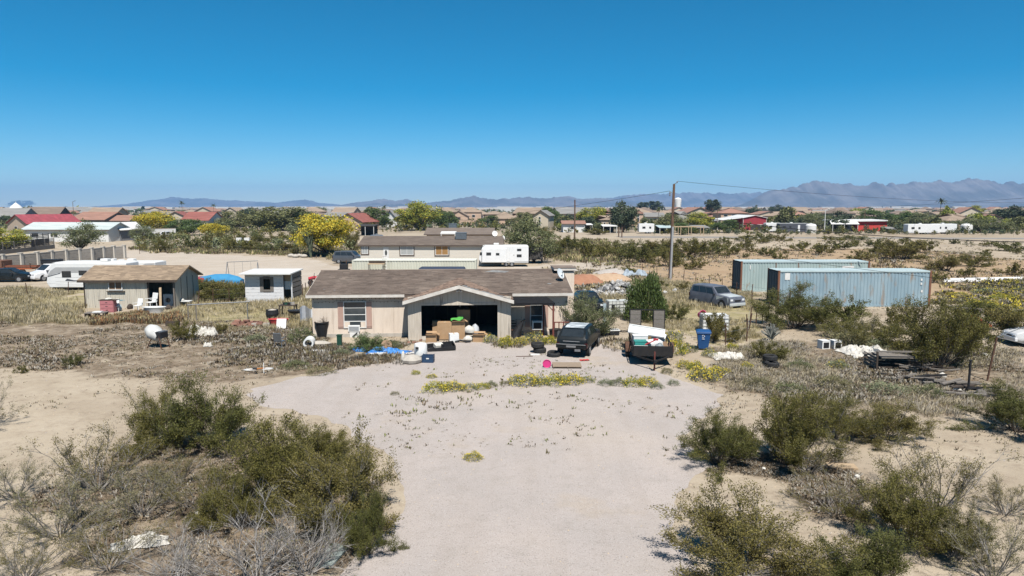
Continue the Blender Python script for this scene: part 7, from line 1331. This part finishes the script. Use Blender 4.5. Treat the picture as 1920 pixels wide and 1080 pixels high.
for key, px, b, w, tp, lab in [('near1', 1490, 614, 150, 524, 'large creosote bush before the left end of the blue container'), ('mid1', 1562, 618, 120, 552, 'olive creosote right of the large one before the blue container'), ('near0', 1620, 642, 150, 582, 'olive creosote left of the very tall dark one'),
 ('near3', 1756, 690, 180, 545, 'very tall dark creosote rising before the right end of the blue container'), ('mid0', 1805, 668, 90, 592, 'creosote touching the right side of the very tall dark one'), ('mid1', 1850, 612, 110, 558, 'creosote right of the containers below the yellow flowers'), ('mid2', 1900, 640, 130, 575, 'dark creosote by the white car at the right edge'),
 ('mid3', 1690, 625, 90, 572, 'creosote behind the very tall dark one near the container'), ('mid1', 1268, 600, 50, 566, 'small creosote right of the round green shrub'), ('mid0', 345, 638, 52, 601, 'small dense creosote right of the cement mixer'), ('mid2', 415, 626, 32, 607, 'tiny creosote between the brick pile and the white rubbish'),
 ('mid1', 137, 686, 36, 662, 'lone small creosote on the open sand at left'), ('mid3', 42, 699, 30, 685, 'tiny dry creosote farthest left on the open sand'), ('mid2', 1340, 640, 70, 585, 'dark creosote standing right behind the blue bin'), ('mid0', 1375, 640, 40, 612, 'small creosote before the white tank behind the blue bin'), ('mid0', 1440, 676, 70, 640, 'low green bush above the black tyres at right')]:
    plant(key, 'creosote_bush', px, b, w, tp, lab, group='creosote bushes in the yard')
plant('ball', 'round_shrub', 1213, 601, 82, 519, 'dense round dark green shrub right of the rubble pile', cat='shrub')
plant('mesq0', 'mesquite_bush', 1102, 630, 108, 552, 'grey green mesquite at the right corner of the house', cat='bush')
plant('greym1', 'shrub', 566, 642, 56, 604, 'olive shrub against the left house corner', cat='shrub'); plant('green0', 'shrub', 690, 656, 80, 626, 'green shrub below the tall window', cat='shrub'); plant('greym1', 'shrub', 735, 655, 40, 632, 'yellowish shrub beside the left garage pier', cat='shrub')
for k, (px, b, w, tp) in enumerate([(820,732,60,712),(850,730,50,714),(878,730,44,716),(904,728,34,716),(985,720,62,698),(1012,721,40,700),(1042,720,56,699),(1072,718,50,698),(1100,716,34,702),(1188,722,46,706),(1214,722,40,703),(1320,712,60,682),(1304,694,34,672),(1345,700,40,684),(1262,640,40,612),(1268,665,44,628),(1282,690,30,672),(920,643,28,620),(949,650,30,624),(976,647,30,628),(1004,641,44,618),(1030,645,32,625),(888,861,38,845),(1330,668,30,648),(1372,655,26,640),(1400,690,24,676),(1572,690,40,670),(780,702,18,692),(810,708,22,700),(1850,552,50,536),(1880,562,50,548),(1800,556,40,545),(1910,548,40,535),(1840,575,60,560),(1890,582,50,568)]):
    plant('brittle%d' % ((0, 2, 1)[k % 3] if not (1310 < px < 1330) else 2), 'brittlebush', px, b, w, tp, None, 'yellow flowering', 'brittlebush', 'flowers', 'yellow brittlebush clumps')
for k, (px, b, w, tp) in enumerate([(1136,722,34,707),(1160,721,40,706),(1250,700,26,686),(1262,722,26,708),(920,724,30,712),(948,722,26,711),(1232,728,30,714),(1290,660,36,638),(1590,652,92,610),(1640,655,60,628),(1500,690,60,672),(1560,725,80,700),(1660,735,90,712),(1480,735,70,712),(1420,725,60,700),(640,665,40,650),(555,690,60,672),(600,700,60,684),(480,640,50,622),(1190,640,30,624),(740,740,20,732),(1190,655,24,645),(1740,740,70,715)]):
    plant('greym%d' % (k % 3), 'grey_shrub', px, b, w, tp, None, 'low grey green', 'shrub', 'shrub', 'low grey shrubs')
# open desert behind the containers
rs_ = random.Random(4); DES = gpoly([(1140, 449), (1960, 452), (1960, 540), (1780, 548), (1650, 480), (1370, 485), (1370, 540), (1290, 530), (1230, 500), (1150, 480)])
big = [(1165,482,80,452),(1200,492,90,450),(1235,480,80,448),(1255,500,70,462),(1290,482,80,446),(1325,478,60,450),(1300,505,50,478),(1345,470,50,450),(1395,452,60,440),(1432,450,50,436),(1468,452,46,438),(1375,478,36,456),(1400,468,34,448),(1440,480,40,462),(1690,486,110,447),(1655,476,70,452),(1730,474,60,450),(1640,462,40,446),(1775,508,70,478),(1830,500,80,476),(1815,520,40,500),(1890,470,60,452),(1900,515,60,490),(1500,470,50,452),(1540,478,60,455),(1580,468,50,450),(1610,488,60,468),(1460,488,30,472),(1560,452,60,442),(1600,450,60,440),(1855,462,36,450),(1750,530,50,505),(1480,524,30,512),(1230,540,40,524),(1285,545,40,528),(1130,482,40,455),(1105,485,50,452),(1085,470,60,445),(1150,512,30,498),(1180,515,40,498)]
for k, (px, b, w, tp) in enumerate(big): plant('far%d' % (k % 4) if w < 70 else 'mid%d' % (k % 4), 'creosote_bush', px, b, w, tp, None, 'large olive' if w >= 60 else 'olive', group='creosote bushes of the open desert')
n = 0
while n < 66:
    y = rs_.uniform(57, 160) if n > 30 else rs_.uniform(90, 165); x = rs_.uniform(12, 130)
    if not inpoly(np.array([x]), np.array([y]), DES)[0]: continue
    px, py = proj((x, y, 0)); s = rs_.uniform(.7, 1.9); h = s * rs_.uniform(.55, .85)
    if px > 1985: continue
    plant(rs_.choice(['far0', 'far1', 'far2', 'far3', 'fdry0', 'fdry1']), 'creosote_bush', px, py, s * 2 * F / y / 1.4, proj((x, y, h))[1], None, 'small', group='creosote bushes of the open desert'); n += 1
# shrubs along the back lot and neighbours
for k, (px, b, w, tp) in enumerate([(305,473,40,447),(365,468,38,443),(398,466,40,440),(430,473,28,444),(470,472,50,452),(505,474,40,455),(540,472,40,455),(552,478,20,462),(450,462,50,440),(485,458,40,436),(660,470,40,432),(640,452,40,432),(300,455,40,435),(555,458,40,428),(520,455,50,440),(415,455,40,432),(1060,470,50,442),(1040,482,40,455),(1020,450,50,425),(960,455,40,430),(1120,440,50,428),(380,548,90,522),(415,552,90,526),(445,556,60,530),(395,562,80,538),(430,564,70,540)]):
    plant('mid%d' % (k % 4) if w > 38 else 'far%d' % (k % 4), 'bush', px, b, w, tp, None, 'dusty green', 'bush', 'bush', 'bushes round the back lot')
# cactus-like plants
def ocotillo(name, label, px, b, w, tp, n, mat, cat='cactus', r=.03, curve=.3):
    p = gp(px, b); D = p.y; h = zat(tp, D); W = w * D / F / 2; t = thing(name, label, cat, (p.x, p.y, 0)); rr = random.Random(int(px))
    for k in range(n):
        a = rr.random() * 6.28; f = rr.uniform(.2, 1); e = Vector((math.cos(a) * W * f, math.sin(a) * W * f, h * rr.uniform(.75, 1) * (1.05 - curve * f))); m_ = Vector((e.x * .35, e.y * .35, e.z * .55)); MB().tube([(0, 0, 0), m_ * .6, m_, e], [r, r, r * .9, r * .5], 6).build('stem', mat, t)
C_cact = M('cactus_green', (.13, .15, .09), (.10, .12, .075), scale=3); C_cgrey = M('cactus_grey', (.27, .27, .235), (.19, .19, .165), scale=3)
ocotillo('ocotillo', 'tall grey green organ cactus before the yellow palo verde', 583, 483, 34, 424, 26, C_cact, r=.12, curve=.12); ocotillo('cactus', 'grey branching cactus clump right of the blue bin', 1446, 640, 42, 604, 40, C_cgrey, r=.05, curve=.45)
# trees one can tell apart
for key, px, b, w, tp, lab in [('t_yellow', 611, 480, 98, 402, 'large bright yellow palo verde tree left of the mobile home'), ('t_yellow', 291, 440, 62, 397, 'yellow palo verde tree before the red tiled roofs at left'), ('t_yellow', 398, 446, 46, 419, 'small yellow palo verde by the back lot fence at left'),
 ('t_green', 350, 441, 62, 411, 'fresh green tree left of the small yellow palo verde'), ('t_mesq', 152, 470, 72, 416, 'grey green mesquite tree before the pale mobile home'), ('t_ygreen', 14, 472, 74, 428, 'green tree with yellow top at the left frame edge'), ('t_mesq', 264, 452, 42, 420, 'thin grey green tree right of the pale mobile home'),
 ('t_olive', 520, 432, 120, 388, 'broad olive tree mass left of the large yellow palo verde'), ('t_green', 565, 430, 60, 396, 'green tree joined to the broad olive mass'), ('t_olive', 445, 430, 60, 396, 'olive tree behind the small yellow palo verde'), ('t_green', 706, 430, 46, 390, 'dark rounded tree left of the tall yellow green tree'),
 ('t_ygreen', 782, 432, 82, 378, 'tall yellow green tree above the mobile home roof'), ('t_green', 830, 428, 50, 398, 'green tree right of the tall yellow green one'), ('t_mesq', 1000, 492, 96, 408, 'large mesquite tree behind the white travel trailer'), ('t_dark', 1168, 436, 46, 378, 'tall blue green tree left of the utility pole'),
 ('t_ygreen', 1112, 424, 62, 388, 'yellow green tree right of the thin brown pole'), ('t_tall', 1334, 408, 30, 374, 'tall dark tree standing above the roofs right of the pole'), ('t_tall', 1228, 402, 26, 377, 'dark tall tree just left of the utility pole top'), ('t_tall', 1205, 402, 22, 379, 'dark tall tree left of its twin near the pole'),
 ('t_ygreen', 1310, 432, 56, 398, 'yellow tree left of the white-roofed red barn'), ('t_green', 1362, 436, 50, 412, 'green tree before the open side of the red barn'), ('t_olive', 1255, 436, 60, 402, 'dark olive tree at the foot of the hipped roof by the pole'), ('t_green', 1280, 440, 36, 418, 'bright green shrub tree right of the utility pole'),
 ('t_ygreen', 1474, 424, 42, 402, 'yellow green tree right of the red barn'), ('t_dark', 1456, 405, 26, 384, 'dark tree behind the right roof edge of the red barn'), ('t_mesq', 1530, 428, 70, 400, 'grey green trees left of the red metal building'), ('t_dark', 1568, 426, 46, 396, 'dark tree by the white light pole at right'),
 ('t_green', 1640, 424, 70, 394, 'green tree behind the red metal building'), ('t_mesq', 1740, 428, 80, 398, 'grey tree behind the long white trailers at right'), ('t_mesq', 1840, 436, 90, 408, 'wide grey green tree right of the white trailers'), ('t_ygreen', 1828, 408, 34, 385, 'yellow tree among far roofs at right'), ('t_dark', 1895, 424, 56, 386, 'dark tree near the right frame edge above the houses'),
 ('t_olive', 40, 388, 40, 376, 'round olive tree beside the white dome at far left') , ('t_olive', 985, 425, 44, 398, 'dark tree left of the cream two-storey house'), ('t_green', 1030, 425, 40, 388, 'tree right behind the cream two-storey house'), ('t_green', 920, 424, 40, 404, 'small tree in front of the pink gable houses')]:
    plant(key, 'tree', px, b, w, tp, lab, cat='tree', group='trees of the neighbourhood')
rt = random.Random(8); n = 0
while n < 262:
    D = 1 / rt.uniform(1 / 800, 1 / 205); px = rt.uniform(-10, 1930); h = rt.uniform(2.4, 5.0) if rt.random() < .88 else rt.uniform(5.5, 8.5); w = h * rt.uniform(.9, 1.5) if h < 8 else h * rt.uniform(.45, .8); b = proj((0, D, 0))[1]
    if px < 1000 and D < 260 and 600 < px < 960: continue
    if D < 214 and px > 1000: continue
    if D < 420 and any(a < px < b for a, b in ((1335, 1450), (1568, 1672), (838, 975), (20, 235), (992, 1040), (1250, 1310), (620, 690), (300, 395))): continue
    key = rt.choice(['f_green', 'f_olive', 'f_dark', 'f_ygr', 'f_mesq', 'f_mesq', 'f_olive', 'f_dark']); 
    if rt.random() < .05: key = 'palm'; h = rt.uniform(8, 12); w = h * .42
    x = pd(px, b, D).x
    plant(key, 'tree', px, b, w * F / D, proj((x, D, h))[1], None, {'f_green': 'green', 'f_olive': 'olive', 'f_dark': 'dark green', 'f_ygr': 'yellow green', 'f_mesq': 'grey green', 'palm': 'slender palm'}[key], 'tree', 'tree', 'trees of the neighbourhood'); n += 1
# far woods and town that read as one mass
def mass(name, label, n, d0, d1, hmin, hmax, mats, seed, k=9, qs=.55, xr=(-.8, .8), keep=None):
    rs = np.random.RandomState(seed); D = 1 / rs.uniform(1 / d1, 1 / d0, n); X = rs.uniform(xr[0], xr[1], n) * D
    if keep is None: D = np.where((X > 20) & (D < 214), D + 60, D)
    H = rs.uniform(hmin, hmax, n) * (1 + (rs.rand(n) < .06) * .7); W = H * rs.uniform(.6, 1.1, n)
    P = np.repeat(np.stack([X, D, H * .5], 1), k, 0); d = rs.normal(size=(n * k, 3)); d /= np.linalg.norm(d, axis=1, keepdims=True); P = P + d * np.repeat(np.stack([W * .45, W * .45, H * .42], 1), k, 0) * rs.uniform(.3, 1, (n * k, 1)); V, Fc = quads(P, 1.0, rs, .7, .1)
    s = np.repeat(np.repeat(W, k), 4)[:, None] * qs; c = np.repeat(P, 4, 0); V = c + (V - c) * s; V[:, 2] = np.maximum(V[:, 2], .05); mi = np.repeat(rs.randint(0, len(mats), n), k); tag(link_mesh(name, npmesh(name, V, Fc, mats, mi)), label, kind='stuff')
mass('scrub', 'low scrub filling the gaps between the neighbourhood houses', 3400, 205, 800, .7, 1.9, [L_olive, L_mesq, L_creo[0], L_creo[2], L_dark], 15, xr=(-1.05, 1.05))
mass('background_shrubbery', 'dense olive shrubbery between the nearer houses', 950, 214, 340, 1.2, 3.6, [L_olive, L_mesq, L_creo[0], L_creo[1], L_dark], 25, 60, .22)
mass('roadside_scrub', 'dark scrub hedge along the far side of the road', 240, 194, 210, .8, 2.0, [L_creo[1], L_dark, L_creo[0], L_mesq], 26, 80, .2, (.2, .76), 1)
mass('back_lot_scrub', 'tangled shrubs behind the back lot fence at left', 230, 122, 215, 1.0, 2.8, [L_creo[0], L_mesq, L_creo[2], L_olive, L_gmound], 27, 110, .16, (-.54, -.22), 1)
mass('distant_trees', 'mass of distant trees covering the far plain', 4600, 700, 4200, 2.2, 5.2, [L_dark, L_olive, L_green, L_mesq], 5, xr=(-1.1, 1.1))
def town(seed=9, n=1450):
    rs = np.random.RandomState(seed); mb = MB()
    for k in range(n):
        D = 1 / rs.uniform(1 / 4200, 1 / 950); x = rs.uniform(-1.1, 1.1) * D; w = rs.uniform(9, 22) if rs.rand() < .93 else rs.uniform(35, 80); d = rs.uniform(8, 14); h = rs.uniform(2.6, 4.2) if w < 25 else rs.uniform(5, 8); mb.cur = int(rs.choice([0, 0, 1, 2])) if w < 25 else 2; mb.box(x - w / 2, x + w / 2, D, D + d, 0, h)
        if w < 25:
            mb.cur = int(rs.choice([3, 3, 4])); r = h + rs.uniform(1.2, 2.2); o = .5; i = rs.uniform(.15, .45) * w; mb.add([(x - w / 2 - o, D - o, h), (x + w / 2 + o, D - o, h), (x + w / 2 + o, D + d + o, h), (x - w / 2 - o, D + d + o, h), (x - w / 2 + i, D + d / 2, r), (x + w / 2 - i, D + d / 2, r)], [(0, 1, 5, 4), (1, 2, 5), (2, 3, 4, 5), (3, 0, 4)])
    tag(mb.build('distant_town', [M('far_wall_tan', (.42, .34, .26)), M('far_wall_pink', (.50, .38, .30)), M('far_wall_white', (.50, .50, .49)), M('far_roof_brown', (.28, .195, .145)), M('far_roof_grey', (.26, .23, .20))]), 'spread of distant town roofs below the mountains', kind='stuff')
town()
# ================================================================ weeds, dry grass, stones
def tufts(n, k, h0, h1, spread, seed, polys=None, box=None, clump=.5, cs=.35, width=.12, lean=.5, notdrive=True, polyw=True, dens=None):
    rs = np.random.RandomState(seed); P = []
    gpo = [np.array(gpoly(p)) for p in polys] if polys else None; got = 0; it = 0
    while got < n and it < 400:
        it += 1; m = max(200, n // 5)
        if gpo is not None:
            a = gpo[rs.randint(len(gpo))]; x = rs.uniform(a[:, 0].min() - 1, a[:, 0].max() + 1, m); y = rs.uniform(a[:, 1].min() - 1, a[:, 1].max() + 1, m); wx, wy = warp(x, y); ok = np.zeros(m, bool)
            for p in gpo: ok |= inpoly(wx, wy, p)
        else: x = rs.uniform(box[0], box[1], m); y = box[2] + (box[3] - box[2]) * rs.rand(m) ** .8; ok = np.ones(m, bool)
        ok &= fbm(x * cs * 2 + seed, y * cs * 2, 4) + rs.uniform(-.12, .12, m) > clump
        if notdrive: ok &= ~inpoly(x, y, DRIVE_W)
        xl, yl = (x - A_.x) * math.cos(HRZ) + (y - A_.y) * math.sin(HRZ), -(x - A_.x) * math.sin(HRZ) + (y - A_.y) * math.cos(HRZ); ok &= ~((xl > -.1) & (xl < HW + .8) & (yl > -.05) & (yl < HD)) & ~((xl > GX0) & (xl < GX1) & (yl > -1.5) & (yl < 1))
        q = np.stack([x[ok], y[ok]], 1); P.append(q); got += len(q)
    if not P: return None
    P = np.concatenate(P)[:n]; n = len(P); px = 960 + F * P[:, 0] / np.maximum(P[:, 1], 1); P = P[(px > -80) & (px < 2000)]; n = len(P)
    H = rs.uniform(h0, h1, n) * (.35 + 1.3 * fbm(P[:, 0] * .22 + seed, P[:, 1] * .22, 3)); B = np.repeat(P, k, 0); h = np.repeat(H, k) * rs.uniform(.6, 1.1, n * k); az = rs.uniform(0, 6.28, n * k); ln = rs.uniform(.1, lean, n * k); r = np.repeat(H, k) * spread * rs.rand(n * k)
    bx, by = B[:, 0] + np.cos(az) * r, B[:, 1] + np.sin(az) * r; tx, ty = bx + np.cos(az) * h * ln, by + np.sin(az) * h * ln; w = h * width; sx, sy = -np.sin(az) * w, np.cos(az) * w; mx, my = bx * .5 + tx * .5, by * .5 + ty * .5
    V = np.stack([np.stack([bx, by, np.zeros_like(bx)], 1), np.stack([mx + sx, my + sy, h * .55], 1), np.stack([tx, ty, h], 1), np.stack([mx - sx, my - sy, h * .5], 1)], 1).reshape(-1, 3)
    return V, np.arange(len(V)).reshape(-1, 4)
def stuff(name, label, mats, *a, **kw):
    r = tufts(*a, **kw); rs = np.random.RandomState(1); mi = np.repeat(rs.randint(0, len(mats), len(r[1]) // a[1] + 1), a[1])[:len(r[1])]; tag(link_mesh(name, npmesh(name, r[0], r[1], mats, mi)), label, kind='stuff')
G_dry = M('dry_grass', (.50, .41, .22), (.40, .33, .17), scale=.5, world_co=True, isl=.3, trans=.2); G_pale = M('pale_grass', (.58, .50, .345), (.47, .40, .27), scale=.5, world_co=True, isl=.25, trans=.2); G_grn = M('fresh_grass', (.19, .21, .07), (.25, .25, .09), scale=.5, world_co=True, isl=.3, trans=.2); G_brn = M('brown_weed', (.20, .15, .095), (.14, .105, .07), scale=.6, world_co=True, isl=.35, trans=.1); G_oli = M('olive_weed', (.175, .15, .08), (.22, .185, .095), scale=.6, world_co=True, isl=.35, trans=.15); G_rust = M('rust_weed', (.30, .15, .065), (.24, .13, .06), scale=.6, world_co=True, isl=.3); G_gry = M('grey_weed', (.33, .30, .25), (.25, .225, .19), scale=.6, world_co=True, isl=.3); G_flw = M('yellow_flower', (.66, .52, .05), (.55, .46, .06), scale=.6, world_co=True, isl=.3)
stuff('dry_grass', 'pale yellow dry grass around the sheds and the SUV', [G_dry, G_pale, G_pale, G_pale, G_dry, G_oli], 24000, 7, .12, .42, .7, 1, GRASS, clump=.45, cs=.13, width=.05, notdrive=False)
stuff('dry_weeds', 'brown dry weeds covering the disturbed ground', [G_brn, G_brn, G_gry, G_oli, G_gry], 15000, 6, .04, .16, 1.1, 2, LITTER[:2], clump=.54, cs=.17, width=.22, lean=1.2)
stuff('leaf_litter', 'brown twigs and litter under the foreground bushes', [G_brn, G_gry, G_brn], 9000, 5, .02, .08, 2.0, 3, LITTER[2:], clump=.42, cs=.6, width=.25, lean=2.2)
stuff('small_weeds', 'tiny brown weeds dotted over the open sand', [G_brn, G_oli, G_gry], 20000, 5, .025, .09, 1.2, 4, None, (-32, 34, 13, 60), clump=.49, cs=.2, width=.24, lean=1.2)
stuff('desert_weeds', 'low weeds dotted over the desert behind the containers', [G_brn, G_oli, G_gry, G_dry], 9000, 5, .08, .35, 1.2, 5, RED + [[(1200, 520), (1990, 530), (1990, 470), (1400, 470)]], clump=.5, cs=.12, width=.25, lean=1.0)
stuff('drive_weeds', 'few small weeds sprouting through the gravel drive', [G_oli, G_brn, G_grn], 620, 6, .03, .12, 1.1, 6, [[(700, 690), (1000, 660), (1300, 720), (1330, 740), (1260, 860), (760, 860), (600, 760)]], clump=.54, cs=.35, width=.22, lean=1.0, notdrive=False)
stuff('rusty_weeds', 'rust brown weeds before the grey board shed', [G_rust, G_brn, G_dry], 2600, 6, .1, .35, .8, 7, [[(170, 592), (330, 590), (330, 604), (200, 610)]], clump=.3, cs=.4, width=.12, notdrive=False)
stuff('grey_dry_weeds', 'grey dry weeds between the sheets and the right bushes', [G_gry, G_gry, G_pale, G_pale, G_oli], 9000, 8, .06, .24, 1.2, 8, [LITTER[1]], clump=.5, cs=.14, width=.045, lean=1.5)
stuff('yellow_flowers', 'yellow desert flowers right of the containers', [G_flw, G_oli, G_gry, G_oli, G_dry], 5000, 6, .15, .4, 1.0, 9, [[(1765, 534), (1960, 528), (1960, 590), (1840, 590), (1770, 570)]], clump=.46, cs=.12, width=.3, notdrive=False)
stuff('house_weeds', 'weeds along the foot of the house and sheds', [G_oli, G_brn, G_gry, G_brn], 3600, 6, .06, .24, .9, 10, [[(470, 650), (600, 640), (760, 662), (740, 680), (600, 690), (430, 670)], [(560, 650), (770, 648), (760, 668), (560, 668)], [(1110, 640), (1230, 640), (1210, 665), (1120, 655)], [(900, 640), (1045, 634), (1045, 646), (920, 650)]], clump=.4, cs=.5, width=.16, notdrive=False)
stuff('hedge_weeds', 'rank weeds around the back lot edges', [G_oli, G_brn, G_dry, G_grn], 9000, 6, .2, .7, .8, 11, [[(240, 466), (600, 468), (600, 480), (300, 474)], [(1000, 455), (1130, 450), (1180, 500), (1100, 496), (1010, 484)], [(360, 530), (470, 540), (460, 566), (360, 570)], [(600, 470), (680, 465), (680, 480), (620, 488)]], clump=.42, cs=.15, width=.15, notdrive=False)
rs = np.random.RandomState(77); mbs = MB()
for k in range(2600):
    y = 12.5 + 40 * rs.rand() ** 1.6; x = rs.uniform(-.75, .75) * y; s = rs.uniform(.006, .022) * (1 + y / 30); a = rs.rand() * 6.28; c, s_ = math.cos(a) * s, math.sin(a) * s; mbs.cur = int(rs.randint(3)); mbs.add([(x + c, y + s_, 0), (x - s_, y + c, 0), (x - c, y - s_, 0), (x + s_, y - c, 0), (x + s * .2, y, s * .8)], [(0, 1, 4), (1, 2, 4), (2, 3, 4), (3, 0, 4)])
tag(mbs.build('pebbles', [M('pebble_pale', (.44, .38, .31)), M('pebble_grey', (.36, .32, .29)), M('pebble_tan', (.5, .40, .29))]), 'scattered pebbles on sand and drive', kind='stuff')
# ================================================================ labels for the remaining look-alikes: nearest landmark + direction + rank
LMK = [('the white-roofed red barn', 1405, 418), ('the red metal building', 1630, 422), ('the utility pole', 1257, 470), ('the rear container', 1500, 500), ('the blue container', 1620, 540), ('the cream two-storey house', 1008, 415), ('the mobile home', 810, 460), ('the white travel trailer', 945, 480),
 ('the large yellow palo verde', 611, 445), ('the pale mobile home', 130, 430), ('the block wall', 120, 480), ('the grey board shed', 250, 540), ('the small white shed', 510, 540), ('the black wagon', 1075, 640), ('the utility trailer', 1228, 650), ('the blue bin', 1318, 632), ('the garage opening', 862, 605), ('the long white trailers', 1745, 432),
 ('the red gable roof', 350, 402), ('the pink gable house', 870, 402), ('the tall yellow green tree', 782, 400), ('the white light pole', 1546, 410), ('the yellow flower field', 1850, 556), ('the rubble pile', 1170, 530), ('the abandoned SUV', 1343, 556), ('the thin brown pole', 1077, 410), ('the maroon metal roof', 95, 408), ('the far right gable houses', 1850, 408), ('the spread white sheet', 1360, 667), ('the plank pile', 1690, 675), ('the wide drive', 960, 850), ('the hipped grey roof', 1275, 403), ('the white water tower', 1271, 378), ('the blue tarp on the ground', 720, 657)]
ORD = ['nearest', 'second nearest', 'third nearest', 'fourth nearest', 'fifth nearest', 'sixth nearest', 'seventh nearest', 'eighth nearest', 'ninth nearest', 'tenth nearest', 'eleventh nearest', 'twelfth nearest', 'thirteenth nearest', 'fourteenth nearest', 'fifteenth nearest', 'sixteenth nearest', 'seventeenth nearest', 'eighteenth nearest', 'nineteenth nearest', 'twentieth nearest']
bins = {}
for t, adj, kind in AUTO:
    px, py = proj(t.location + Vector((0, 0, .8))); best = min(LMK, key=lambda l: (l[1] - px) ** 2 + 2.5 * (l[2] - py) ** 2); dx, dy = px - best[1], (py - best[2]) * 1.6
    way = ('left of' if dx < 0 else 'right of') if abs(dx) > abs(dy) else ('behind' if dy < 0 else 'in front of')
    bins.setdefault((kind, best[0], way), []).append((math.hypot(dx, dy), adj, t))
for (kind, lm, way), L_ in bins.items():
    L_.sort(key=lambda a: a[0])
    for i, (d, adj, t) in enumerate(L_): t['label'] = (adj + ' ' + kind + ' ' + way + ' ' + lm + (', ' + (ORD[i] if i < 20 else 'one of the farthest') + '' if len(L_) > 1 else '')).strip()
# ================================================================ haze
mb = MB().box(-12500, 12500, -2500, 11800, -1.0, 345.0)
mh_ = bpy.data.materials.new('haze_air'); mh_.use_nodes = True; nt = mh_.node_tree; nt.nodes.clear()
vo = nt.nodes.new('ShaderNodeVolumePrincipled'); vo.inputs['Color'].default_value = (.28, .52, .88, 1); vo.inputs['Density'].default_value = 1.1e-4; vo.inputs['Anisotropy'].default_value = 0.0
om = nt.nodes.new('ShaderNodeOutputMaterial'); nt.links.new(vo.outputs[0], om.inputs['Volume'])
tag(mb.build('haze', mh_), 'thin blue air haze over the far plain', kind='stuff')
